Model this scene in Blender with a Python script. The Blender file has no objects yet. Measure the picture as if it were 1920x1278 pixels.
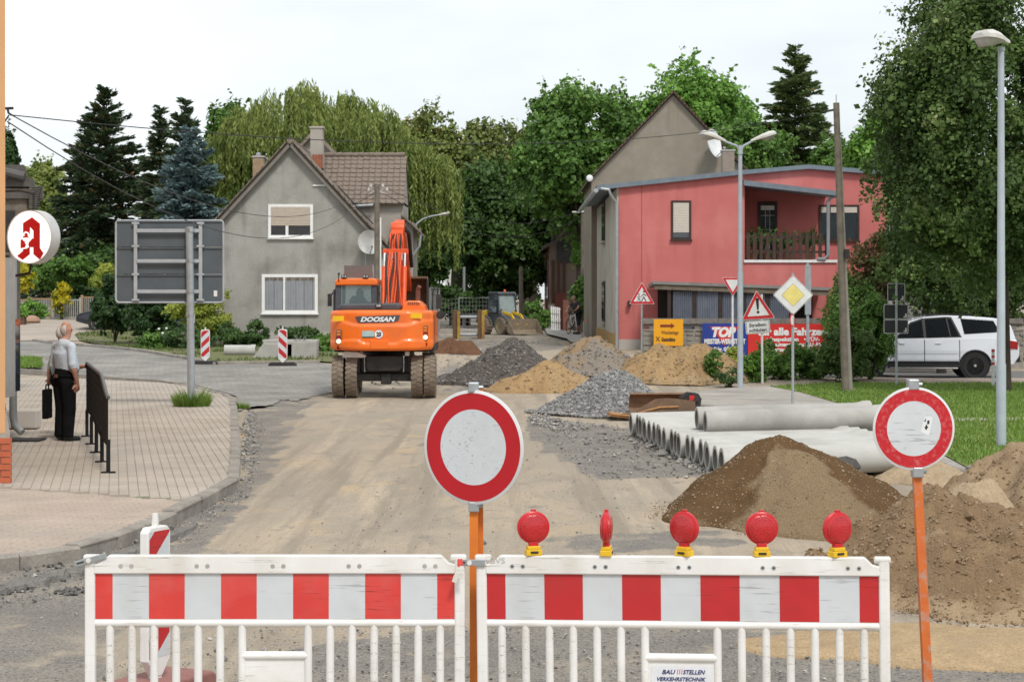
import bpy, bmesh, math, random
import numpy as np
from mathutils import Vector, Matrix, noise
R = math.radians
PI = math.pi
scene = bpy.context.scene
col = scene.collection

# ---------------------------------------------------------------- camera, sky, sun, exposure
F = 3733.0      # focal length in photo pixels (70 mm on a 36 mm wide sensor)
HC = 2.35       # eye height
HY = 555.0      # horizon row in the photo
cam_d = bpy.data.cameras.new('camera')
cam = bpy.data.objects.new('camera', cam_d)
col.objects.link(cam)
cam.location = (0, 0, HC)
cam.rotation_euler = (PI/2, 0, 0)
cam_d.sensor_width = 36
cam_d.lens = 36*F/1920
cam_d.shift_y = -(639-HY)/1920
cam_d.clip_start = 0.5
cam_d.clip_end = 3000
scene.camera = cam
cam_d.dof.use_dof = True; cam_d.dof.focus_distance = 14; cam_d.dof.aperture_fstop = 11
scene.render.resolution_x, scene.render.resolution_y = 1024, 681

SUN_EL, SUN_AZ = 52, 160         # bright overcast: soft light from behind the camera, a little to the right
w = bpy.data.worlds.new('World'); scene.world = w; w.use_nodes = True
nt = w.node_tree; nt.nodes.clear()
out = nt.nodes.new('ShaderNodeOutputWorld'); bg = nt.nodes.new('ShaderNodeBackground')
sky = nt.nodes.new('ShaderNodeTexSky'); sky.sky_type = 'NISHITA'; sky.sun_disc = False
sky.sun_elevation = R(SUN_EL); sky.sun_rotation = R(SUN_AZ)
hs = nt.nodes.new('ShaderNodeHueSaturation'); hs.inputs['Saturation'].default_value = 0.9
tc = nt.nodes.new('ShaderNodeTexCoord'); mp = nt.nodes.new('ShaderNodeMapping')
mp.inputs['Scale'].default_value = (1, 1, 3.2)
cn = nt.nodes.new('ShaderNodeTexNoise'); cn.inputs['Scale'].default_value = 2.1; cn.inputs['Detail'].default_value = 5
cr = nt.nodes.new('ShaderNodeMapRange'); cr.inputs['From Min'].default_value = .3; cr.inputs['From Max'].default_value = .62
cr.inputs['To Min'].default_value = .42; cr.inputs['To Max'].default_value = 1
mx = nt.nodes.new('ShaderNodeMix'); mx.data_type = 'RGBA'
mx.inputs['B'].default_value = (11.9, 12.4, 12.7, 1)       # the cloud sheet
nt.links.new(tc.outputs['Generated'], mp.inputs['Vector']); nt.links.new(mp.outputs[0], cn.inputs['Vector'])
nt.links.new(cn.outputs['Fac'], cr.inputs['Value']); nt.links.new(cr.outputs[0], mx.inputs['Factor'])
nt.links.new(sky.outputs[0], hs.inputs['Color']); nt.links.new(hs.outputs[0], mx.inputs['A'])
nt.links.new(mx.outputs['Result'], bg.inputs['Color']); nt.links.new(bg.outputs[0], out.inputs['Surface'])
bg.inputs['Strength'].default_value = 0.085
sd = bpy.data.lights.new('sun', 'SUN'); sd.energy = 2.2; sd.angle = R(11); sd.color = (1, .95, .88)
so = bpy.data.objects.new('sun', sd); col.objects.link(so)
so.location = (-20, -20, 40)
_d = Vector((math.sin(R(SUN_AZ))*math.cos(R(SUN_EL)), math.cos(R(SUN_AZ))*math.cos(R(SUN_EL)), math.sin(R(SUN_EL))))
so.rotation_euler = _d.to_track_quat('Z', 'Y').to_euler()
vs = scene.view_settings
vs.view_transform = 'Standard'; vs.look = 'None'; vs.gamma = 1; vs.use_curve_mapping = False; vs.exposure = 0.12

# ---------------------------------------------------------------- ground height and pixel helpers
def sst(a, b, x):
    t = max(0., min(1., (x-a)/(b-a))); return t*t*(3-2*t)
def g(X, Y):
    z = .55*sst(48, 70, Y)*(1-sst(7, 11, X))
    z += .75*sst(72, 95, Y)*sst(-9, -19, X)
    return z
def P(x, y, Y):                    # photo pixel at a known distance -> world point
    return Vector(((x-960)*Y/F, Y, HC-(y-HY)*Y/F))
def X_(x, Y): return (x-960)*Y/F
def Z_(y, Y): return HC-(y-HY)*Y/F
def G(x, y, dz=0.):                # photo pixel -> the point of the ground it shows
    Y = 9.
    while Y < 300:
        X = (x-960)*Y/F
        if HC-(y-HY)*Y/F <= g(X, Y)+dz: break
        Y += .05
    return Vector(((x-960)*Y/F, Y, g((x-960)*Y/F, Y)+dz))

# ---------------------------------------------------------------- materials
_mats = {}
def mat(name, c, rough=.7, metal=0., c2=None, scale=4., bump=0., bscale=40., spec=.4, detail=6., lo=.35, hi=.65,
        c3=None, scale3=.6, fine=0., coat=0., alpha=1., emit=None, trans=0., streak=None, scratch=None):
    if name in _mats: return _mats[name]
    m = bpy.data.materials.new(name); m.use_nodes = True
    n = m.node_tree.nodes; l = m.node_tree.links; b = n['Principled BSDF']
    b.inputs['Roughness'].default_value = rough; b.inputs['Metallic'].default_value = metal
    b.inputs['Specular IOR Level'].default_value = spec
    b.inputs['Coat Weight'].default_value = coat
    b.inputs['Transmission Weight'].default_value = trans
    if emit: b.inputs['Emission Color'].default_value = (*c, 1); b.inputs['Emission Strength'].default_value = emit
    t = n.new('ShaderNodeTexCoord')
    def noi(s, d=detail):
        q = n.new('ShaderNodeTexNoise'); q.inputs['Scale'].default_value = s; q.inputs['Detail'].default_value = d
        q.inputs['Roughness'].default_value = .6
        l.new(t.outputs['Object'], q.inputs['Vector']); return q
    def ramp(src, a, bb):
        q = n.new('ShaderNodeMapRange'); q.inputs['From Min'].default_value = a; q.inputs['From Max'].default_value = bb
        l.new(src, q.inputs['Value']); return q.outputs[0]
    def mixc(f, A, B):
        q = n.new('ShaderNodeMix'); q.data_type = 'RGBA'; l.new(f, q.inputs['Factor'])
        for s, v in (('A', A), ('B', B)):
            if isinstance(v, tuple): q.inputs[s].default_value = (*v, 1)
            else: l.new(v, q.inputs[s])
        return q.outputs['Result']
    cur = tuple(c)
    if c2 is None: c2 = tuple(x*.82 for x in c)
    cur = mixc(ramp(noi(scale).outputs['Fac'], lo, hi), cur, tuple(c2))
    if c3 is not None: cur = mixc(ramp(noi(scale3, 4).outputs['Fac'], .5, .72), cur, tuple(c3))
    if streak is not None:
        mp = n.new('ShaderNodeMapping'); mp.inputs['Scale'].default_value = (1,1,.07); l.new(t.outputs['Object'], mp.inputs['Vector'])
        q = noi(3.2, 7); l.new(mp.outputs[0], q.inputs['Vector']); q2 = noi(.35, 3)
        k = n.new('ShaderNodeMath'); k.operation = 'MULTIPLY'; l.new(ramp(q.outputs['Fac'], .5, .75), k.inputs[0]); l.new(ramp(q2.outputs['Fac'], .4, .65), k.inputs[1])
        cur = mixc(k.outputs[0], cur, tuple(streak))
    if scratch is not None:
        for rot, sc in (((.3,.5,.2),(3,90,60)),((.1,-.9,.6),(5,70,90))):
            mp = n.new('ShaderNodeMapping'); mp.inputs['Rotation'].default_value = rot; mp.inputs['Scale'].default_value = sc; l.new(t.outputs['Object'], mp.inputs['Vector'])
            q = noi(1., 2); l.new(mp.outputs[0], q.inputs['Vector']); q2 = noi(2.3, 3)
            k = n.new('ShaderNodeMath'); k.operation = 'MULTIPLY'; l.new(ramp(q.outputs['Fac'], .62, .68), k.inputs[0]); l.new(ramp(q2.outputs['Fac'], .47, .58), k.inputs[1])
            cur = mixc(k.outputs[0], cur, tuple(scratch))
    if fine:
        q = noi(bscale, 3); hv = n.new('ShaderNodeHueSaturation'); l.new(cur, hv.inputs['Color'])
        r_ = n.new('ShaderNodeMapRange'); r_.inputs['To Min'].default_value = 1-fine; r_.inputs['To Max'].default_value = 1+fine
        r_.inputs['From Min'].default_value = .3; r_.inputs['From Max'].default_value = .7
        l.new(q.outputs['Fac'], r_.inputs['Value']); l.new(r_.outputs[0], hv.inputs['Value']); cur = hv.outputs[0]
    l.new(cur, b.inputs['Base Color'])
    if bump:
        bp = n.new('ShaderNodeBump'); bp.inputs['Strength'].default_value = bump; bp.inputs['Distance'].default_value = .02
        l.new(noi(bscale, 5).outputs['Fac'], bp.inputs['Height']); l.new(bp.outputs[0], b.inputs['Normal'])
    _mats[name] = m
    return m
def leafmat(name, a, b_, tl=.35, c=None):
    if name in _mats: return _mats[name]
    m = bpy.data.materials.new(name); m.use_nodes = True
    n = m.node_tree.nodes; l = m.node_tree.links; p = n['Principled BSDF']; o = n['Material Output']
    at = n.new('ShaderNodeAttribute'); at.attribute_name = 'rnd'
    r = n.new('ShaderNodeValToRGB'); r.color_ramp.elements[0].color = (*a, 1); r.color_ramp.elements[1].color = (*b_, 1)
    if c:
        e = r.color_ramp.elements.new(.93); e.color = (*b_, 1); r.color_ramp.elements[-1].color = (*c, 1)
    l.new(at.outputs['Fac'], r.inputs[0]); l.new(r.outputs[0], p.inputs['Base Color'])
    p.inputs['Roughness'].default_value = .5; p.inputs['Specular IOR Level'].default_value = .3
    t = n.new('ShaderNodeBsdfTranslucent'); l.new(r.outputs[0], t.inputs['Color'])
    ms = n.new('ShaderNodeMixShader'); ms.inputs[0].default_value = tl
    l.new(p.outputs[0], ms.inputs[1]); l.new(t.outputs[0], ms.inputs[2]); l.new(ms.outputs[0], o.inputs['Surface'])
    _mats[name] = m
    return m
def thinglass(name, tint, fac):
    m = mat(name, tint, .05, c2=tint, spec=.6); n = m.node_tree.nodes; l = m.node_tree.links
    if 'see' in n: return m
    t = n.new('ShaderNodeBsdfTransparent'); t.name = 'see'; t.inputs[0].default_value = (.85,.92,.92,1); x = n.new('ShaderNodeMixShader'); x.inputs[0].default_value = fac
    l.new(n['Principled BSDF'].outputs[0], x.inputs[1]); l.new(t.outputs[0], x.inputs[2]); l.new(x.outputs[0], n['Material Output'].inputs['Surface']); return m
def glassmat(name, c=(.03, .04, .045), rough=.04):
    return mat(name, c, rough=rough, c2=tuple(x*.8 for x in c), spec=.8)

# ---------------------------------------------------------------- mesh helpers
def off(p):
    v = Vector((0, 0, 0))
    while p is not None: v += p.location; p = p.parent
    return v
def finish(me, name, m, parent, smooth=None, bevel=0., seg=2):
    ms = m if isinstance(m, (list, tuple)) else [m]
    for q in ms: me.materials.append(q)
    if smooth is not None:
        me.polygons.foreach_set('use_smooth', [True]*len(me.polygons))
        me.set_sharp_from_angle(angle=R(smooth))
    o = bpy.data.objects.new(name, me); col.objects.link(o)
    if parent is not None: o.parent = parent
    if bevel:
        b = o.modifiers.new('bevel', 'BEVEL'); b.width = bevel; b.segments = seg; b.limit_method = 'ANGLE'; b.angle_limit = R(40)
    return o
class MB:
    def __init__(s): s.v = []; s.f = []; s.mi = []; s.k = 0
    def add(s, vs_, fs):
        o = len(s.v); s.v += [tuple(q) for q in vs_]; s.f += [tuple(i+o for i in f) for f in fs]; s.mi += [s.k]*len(fs); return s
    def box(s, a, b, M=None):          # corners a < b, optional matrix
        (x0, y0, z0), (x1, y1, z1) = a, b
        vs_ = [Vector(q) for q in ((x0,y0,z0),(x1,y0,z0),(x1,y1,z0),(x0,y1,z0),(x0,y0,z1),(x1,y0,z1),(x1,y1,z1),(x0,y1,z1))]
        if M is not None: vs_ = [M @ q for q in vs_]
        return s.add(vs_, [(0,3,2,1),(4,5,6,7),(0,1,5,4),(1,2,6,5),(2,3,7,6),(3,0,4,7)])
    def cbox(s, c, d, M=None):
        c = Vector(c); d = Vector(d)/2
        return s.box(c-d, c+d, M)
    def bar(s, p, q, w_, h, up=(0,0,1)):   # rectangular bar from p to q
        p = Vector(p); q = Vector(q); a = (q-p).normalized(); u = Vector(up)
        if abs(a.dot(u)) > .97: u = Vector((0,1,0))
        r = a.cross(u).normalized()*w_/2; u = r.cross(a).normalized()*h/2
        return s.add([p-r-u,p+r-u,p+r+u,p-r+u,q-r-u,q+r-u,q+r+u,q-r+u], [(0,3,2,1),(4,5,6,7),(0,1,5,4),(1,2,6,5),(2,3,7,6),(3,0,4,7)])
    def cyl(s, p, q, r0, r1=None, n=12, caps=True):
        p = Vector(p); q = Vector(q); r1 = r0 if r1 is None else r1
        a = (q-p).normalized(); u = Vector((0,0,1)) if abs(a.z) < .9 else Vector((1,0,0))
        x = a.cross(u).normalized(); y = a.cross(x)
        vs_ = [p+(x*math.cos(2*PI*i/n)+y*math.sin(2*PI*i/n))*r0 for i in range(n)]+[q+(x*math.cos(2*PI*i/n)+y*math.sin(2*PI*i/n))*r1 for i in range(n)]
        fs = [(i,(i+1)%n,n+(i+1)%n,n+i) for i in range(n)]
        if caps: fs += [tuple(range(n))[::-1], tuple(range(n,2*n))]
        return s.add(vs_, fs)
    def tube(s, pts, r, n=8, caps=True):
        pts = [Vector(p) for p in pts]; k = len(pts); rs = r if isinstance(r, (list, tuple)) else [r]*k
        rings = []; u = None
        for i, p in enumerate(pts):
            a = (pts[min(i+1,k-1)]-pts[max(i-1,0)]).normalized()
            if u is None:
                u = Vector((0,0,1)) if abs(a.z) < .9 else Vector((1,0,0))
            x = a.cross(u).normalized(); y = a.cross(x).normalized(); u = -y if False else x.cross(a)
            rings.append([p+(x*math.cos(2*PI*j/n)+y*math.sin(2*PI*j/n))*rs[i] for j in range(n)])
        vs_ = [q for r_ in rings for q in r_]
        fs = [(i*n+j, i*n+(j+1)%n, (i+1)*n+(j+1)%n, (i+1)*n+j) for i in range(k-1) for j in range(n)]
        if caps: fs += [tuple(range(n))[::-1], tuple(range((k-1)*n, k*n))]
        return s.add(vs_, fs)
    def lathe(s, prof, c=(0,0,0), axis='z', n=24, M=None):   # prof: (r, h) list
        vs_ = []; c = Vector(c)
        for r, h in prof:
            for i in range(n):
                a = 2*PI*i/n; x, y = r*math.cos(a), r*math.sin(a)
                q = Vector((x,y,h)) if axis == 'z' else (Vector((h,x,y)) if axis == 'x' else Vector((y,h,x)))
                vs_.append((M @ q if M is not None else q)+c)
        fs = [(i*n+j, i*n+(j+1)%n, (i+1)*n+(j+1)%n, (i+1)*n+j) for i in range(len(prof)-1) for j in range(n)]
        if prof[0][0] > 1e-6: fs.append(tuple(range(n))[::-1])
        if prof[-1][0] > 1e-6: fs.append(tuple(range((len(prof)-1)*n, len(prof)*n)))
        return s.add(vs_, fs)
    def prism(s, poly, d0, d1, axis='y', M=None):   # 2-D polygon (a,b) extruded along axis
        def mk(a, b, d):
            q = Vector((a,d,b)) if axis == 'y' else (Vector((d,a,b)) if axis == 'x' else Vector((a,b,d)))
            return M @ q if M is not None else q
        n = len(poly)
        vs_ = [mk(a,b,d0) for a,b in poly]+[mk(a,b,d1) for a,b in poly]
        return s.add(vs_, [tuple(range(n)), tuple(range(n,2*n))[::-1]]+[(i,n+i,n+(i+1)%n,(i+1)%n) for i in range(n)])
    def build(s, name, m, parent=None, world=False, smooth=None, bevel=0., seg=2, fix=True):
        o = off(parent) if world else Vector((0,0,0))
        me = bpy.data.meshes.new(name)
        me.from_pydata([(a-o.x, b-o.y, c-o.z) for a,b,c in s.v], [], s.f)
        if isinstance(m, (list, tuple)): me.polygons.foreach_set('material_index', s.mi)
        if fix:
            bm = bmesh.new(); bm.from_mesh(me); bmesh.ops.recalc_face_normals(bm, faces=bm.faces); bm.to_mesh(me); bm.free()
        return finish(me, name, m, parent, smooth, bevel, seg)
def tag(o, label, cat, group=None, kind=None):
    o['label'] = label; o['category'] = cat
    if group: o['group'] = group
    if kind: o['kind'] = kind
    return o
def thing(name, label, cat, loc=(0,0,0), rz=0., group=None):
    o = bpy.data.objects.new(name, None); col.objects.link(o)
    o.location = loc; o.rotation_euler = (0,0,rz); o.empty_display_size = .2
    return tag(o, label, cat, group)
def struct(o): o['kind'] = 'structure'; return o
def stuff(o): o['kind'] = 'stuff'; return o
def copy_tree(o, parent=None):
    c = o.copy(); col.objects.link(c); c.parent = parent
    for ch in list(o.children): copy_tree(ch, c)
    return c
def text(s, h, m, parent, loc, rz=0., width=None, shear=0., bold=0., name='lettering', depth=.002, world=False):
    cu = bpy.data.curves.new('t', 'FONT'); cu.body = s; cu.size = h/.72; cu.align_x = 'CENTER'; cu.shear = shear
    cu.offset = bold; cu.extrude = depth; cu.resolution_u = 3
    to = bpy.data.objects.new('t', cu); col.objects.link(to)
    me = bpy.data.meshes.new_from_object(to); bpy.data.objects.remove(to); bpy.data.curves.remove(cu)
    me.materials.clear(); me.name = name
    k = len(me.vertices); a = np.empty(k*3); me.vertices.foreach_get('co', a); a = a.reshape(-1, 3)
    sx = 1.
    if width: sx = width/(a[:,0].max()-a[:,0].min())
    cx = (a[:,0].max()+a[:,0].min())/2
    M = Matrix.Translation(Vector(loc)-(off(parent) if world else Vector((0,0,0)))) @ Matrix.Rotation(rz, 4, 'Z') @ Matrix.Rotation(PI/2, 4, 'X')
    b = np.stack([(a[:,0]-cx)*sx, a[:,1]-h/2, a[:,2]], 1)
    b = b @ np.array(M.to_3x3()).T + np.array(M.translation)
    me.vertices.foreach_set('co', b.ravel()); me.update()
    return finish(me, name, m, parent)
def qmesh(name, V, nper, m, parent, rnd=None, fpat=None):    # numpy: V (n,nper,3) -> one polygon each
    n = len(V); me = bpy.data.meshes.new(name)
    me.vertices.add(n*nper); me.vertices.foreach_set('co', V.reshape(-1).astype(np.float32))
    me.loops.add(n*nper); me.loops.foreach_set('vertex_index', np.arange(n*nper, dtype=np.int32))
    me.polygons.add(n); me.polygons.foreach_set('loop_start', np.arange(0, n*nper, nper, dtype=np.int32))
    me.update(calc_edges=True)
    if rnd is not None:
        a = me.attributes.new('rnd', 'FLOAT', 'FACE'); a.data.foreach_set('value', rnd.astype(np.float32))
    return finish(me, name, m, parent)
def leaf_mesh(name, pts, size, m, parent, rng, nrm=None, aspect=.62, up=.3, along=None, jitter=.9, rnd=None):
    n = len(pts)
    d = rng.normal(size=(n,3))
    if along is not None: d = along+jitter*.35*d
    d /= np.linalg.norm(d, axis=1)[:,None]+1e-9
    q = rng.normal(size=(n,3))
    if nrm is not None: q = q*.5+nrm*1.1
    q[:,2] += up
    s_ = np.cross(d, q); s_ /= np.linalg.norm(s_, axis=1)[:,None]+1e-9
    L = (size*np.clip(rng.lognormal(-.05, .32, n), .4, 1.9))[:,None]
    W = L*aspect*.5
    nn = np.cross(s_, d)
    V = np.stack([pts-d*L*.5, pts+s_*W+nn*W*.25, pts+d*L*.5, pts-s_*W+nn*W*.25], 1)
    return qmesh(name, V, 4, m, parent, rng.random(n) if rnd is None else np.clip(rnd+.3*(rng.random(n)-.5), 0, 1))
def sheet(name, poly, dz, m, sx=4., sy=2., z=None, parent=None):   # world polygon laid on the terrain
    bm = bmesh.new(); bm.faces.new([bm.verts.new((a,b,0)) for a,b in poly])
    x0 = min(a for a,b in poly); x1 = max(a for a,b in poly); y0 = min(b for a,b in poly); y1 = max(b for a,b in poly)
    if z is None:
        y = y0+sy
        while y < y1:
            bmesh.ops.bisect_plane(bm, geom=bm.verts[:]+bm.edges[:]+bm.faces[:], plane_co=(0,y,0), plane_no=(0,1,0)); y += sy
        x = x0+sx
        while x < x1:
            bmesh.ops.bisect_plane(bm, geom=bm.verts[:]+bm.edges[:]+bm.faces[:], plane_co=(x,0,0), plane_no=(1,0,0)); x += sx
    for v in bm.verts: v.co.z = (g(v.co.x, v.co.y) if z is None else z)+dz
    bmesh.ops.recalc_face_normals(bm, faces=bm.faces)
    for f in bm.faces:
        if f.normal.z < 0: f.normal_flip()
    me = bpy.data.meshes.new(name); bm.to_mesh(me); bm.free()
    return finish(me, name, m, parent)
def inpoly(x, y, poly):
    c = False; j = len(poly)-1
    for i in range(len(poly)):
        xi, yi = poly[i]; xj, yj = poly[j]
        if (yi > y) != (yj > y) and x < (xj-xi)*(y-yi)/(yj-yi)+xi: c = not c
        j = i
    return c
def pxpoly(pts, dz=0.): return [tuple(G(x, y, dz).xy) for x, y in pts]
# ================================================================ SETTING: ground, pavements, roads, lawn
rngs = np.random.default_rng
def nz(x, y, s, o=0.): return noise.noise(Vector((x*s+o, y*s-o, o)))
ASPH = [([(-80,1055),(150,1035),(300,982),(452,905),(460,745),(600,745),(545,800),(515,880),(450,960),(330,1050),(230,1120),(190,1277),(-80,1277)], .62),
        ([(985,780),(1180,802),(1390,885),(1300,893),(1120,897),(1010,832)], 1.),
        ([(1440,880),(1330,900),(1180,800),(1290,770),(1500,790)], .9),
        ([(480,1215),(800,1180),(1100,1165),(1500,1175),(1700,1240),(2000,1243),(2000,1277),(430,1277)], .7),
        ([(1020,1003),(1330,990),(1420,1020),(1100,1042)], .62),
        ([(830,640),(1050,636),(1060,655),(840,668)], .6),
        ([(820,690),(860,680),(900,730),(840,735)], .5)]
ASPH = [(pxpoly(p), w_) for p, w_ in ASPH]
# wheel tracks pressed into the sand between the barrier and the excavator
def build_ground():
    xs = sorted(set([-900,-500,-300,-200,-140,-100,-75,-55,-42,-34,-28]+[round(-24+.8*i,3) for i in range(21)]+[round(-7+.2*i,3) for i in range(96)]+[round(12.2+1.2*i,3) for i in range(12)]+[30,38,50,70,100,150,220,400,900]))
    ys = sorted(set([-60,-20,0,5]+[round(8+.2*i,3) for i in range(240)]+[round(56+.8*i,3) for i in range(60)]+[106,112,120,135,150,180,230,300,420,600,900,1500]))
    V = []; A = []
    for y in ys:
        for x in xs:
            z = g(x, y); a = .12 if y < 56 else 0.
            if -7 < x < 12 and 8 < y < 56:
                m_ = sst(-6, -5, x+.12*(y-24)*(y > 24)) if y < 44 else 1
                m_ *= 1-sst(5.5, 7, x-.02*(y-25))
                z += m_*(.018*nz(x,y,.9)+.014*nz(x,y,2.3,7.)+.008*nz(x,y,5.,3.)) - m_*.012
                tr = math.exp(-((x+1.9+.03*(y-30)-.1*math.sin(y*.3))/.28)**2)+math.exp(-((x+.1+.03*(y-30)-.1*math.sin(y*.3+1))/.28)**2)
                z -= .03*tr*m_*sst(11, 16, y)*(1-sst(44, 50, y))
            if y < 80 and -8 < x < 13:
                for p, w_ in ASPH:
                    if inpoly(x, y, p): a = max(a, w_)
            elif y >= 80: a = .5
            V.append((x,y,z)); A.append(a)
    nx = len(xs)
    Fc = [(j*nx+i, j*nx+i+1, (j+1)*nx+i+1, (j+1)*nx+i) for j in range(len(ys)-1) for i in range(nx-1)]
    me = bpy.data.meshes.new('ground'); me.from_pydata(V, [], Fc)
    at = me.attributes.new('asph', 'FLOAT', 'POINT'); at.data.foreach_set('value', A)
    m = bpy.data.materials.new('site_ground'); m.use_nodes = True
    n = m.node_tree.nodes; l = m.node_tree.links; b = n['Principled BSDF']; b.inputs['Roughness'].default_value = .95
    b.inputs['Specular IOR Level'].default_value = .15
    tc = n.new('ShaderNodeTexCoord'); a = n.new('ShaderNodeAttribute'); a.attribute_name = 'asph'
    def noi(s, d=6., sc=(1,1,1), dist=0.):
        q = n.new('ShaderNodeTexNoise'); q.inputs['Scale'].default_value = s; q.inputs['Detail'].default_value = d
        q.inputs['Roughness'].default_value = .65; q.inputs['Distortion'].default_value = dist
        mp = n.new('ShaderNodeMapping'); mp.inputs['Scale'].default_value = sc
        l.new(tc.outputs['Object'], mp.inputs['Vector']); l.new(mp.outputs[0], q.inputs['Vector']); return q.outputs['Fac']
    def rmp(v, a0, a1, b0=0., b1=1.):
        q = n.new('ShaderNodeMapRange'); l.new(v, q.inputs['Value'])
        for k_, x in (('From Min',a0),('From Max',a1),('To Min',b0),('To Max',b1)): q.inputs[k_].default_value = x
        return q.outputs[0]
    def mix(f, A_, B_):
        q = n.new('ShaderNodeMix'); q.data_type = 'RGBA'; l.new(f, q.inputs['Factor'])
        for s_, v in (('A',A_),('B',B_)):
            if isinstance(v, tuple): q.inputs[s_].default_value = (*v,1)
            else: l.new(v, q.inputs[s_])
        return q.outputs['Result']
    def math_(op, x, y):
        q = n.new('ShaderNodeMath'); q.operation = op
        for i, v in enumerate((x,y)):
            if isinstance(v, float): q.inputs[i].default_value = v
            else: l.new(v, q.inputs[i])
        return q.outputs[0]
    sand = mix(rmp(noi(.55, 8, (1,.45,1), .6), .38, .62), (.425,.35,.265), (.345,.30,.24))
    sand = mix(rmp(noi(1.3, 8, (1,.35,1), 1.2), .5, .68), sand, (.31,.27,.22))
    sand = mix(rmp(noi(.8, 7, (1,.5,1), .4), .58, .7), sand, (.50,.375,.235))
    sand = mix(rmp(noi(2.2, 6, (1,.03,1), .2), .5, .62), sand, (.30,.255,.20))
    sand = mix(rmp(noi(1.4, 6, (1,.05,1), .3), .55, .7), sand, (.52,.43,.32))
    sand = mix(rmp(noi(9, 5), .55, .75), sand, (.33,.26,.18))
    grav = mix(rmp(noi(1.1, 8), .35, .65), (.20,.185,.165), (.29,.26,.22))
    grav = mix(rmp(noi(38, 3), .5, .68), grav, (.11,.105,.10))
    grav = mix(rmp(noi(55, 2), .6, .72), grav, (.45,.42,.38))
    f = math_('ADD', a.outputs['Fac'], rmp(noi(1.6, 9, (1,.6,1)), .2, .8, -.65, .65))
    c = mix(rmp(f, .34, .56), sand, grav)
    v = n.new('ShaderNodeHueSaturation'); l.new(c, v.inputs['Color']); l.new(rmp(noi(70, 2), .25, .75, .72, 1.28), v.inputs['Value'])
    l.new(v.outputs[0], b.inputs['Base Color'])
    bp = n.new('ShaderNodeBump'); bp.inputs['Strength'].default_value = .8; bp.inputs['Distance'].default_value = .025
    l.new(math_('ADD', noi(14, 6), math_('MULTIPLY', noi(48, 3), .6)), bp.inputs['Height']); l.new(bp.outputs[0], b.inputs['Normal'])
    return struct(finish(me, 'ground', m, None, smooth=60))
build_ground()

def brickmat(name, c1, c2, cm, sx, sy, rough=.9, mortar=.03, bump=.5, rot=0.):
    if name in _mats: return _mats[name]
    m = bpy.data.materials.new(name); m.use_nodes = True
    n = m.node_tree.nodes; l = m.node_tree.links; b = n['Principled BSDF']; b.inputs['Roughness'].default_value = rough
    b.inputs['Specular IOR Level'].default_value = .2
    tc = n.new('ShaderNodeTexCoord'); mp = n.new('ShaderNodeMapping'); mp.inputs['Rotation'].default_value = (0,0,rot)
    t = n.new('ShaderNodeTexBrick'); t.inputs['Color1'].default_value = (*c1,1); t.inputs['Color2'].default_value = (*c2,1)
    t.inputs['Mortar'].default_value = (*cm,1); t.inputs['Scale'].default_value = 1; t.inputs['Brick Width'].default_value = sx
    t.inputs['Row Height'].default_value = sy; t.inputs['Mortar Size'].default_value = mortar*sy; t.inputs['Mortar Smooth'].default_value = .3
    l.new(tc.outputs['Object'], mp.inputs[0]); l.new(mp.outputs[0], t.inputs['Vector'])
    q = n.new('ShaderNodeTexNoise'); q.inputs['Scale'].default_value = .7; q.inputs['Detail'].default_value = 8; l.new(tc.outputs['Object'], q.inputs['Vector'])
    r = n.new('ShaderNodeMapRange'); r.inputs['From Min'].default_value = .3; r.inputs['From Max'].default_value = .7; r.inputs['To Min'].default_value = .78; r.inputs['To Max'].default_value = 1.2
    l.new(q.outputs['Fac'], r.inputs['Value']); h = n.new('ShaderNodeHueSaturation'); l.new(t.outputs['Color'], h.inputs['Color']); l.new(r.outputs[0], h.inputs['Value'])
    l.new(h.outputs[0], b.inputs['Base Color'])
    bp = n.new('ShaderNodeBump'); bp.inputs['Strength'].default_value = bump; bp.inputs['Distance'].default_value = .02; bp.invert = True
    l.new(t.outputs['Fac'], bp.inputs['Height']); l.new(bp.outputs[0], b.inputs['Normal'])
    _mats[name] = m; return m

m_kerb = mat('kerb_concrete', (.33,.30,.26), .9, c2=(.22,.20,.175), scale=2.5, bump=.4, bscale=30, fine=.15)
m_joint = mat('paver_joint', (.24,.205,.17), .95, c2=(.29,.245,.2), scale=1.5, bump=.3, c3=(.12,.15,.06), scale3=.9)
m_paver = mat('paver_beige', (.44,.385,.325), .9, c2=(.36,.315,.265), scale=1.3, bump=.25, bscale=60, fine=.12, c3=(.31,.265,.215), scale3=.5)
m_paver2 = mat('paver_pinkish', (.44,.36,.295), .9, c2=(.36,.295,.24), scale=1.6, bump=.25, bscale=60, fine=.12, c3=(.33,.29,.25), scale3=.6)
KZ = .12
kerb_px = [(-220,1066),(36,1040),(150,1024),(222,1004),(292,976),(330,959.5),(381,934),(447,898),(451,848),(446,775),(442,746),(428,739),(411,735.6),(363,723),(308,716),(205,711),(25,702),(-260,694)]
def GZ(x, y, z):                     # a pixel on a horizontal plane at height z
    Y = (HC-z)*F/(y-HY); return ((x-960)*Y/F, Y)
kerb = [Vector(GZ(x, y, KZ)) for x, y in kerb_px]
pavement = sheet('pavement', [tuple(p) for p in kerb]+[(-22,kerb[-1].y),(-22,12),(kerb[0].x-1,12)], 0, m_joint, z=KZ-.009)
struct(pavement)
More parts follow.
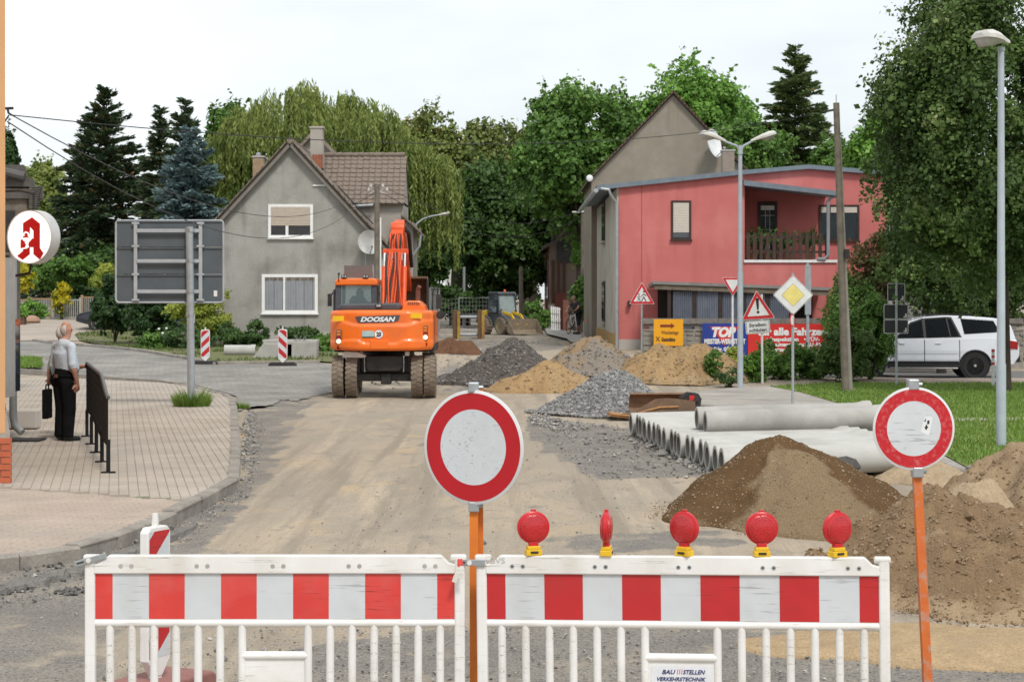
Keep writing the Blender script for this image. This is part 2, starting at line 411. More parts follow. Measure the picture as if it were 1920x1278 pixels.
# kerb stones, each its own piece
def kerb_line(pts, parent, zt, wd, lo, rng, length=1., side=1):
    for i in range(len(pts)-1):
        a, b = pts[i], pts[i+1]; L = (b-a).length; k = max(1, round(L/length)); d = (b-a)/L; nrm = Vector((-d.y, d.x))*side
        for j in range(k):
            p = a+d*(L*j/k+.006); q = a+d*(L*(j+1)/k-.006); h = zt+rng.uniform(-.012,.01); o = rng.uniform(-.012,.012)
            p = p+nrm*o; q = q+nrm*(o+rng.uniform(-.01,.01)); mb = MB()
            gp, gq = g(*p)+0, g(*q)+0
            c = .02
            top = [(p+nrm*c, gp+h),(q+nrm*c, gq+h),(q+nrm*wd, gq+h),(p+nrm*wd, gp+h)]
            mid = [(p, gp+h-c),(q, gq+h-c)]; bot = [(p, gp-lo),(q, gq-lo),(q+nrm*wd, gq-lo),(p+nrm*wd, gp-lo)]
            V = [(v.x,v.y,z) for v,z in top+mid+bot]
            mb.add(V, [(0,1,2,3),(4,5,1,0),(6,7,5,4),(8,9,3,2),(7,8,2,1,5),(9,6,4,0,3),(6,9,8,7)])
            mb.build('kerb_stone', m_kerb, parent)
kerb_line(kerb, pavement, KZ+.012, .14, .2, random.Random(4))
# individual pavers
def lay_pavers():
    inner = [tuple(p) for p in kerb]+[(-22,kerb[-1].y),(-22,12),(kerb[0].x-1,12)]
    kl = [np.array(p) for p in kerb]
    A = np.array([p for p in kl[:-1]]); B = np.array([p for p in kl[1:]]); D = B-A; LL = (D**2).sum(1)
    def dist(x, y):
        q = np.array((x,y)); t = np.clip(((q-A)*D).sum(1)/LL, 0, 1); return np.sqrt((((A+D*t[:,None])-q)**2).sum(1)).min()
    s0 = GZ(0,913,KZ); s1 = GZ(330,935,KZ); sl = (s1[1]-s0[1])/(s1[0]-s0[0])
    rng = random.Random(2); C = []
    e2 = Vector((-.2,1)).normalized(); e1 = Vector((e2.y,-e2.x))
    for zone in (0, 1):
        if zone == 0: u, v, a, b = e1, e2, .112, .205
        else: v = Vector((.06,1)).normalized(); u = Vector((v.y,-v.x)); a, b = .2, .1; 
        for j in range(-40, 420):
            for i in range(-260, 120):
                c = u*(i*a+(a/2 if zone and j%2 else 0))+v*(j*b)
                if c.y < 13 or c.y > 58 or c.x > -3.2 or c.x < -.262*c.y-.3: continue
                far = c.y > s0[1]+sl*(c.x-s0[0])
                if (zone == 0) != far or abs(c.y-(s0[1]+sl*(c.x-s0[0]))) < .11: continue
                if not inpoly(c.x, c.y, inner) or dist(c.x, c.y) < (.10 if zone == 0 else .12): continue
                C.append((c.y, c.x, u, v, a, b, zone))
    C.sort(key=lambda q: q[0])
    def geo(mb, c, u, v, a, b, z, t):
        p = .002 if a < b else .004; t1, t2 = t
        def q(s, r, h, k): w_ = c+u*s*(a/2-k)+v*r*(b/2-k); return (w_.x, w_.y, h+s*t1+r*t2)
        V = [q(s,r,z,p+.006) for s,r in ((-1,-1),(1,-1),(1,1),(-1,1))]+[q(s,r,z-.006,p) for s,r in ((-1,-1),(1,-1),(1,1),(-1,1))]+[q(s,r,z-.03,p) for s,r in ((-1,-1),(1,-1),(1,1),(-1,1))]
        mb.add(V, [(0,1,2,3)]+[(4+i,4+(i+1)%4,(i+1)%4,i) for i in range(4)]+[(8+i,8+(i+1)%4,4+(i+1)%4,4+i) for i in range(4)])
    rest = [MB(), MB()]; n = 0
    for y, x, u, v, a, b, zone in C:
        z = KZ+.004*nz(x,y,1.3)+rng.uniform(-.0015,.0015); t = (rng.uniform(-.001,.001), rng.uniform(-.001,.001)); c = Vector((x,y))
        vis = -20 < 960+F*x/y < 480 and HY+F*(HC-KZ)/y < 1065
        if n < 300 and vis:
            mb = MB(); geo(mb, c, u, v, a, b, z, t); mb.build('paver', m_paver2 if zone else m_paver, pavement, fix=False); n += 1
        elif vis or y > 20: geo(rest[zone], c, u, v, a, b, z, t)
    for r_, m_ in zip(rest, (m_paver, m_paver2)):
        if r_.f: stuff(r_.build('paving', m_, pavement, fix=False))
lay_pavers()

def ragged(pts, seed=7):
    rn = random.Random(seed); o_ = []
    for (a,b),(c,d) in zip(pts,pts[1:]):
        for k in range(9): o_.append((a+(c-a)*k/9+rn.uniform(-5,5), b+(d-b)*k/9+rn.uniform(-1.8,1.8)))
    return o_
# side street of grey setts, courtyard, right-hand street, pavements, lawn
m_sett = brickmat('grey_setts', (.30,.285,.26), (.235,.225,.205), (.14,.13,.115), .22, .14, rot=.5, bump=.6)
struct(sheet('side_street', pxpoly([(-330,650),(60,640),(240,657),(400,684),(470,683),(600,681),(650,690),(640,735)]+ragged([(640,735),(600,741),(560,752),(530,750),(500,762),(470,764),(450,772)])+[(444,744),(428,738),(411,734),(363,721),(308,714),(205,710),(25,701),(-330,690)]), .012, m_sett))
m_yard = mat('yard_concrete', (.42,.36,.30), .9, c2=(.34,.30,.25), scale=.8, bump=.2, fine=.1)
struct(sheet('courtyard', pxpoly([(-330,600),(-100,600),(170,600),(190,615),(180,640),(60,639),(-330,649)]), .02, m_yard))
m_asphalt = mat('asphalt', (.16,.155,.15), .9, c2=(.20,.19,.18), scale=.7, bump=.4, bscale=60, fine=.2)
struct(sheet('cross_street', [(7.5,55.6),(60,55.6),(60,62.5),(8.5,62.5)], .01, m_asphalt))
m_pinkpave = brickmat('pink_paving', (.42,.32,.26), (.36,.28,.23), (.25,.2,.17), .4, .2)
struct(sheet('footway', [(9.2,52.2),(60,52.2),(60,55.2),(9.2,55.2)], .06, m_pinkpave))
fk = [Vector((9.2,55.35)), Vector((30,55.35))]
footkerb = bpy.data.objects['footway']
kerb_line(fk, footkerb, .07, .14, .1, random.Random(6))
m_path = brickmat('grey_path_paving', (.40,.37,.33), (.34,.315,.28), (.2,.18,.16), .2, .2)
pp = [(1300,738),(1385,729),(1440,727),(1500,739),(1610,772),(1665,803),(1812,884),(1790,892),(1640,838),(1480,780),(1310,764)]
rpath = struct(sheet('path', pxpoly(pp), .05, m_path))
kerb_line([Vector(q) for q in pxpoly([(1795,893),(1640,840),(1480,782),(1310,766)])], rpath, .09, .13, .1, random.Random(8), side=-1)
kerb_line([Vector(q) for q in pxpoly([(2050,930),(1812,886)])], rpath, .09, .13, .1, random.Random(9), side=-1)
m_lawn = mat('lawn_earth', (.13,.19,.045), .95, c2=(.19,.24,.065), scale=1.2, bump=.6, bscale=50, fine=.3, c3=(.16,.16,.06), scale3=.5)
lawn_px = [(1443,728),(1500,738),(1612,771),(1668,802),(1816,883),(2080,925),(3000,1040),(3000,722),(2080,722),(1700,721),(1560,722)]
lawn_poly = pxpoly(lawn_px)
struct(sheet('lawn', lawn_poly, .045, m_lawn))
m_gpath = mat('gravel_path', (.40,.37,.32), .95, c2=(.33,.30,.26), scale=2, bump=.4, fine=.2)
struct(sheet('path', pxpoly([(1650,794),(1750,789),(3000,775),(3000,781),(1750,795),(1665,800)]), .055, m_gpath))
verge_poly = pxpoly([(140,628),(200,618),(330,630),(420,640),(620,640),(640,683),(600,680),(470,681),(400,681),(240,654),(150,640)])
m_verge = mat('verge_earth', (.16,.14,.07), .95, c2=(.12,.15,.05), scale=1.5, bump=.6, fine=.3)
struct(sheet('verge', verge_poly, .05, m_verge))
vk = [Vector(q) for q in pxpoly([(60,640),(240,657),(330,671),(400,684),(470,683),(600,681)])]
kerb_line(vk, bpy.data.objects['verge'], .1, .13, .1, random.Random(12))
m_turf = mat('garden_turf', (.07,.10,.03), .95, c2=(.10,.12,.04), scale=.6, bump=.5)
struct(sheet('garden_ground', [(-60,100),(-19,100),(-12,86),(-12.5,74),(-4,74),(-4,100),(-8,140),(-60,140)], .03, m_turf, sx=6, sy=5))
gp_ = pxpoly([(20,700),(80,697),(78,680),(20,678)])
struct(sheet('grass_patch', gp_, .14, m_lawn))
# grass blades
def blades(name, polys, n, h, m, dz, seed, mask=None):
    rng = rngs(seed); out_ = []
    for poly in polys:
        xs = [p[0] for p in poly]; ys = [p[1] for p in poly]; k = 0; tries = 0
        while k < n and tries < n*6:
            x = rng.uniform(min(xs), max(xs)); y = rng.uniform(min(ys), max(ys)); tries += 1
            if abs(960+F*x/y-960) > 1400 or not inpoly(x, y, poly): continue
            if mask and not mask(x, y): continue
            a = rng.uniform(0, 6.28); hh = h*rng.uniform(.5,1.3); w_ = .012+.006*y/40; dx, dy = math.cos(a)*w_, math.sin(a)*w_
            lx, ly = rng.normal(0, .4*hh, 2); z = g(x,y)+dz
            out_.append(((x-dx,y-dy,z),(x+dx,y+dy,z),(x+lx,y+ly,z+hh))); k += 1
    V = np.array(out_)
    o = qmesh(name, V, 3, m, None, rng.random(len(V)))
    return o
m_blade = leafmat('grass_blade', (.10,.19,.03), (.26,.38,.08), .35, c=(.42,.38,.14))
tag(blades('grass', [lawn_poly], 60000, .07, m_blade, .04, 3), 'short green lawn beside the path behind the concrete pipes', 'grass', kind='stuff')
tag(blades('grass', [verge_poly], 4200, .11, leafmat('verge_blade',(.05,.09,.02),(.15,.20,.05),.3), .04, 5, lambda x,y: nz(x,y,.5)>.02), 'rough grass along the kerb in front of the grey house', 'grass', kind='stuff')
tag(blades('grass', [gp_], 1800, .09, m_blade, .14, 6), 'small green grass patch beside the orange building', 'grass', kind='stuff')
# loose stones and broken asphalt
def rocks(name, pts, sizes, m, seed, parent=None, flat=.7):
    rng = rngs(seed); n = len(pts)
    base = np.array([(1,0,0),(-1,0,0),(0,1,0),(0,-1,0),(0,0,1),(0,0,-1)], float)
    tri = np.array([(0,2,4),(2,1,4),(1,3,4),(3,0,4),(2,0,5),(1,2,5),(3,1,5),(0,3,5)])
    q = rng.normal(size=(n,3,3)); Q = np.linalg.qr(q)[0]
    b = base[None]*rng.uniform(.55,1.25,(n,6,1)); b = b @ Q; b[:,:,2] *= flat
    V = pts[:,None,:]+b*sizes[:,None,None]
    T = V[:,tri,:].reshape(-1,3,3)
    o = qmesh(name, T, 3, m, parent, np.repeat(rng.random(n), 8))
    return o
def rockmat(name, a, b_, c=None):
    m = leafmat(name, a, b_, 0., c); return m
m_rock = rockmat('stone_chips', (.13,.125,.12), (.34,.32,.29), (.5,.47,.42))
def scatter():
    rng = rngs(11); pts = []; sz = []
    def put(poly, n, s):
        poly = pxpoly(poly); xs = [p[0] for p in poly]; ys = [p[1] for p in poly]; k = 0
        while k < n:
            x = rng.uniform(min(xs), max(xs)); y = rng.uniform(min(ys), max(ys))
            if not inpoly(x, y, poly): continue
            r = s*rng.lognormal(0, .45); pts.append((x, y, g(x,y)+r*.2)); sz.append(r); k += 1
    put([(-60,1075),(160,1035),(300,985),(452,908),(470,760),(500,800),(470,930),(330,1030),(100,1120),(-60,1160)], 1500, .011)
    put([(455,905),(452,800),(470,760),(480,800),(475,880)], 260, .022)
    put([(980,780),(1180,800),(1390,885),(1300,897),(1110,900)], 900, .018)
    put([(1190,830),(1300,850),(1400,890),(1330,895)], 400, .03)
    put([(450,1180),(800,1150),(1600,1150),(1910,1240),(1910,1277),(100,1277)], 1500, .009)
    put([(0,1150),(500,1000),(900,800),(1000,800),(1250,950),(1500,1277),(0,1277)], 1300, .007)
    put([(820,640),(1040,640),(860,720),(640,735)], 350, .035)
    put([(1000,770),(1100,800),(1060,815),(990,790)], 300, .03)
    return np.array(pts), np.array(sz)
_p, _s = scatter()
tag(rocks('loose_stones', _p, _s, m_rock, 12), 'loose stone chips scattered over the sandy construction road', 'stones', kind='stuff')
# crumbled asphalt lumps along the near kerb
def lumps():
    rng = rngs(21); m = mat('broken_asphalt', (.07,.068,.065), .95, c2=(.12,.11,.10), scale=14, bump=.8, bscale=60)
    pts = []; sz = []
    for x, y, s in ((30,1105,.05),(70,1095,.06),(130,1110,.05),(150,1108,.06),(100,1062,.04),(60,1065,.045),(240,1000,.04),(262,1000,.03),(200,1045,.035),(300,990,.04),(0,1112,.06)):
        for k in range(14):
            p = G(x+rng.normal(0,16), y+rng.normal(0,3)); pts.append((p.x,p.y,p.z+.005)); sz.append(s*rng.uniform(.3,.9))
    return rocks('broken_asphalt', np.array(pts), np.array(sz), rockmat('asphalt_crumbs', (.06,.058,.055), (.15,.14,.13)), 22, flat=.6)
tag(lumps(), 'dark crumbs of broken asphalt along the foot of the kerb', 'rubble', kind='stuff')
# ragged edge of the old asphalt layer beside the kerb
mb = MB(); _e = [G(x,y) for x,y in ((-60,1128),(0,1113),(60,1100),(120,1084),(158,1078),(230,1050),(300,1020),(380,985))]
_r = random.Random(5); top = []; 
for i in range(len(_e)-1):
    for k in range(10):
        p = _e[i].lerp(_e[i+1], k/10); top.append(Vector((p.x+_r.uniform(-.03,.03), p.y+_r.uniform(-.05,.05), .035+_r.uniform(-.012,.008))))
for i in range(len(top)-1):
    a, b = top[i], top[i+1]; k0, k1 = a+Vector((-.1,.55,-.02)), b+Vector((-.1,.55,-.02))
    a0, b0 = Vector((a.x+.01,a.y-.03,-.03)), Vector((b.x+.01,b.y-.03,-.03))
    mb.add([a,b,k1,k0,a0,b0], [(0,1,2,3),(4,5,1,0)])
struct(mb.build('asphalt_edge', mat('old_asphalt', (.15,.145,.135), .95, c2=(.24,.22,.20), scale=2.5, bump=.9, bscale=50, fine=.3)))
# ================================================================ FOREGROUND: barriers, lamps, signs, beacons
m_wp = mat('white_plastic', (.80,.80,.79), .38, c2=(.72,.71,.69), scale=3, bump=.05, bscale=80, c3=(.64,.61,.55), scale3=2.2, streak=(.50,.46,.40), scratch=(.45,.43,.40))
m_refl_w = mat('reflective_white', (.60,.63,.66), .45, c2=(.54,.57,.60), scale=5, lo=.3, hi=.8, c3=(.52,.54,.55), scale3=3, streak=(.47,.48,.48), scratch=(.36,.37,.38))
m_refl_r = mat('reflective_red', (.52,.025,.028), .42, c2=(.44,.02,.024), scale=5, lo=.3, hi=.8, c3=(.42,.03,.03), scale3=3, scratch=(.30,.02,.02))
m_refl_r2 = mat('reflective_red_faded', (.66,.055,.045), .45, c2=(.58,.045,.04), scale=5, c3=(.60,.09,.08), scale3=3, scratch=(.34,.03,.03))
m_zinc = mat('zinc_steel', (.46,.49,.51), .42, metal=.75, c2=(.36,.385,.40), scale=12)
m_galv = mat('galvanised_pole', (.40,.43,.45), .5, metal=.35, c2=(.33,.36,.38), scale=6, bump=.08, c3=(.30,.32,.33), scale3=1.5)
m_dark = mat('black_rubber', (.025,.025,.025), .8, c2=(.04,.038,.035), scale=8)
m_hole = mat('hole_shadow', (.42,.40,.37), .8)
m_orangepost = mat('orange_paint', (.62,.16,.03), .6, c2=(.55,.13,.03), scale=14, c3=(.36,.33,.30), scale3=16)
m_orangepost2 = mat('orange_paint_fresh', (.66,.19,.02), .55, c2=(.60,.16,.02), scale=8)
m_brownfoot = mat('recycled_brown_plastic', (.30,.14,.12), .8, c2=(.25,.115,.10), scale=6, bump=.2)
m_scuff = mat('pencil_scrawl', (.45,.45,.45), .8)
m_navy = mat('navy_print', (.02,.035,.16), .5)
m_redprint = mat('red_print', (.6,.03,.03), .5)

def barrier(a, b, label, faded, plate_text, bolts):
    a = Vector(a); b = Vector(b); L = (b-a).length; rz = math.atan2(b.y-a.y, b.x-a.x)
    t = thing('barrier_fence', label, 'barrier', (a.x,a.y,0), rz, 'plastic barrier panels across the road')
    zt = 1.0; mr = m_refl_r2 if faded else m_refl_r
    # frame: top beam with notched ends, posts, rails
    mb = MB(); mb.prism([(.05,.905),(L-.05,.905),(L-.05,.955),(L-.085,.962),(L-.125,zt),(.125,zt),(.085,.962),(.05,.955)], -.028, .028)
    mb.build('top_beam', m_wp, t, bevel=.006)
    for x in (0.0, L-.055):
        mb = MB(); mb.box((x,-.026,.09), (x+.055,.026,.995)); p_ = mb.build('side_post', m_wp, t, bevel=.012, seg=3)
        m2 = MB(); m2.cbox((x+(.035 if x < .1 else .02),0,.985), (.085,.05,.035)); m2.build('hook_block', m_wp, p_, bevel=.01)
    mb = MB(); mb.box((.045,-.012,.655), (L-.045,.012,.91)); mb.build('board', m_wp, t)
    mb = MB(); mb.tube([(.04,0,.645),(L-.04,0,.645)], .023, 10); mb.build('rail', m_wp, t, smooth=50)
    mb = MB(); mb.tube([(.04,0,.14),(L-.04,0,.14)], .023, 10); mb.build('rail', m_wp, t, smooth=50)
    # reflective fields, each its own sheet on the board
    u0, u1 = .052, L-.052; un = (u1-u0)/10; xs = [u0, u0+un/2]+[u0+un/2+un*i for i in range(1,10)]+[u1]
    for side in (-1, 1):
        for i in range(len(xs)-1):
            mb = MB(); y0, y1 = (.0135, .0125) if side > 0 else (-.0135, -.0125)
            mb.box((xs[i]+.001,min(y0,y1),.668), (xs[i+1]-.001,max(y0,y1),.903))
            mb.build('red_field' if i%2 == 0 else 'white_field', mr if i%2 == 0 else m_refl_w, t)
    # vertical bars, name plate
    for i in range(16):
        x = .13+i*(L-.26)/15
        if i in (7, 8):
            mb = MB(); mb.tube([(x,0,.14),(x,0,.3)], .0215, 10); mb.build('bar', m_wp, t, smooth=50); continue
        mb = MB(); mb.tube([(x,0,.14),(x,0,.645)], .0215, 10); mb.build('bar', m_wp, t, smooth=50)
    x0, x1 = .13+6*(L-.26)/15, .13+9*(L-.26)/15
    mb = MB(); mb.tube([(x0,0,.475),(x1,0,.475)], .023, 10); mb.build('rail', m_wp, t, smooth=50)
    mb = MB(); mb.box((x0,-.008,.28), (x1,.008,.47)); pl = mb.build('name_plate', m_wp, t)
    if plate_text:
        mb = MB(); mb.box((x0+.03,-.0105,.29), (x1-.03,-.009,.435)); mb.build('sticker', mat('white_sticker',(.78,.8,.84),.4), pl)
        xc = (x0+x1)/2
        text('BAU', .022, m_navy, pl, (xc-.065,-.0125,.405), width=.07, shear=.3, bold=.0006, depth=.0008)
        text('STELLEN', .022, m_navy, pl, (xc+.065,-.0125,.405), width=.115, shear=.3, bold=.0006, depth=.0008)
        mb = MB()
        for k in range(3): mb.bar((xc-.022+k*.011,-.0118,.392), (xc-.018+k*.011,-.0118,.418), .003, .001)
        mb.build('emblem', m_redprint, pl)
        text('VERKEHRSTECHNIK', .020, m_navy, pl, (xc,-.0125,.368), width=.25, shear=.3, bold=.0006, depth=.0008)
    # paired holes in the top beam
    for i in range(5):
        x = .19+i*(L-.40)/4
        for d in (0, .056):
            mb = MB(); mb.cyl((x+d,-.0295,.945), (x+d,-.027,.945), .0115, n=14); h = mb.build('bolt' if bolts else 'bolt_hole', m_zinc if bolts else m_hole, t)
            if bolts:
                m2 = MB(); m2.cyl((x+d,-.031,.945), (x+d,-.0296,.945), .006, n=8); m2.build('bolt_head', mat('bolt_dark',(.12,.12,.12),.5,metal=.6), h)
    for x in (.35, L-.35):                                  # feet on the ground
        mb = MB(); mb.cbox((x,0,.045), (.25,.62,.09)); mb.build('foot_plate', m_dark, t, bevel=.02)
        mb = MB(); mb.cbox((x,0,.12), (.06,.05,.07)); mb.build('foot_peg', m_wp, t)
    return t, rz, L
YA = 10.4
aL, bL = (X_(160,YA), YA), (X_(872,YA), YA)
aR, bR = (X_(897,10.4), 10.4), (X_(1671,10.15), 10.15)
bl, _, LL_ = barrier(aL, bL, 'white plastic barrier with faded red fields and no lamps on top', True, False, False)
br, rzR, LR_ = barrier(aR, bR, 'white plastic barrier carrying five red warning lamps on its top beam', False, True, True)
br.rotation_euler[1] = -.0098
text('BVS', .03, m_scuff, br, (.115,-.0292,.975), width=.075, depth=.0004, name='scrawl')

# steel latches
def latch(parent, p, q, name='latch', w_=.03):
    mb = MB(); p = Vector(p); q = Vector(q); mb.bar(p, q, .01, w_)
    o = mb.build(name, m_zinc, parent, bevel=.003)
    m2 = MB(); c = p.lerp(q, .35); m2.bar(p.lerp(q,.08)+Vector((0,-.006,0)), p.lerp(q,.3)+Vector((0,-.006,0)), .002, .008); m2.build('slot', m_dark, o)
    m2 = MB(); c = p.lerp(q, .45); m2.cyl(c+Vector((0,-.012,0)), c, .013, n=12); m2.build('washer', m_wp, o)
    return o
latch(bl, (-.05,-.032,.955), (.115,-.032,1.0))
latch(br, (-.10,-.034,.965), (.05,-.034,.962), w_=.034)
# strip of red and white tape tied to the latch
tp = thing('barrier_tape', 'short frayed strip of red and white tape tied to the latch between the barriers', 'tape', (X_(862,10.3),10.33,Z_(1048,10.3)))
mb = MB(); mb.k = 0
for k, (dx, ln) in enumerate(((-.012,.12),(.012,.10))):
    pts = [Vector((dx*.2,-.01,0)), Vector((dx*.6+.004,-.02,-ln*.35)), Vector((dx-.006,-.022,-ln*.7)), Vector((dx*1.6-.01,-.02,-ln))]
    for i in range(3):
        mb.k = 0 if i == 0 else 1
        mb.bar(pts[i], pts[i+1], .017+.004*i, .0015, up=(0,1,.1))
mb.build('tape_strip', [m_refl_r2, m_wp], tp)

# warning lamps on the right barrier
m_lens = mat('red_lens', (.85,.02,.03), .15, c2=(.72,.012,.02), scale=26, spec=.6, coat=.5, trans=.45, bump=.25, bscale=70)
m_lens2 = mat('red_housing', (.55,.02,.025), .3, c2=(.48,.015,.02), scale=12)
m_yel = mat('yellow_plastic', (.75,.48,.02), .45, c2=(.68,.42,.02), scale=8)
dirR = (Vector((bR[0],bR[1]))-Vector((aR[0],aR[1]))).normalized()
lamps = [(1000, 12, 'red warning lamp beside the tall round sign, lens turned a little aside'), (1137, 82, 'red warning lamp seen edge on above the barrier'),
         (1283, -38, 'oval-looking red warning lamp between the edge-on lamp and the full round one'), (1428, 3, 'red warning lamp with its round lens facing straight at the barrier front'),
         (1570, 26, 'last red warning lamp towards the barrier end beside the brown sand')]
for i, (x, rot, lab) in enumerate(lamps):
    k = (X_(x,10)-aR[0])/(bR[0]-aR[0]); Yl = aR[1]+k*(bR[1]-aR[1]); Xl = X_(x, Yl)
    t = thing('warning_lamp', lab, 'warning lamp', (Xl, Yl, 1.0+.0206*k), R(rot), 'red lamps on the barrier')
    mb = MB(); mb.box((-.042,-.03,0), (.042,.03,.03)); mb.box((-.034,-.026,.03),(.034,.026,.05)); bs = mb.build('base_clip', m_yel, t, bevel=.004)
    mb = MB(); mb.cbox((0,-.031,.018), (.04,.004,.012)); mb.build('clip_slot', mat('dark_slot',(.05,.04,.02),.7), bs)
    zc = .145; cr_ = .085
    mb = MB(); mb.cbox((0,0,.058), (.05,.034,.03)); mb.build('neck', m_lens2, t, bevel=.006)
    mb = MB(); mb.lathe([(.0,-.019),(.055,-.018),(cr_-.004,-.012),(cr_,-.009),(cr_,.009),(cr_-.004,.012),(.055,.018),(0,.019)], (0,0,zc), 'y', 36); mb.build('ring', m_lens2, t, smooth=40)
    for s in (-1, 1):
        mb = MB(); mb.lathe([(.073,.0145*s),(.071,.021*s),(.055,.027*s),(.035,.031*s),(.015,.033*s),(0,.0335*s)], (0,0,zc), 'y', 36); ln = mb.build('lens', m_lens, t, smooth=50)
        mb = MB()
        for r_ in (.02,.034,.047,.06):
            mb.tube([(r_*math.cos(a*PI/12), (.0315-.0045*(r_/.06)**2*1.2)*s, zc+r_*math.sin(a*PI/12)) for a in range(25)], .0012, 5)
        mb.build('lens_rib', m_lens, ln, smooth=50)
    mb = MB(); mb.cbox((0,0,zc+cr_+.003), (.026,.02,.014)); mb.build('top_cap', m_lens2, t, bevel=.003)

# round no-vehicles signs
def round_sign(x, y, Y, d, yaw, lean, foot, label, twin, worn):
    t = thing('traffic_sign', label, 'traffic sign', (foot.x, foot.y, 0), 0)
    c = P(x, y, Y)-Vector((foot.x,foot.y,0)); r = d/2
    M = Matrix.Rotation(yaw, 4, 'Z')
    mw = m_refl_w
    mb = MB(); mb.lathe([(0,.004),(r-.006,.004),(r,0),(r,-.004),(r-.003,-.006),(0,-.006)], c, 'y', 64, M); pl = mb.build('sign_plate', mat('white_enamel',(.70,.71,.72),.4), t, smooth=40)
    mb = MB(); ri = r*.66; ro = r*.945
    for (a, b_, m_, nm, dy) in ((0, ri, mw, 'white_disc', -.0072), (ri, ro, (mat('sign_red_worn', (.50,.012,.02), .45, c2=(.46,.012,.02), scale=8, c3=(.55,.13,.13), scale3=45) if worn else mat('sign_red',(.46,.006,.014),.4,c2=(.42,.006,.012),scale=6)), 'red_ring', -.0074)):
        q = MB(); n = 64
        V = []
        for k in range(n):
            an = 2*PI*k/n
            for rr in ((a,b_) if a > 0 else (b_,)): V.append(M @ Vector((rr*math.cos(an), dy, rr*math.sin(an)))+c)
        if a > 0: q.add(V, [(2*k,2*k+1,(2*k+3)%(2*n),(2*k+2)%(2*n)) for k in range(n)])
        else: q.add(V, [tuple(range(n))])
        q.build(nm, m_, pl)
    if worn:                       # torn sticker
        q = MB(); s = c+M @ Vector((r*.32,-.0078,r*.10)); q.k = 0
        ux, uz = M @ Vector((.9,0,-.25)), Vector((.15,0,1))
        def S(poly, dy):
            V = [s+ux*a+uz*b_+M @ Vector((0,dy,0)) for a,b_ in poly]; q.add(V, [tuple(range(len(V)))])
        S([(-.03,-.045),(.02,-.05),(.028,.04),(.01,.045),(-.02,.035)], 0); q.k = 1
        S([(-.012,-.02),(.0,-.03),(.008,-.012),(-.004,.0)], -.0006); S([(.0,.0),(.012,.006),(.010,.024),(-.002,.02)], -.0006); S([(-.02,.01),(-.01,.012),(-.012,.03)], -.0006)
        q.build('sticker', [mat('white_sticker2',(.78,.80,.83),.5), m_dark], pl)
    # posts
    top = c+Vector((0,.035,r+.03)); bot = Vector((0,.035,0))
    mp = m_orangepost if worn else m_orangepost2
    mb = MB(); mb.bar(bot, top, .046, .046, up=(0,1,0)); mb.build('post', mp, t, bevel=.003)
    if twin:
        mb = MB(); mb.bar(bot+Vector((.035,.05,0)), c+Vector((.035,.085,r+.01)), .028, .046, up=(0,1,0)); mb.build('post', mp, t, bevel=.003)
    for k in (r+.012, -r-.012):
        f = (c.z+k)/c.z; pc = bot.lerp(top, (c.z+k)/top.z)
        mb = MB(); mb.cbox(pc+Vector((0,-.008,0)), (.056,.075,.055)); cl = mb.build('clamp', m_zinc, t, bevel=.006)
        m2 = MB(); m2.cyl(pc+Vector((.028,0,0)), pc+Vector((.05,0,0)), .010, n=8); m2.build('clamp_bolt', m_zinc, cl)
    mb = MB(); mb.cbox((0,.035,.05), (.4,.8,.1)); mb.build('foot_plate', m_dark, t, bevel=.02)
    return t
round_sign(888, 838, 10.55, .607, R(-29), 0, Vector((X_(889,10.55),10.55,0)), 'tall round red-ringed white sign on an orange post between the two barriers', True, False)
fz = Vector((X_(1748,10.3), 10.3, 0))
round_sign(1713, 803, 10.3, .43, R(4), 0, fz, 'small worn round red-ringed sign with a sticker on a leaning scratched orange post', False, True)

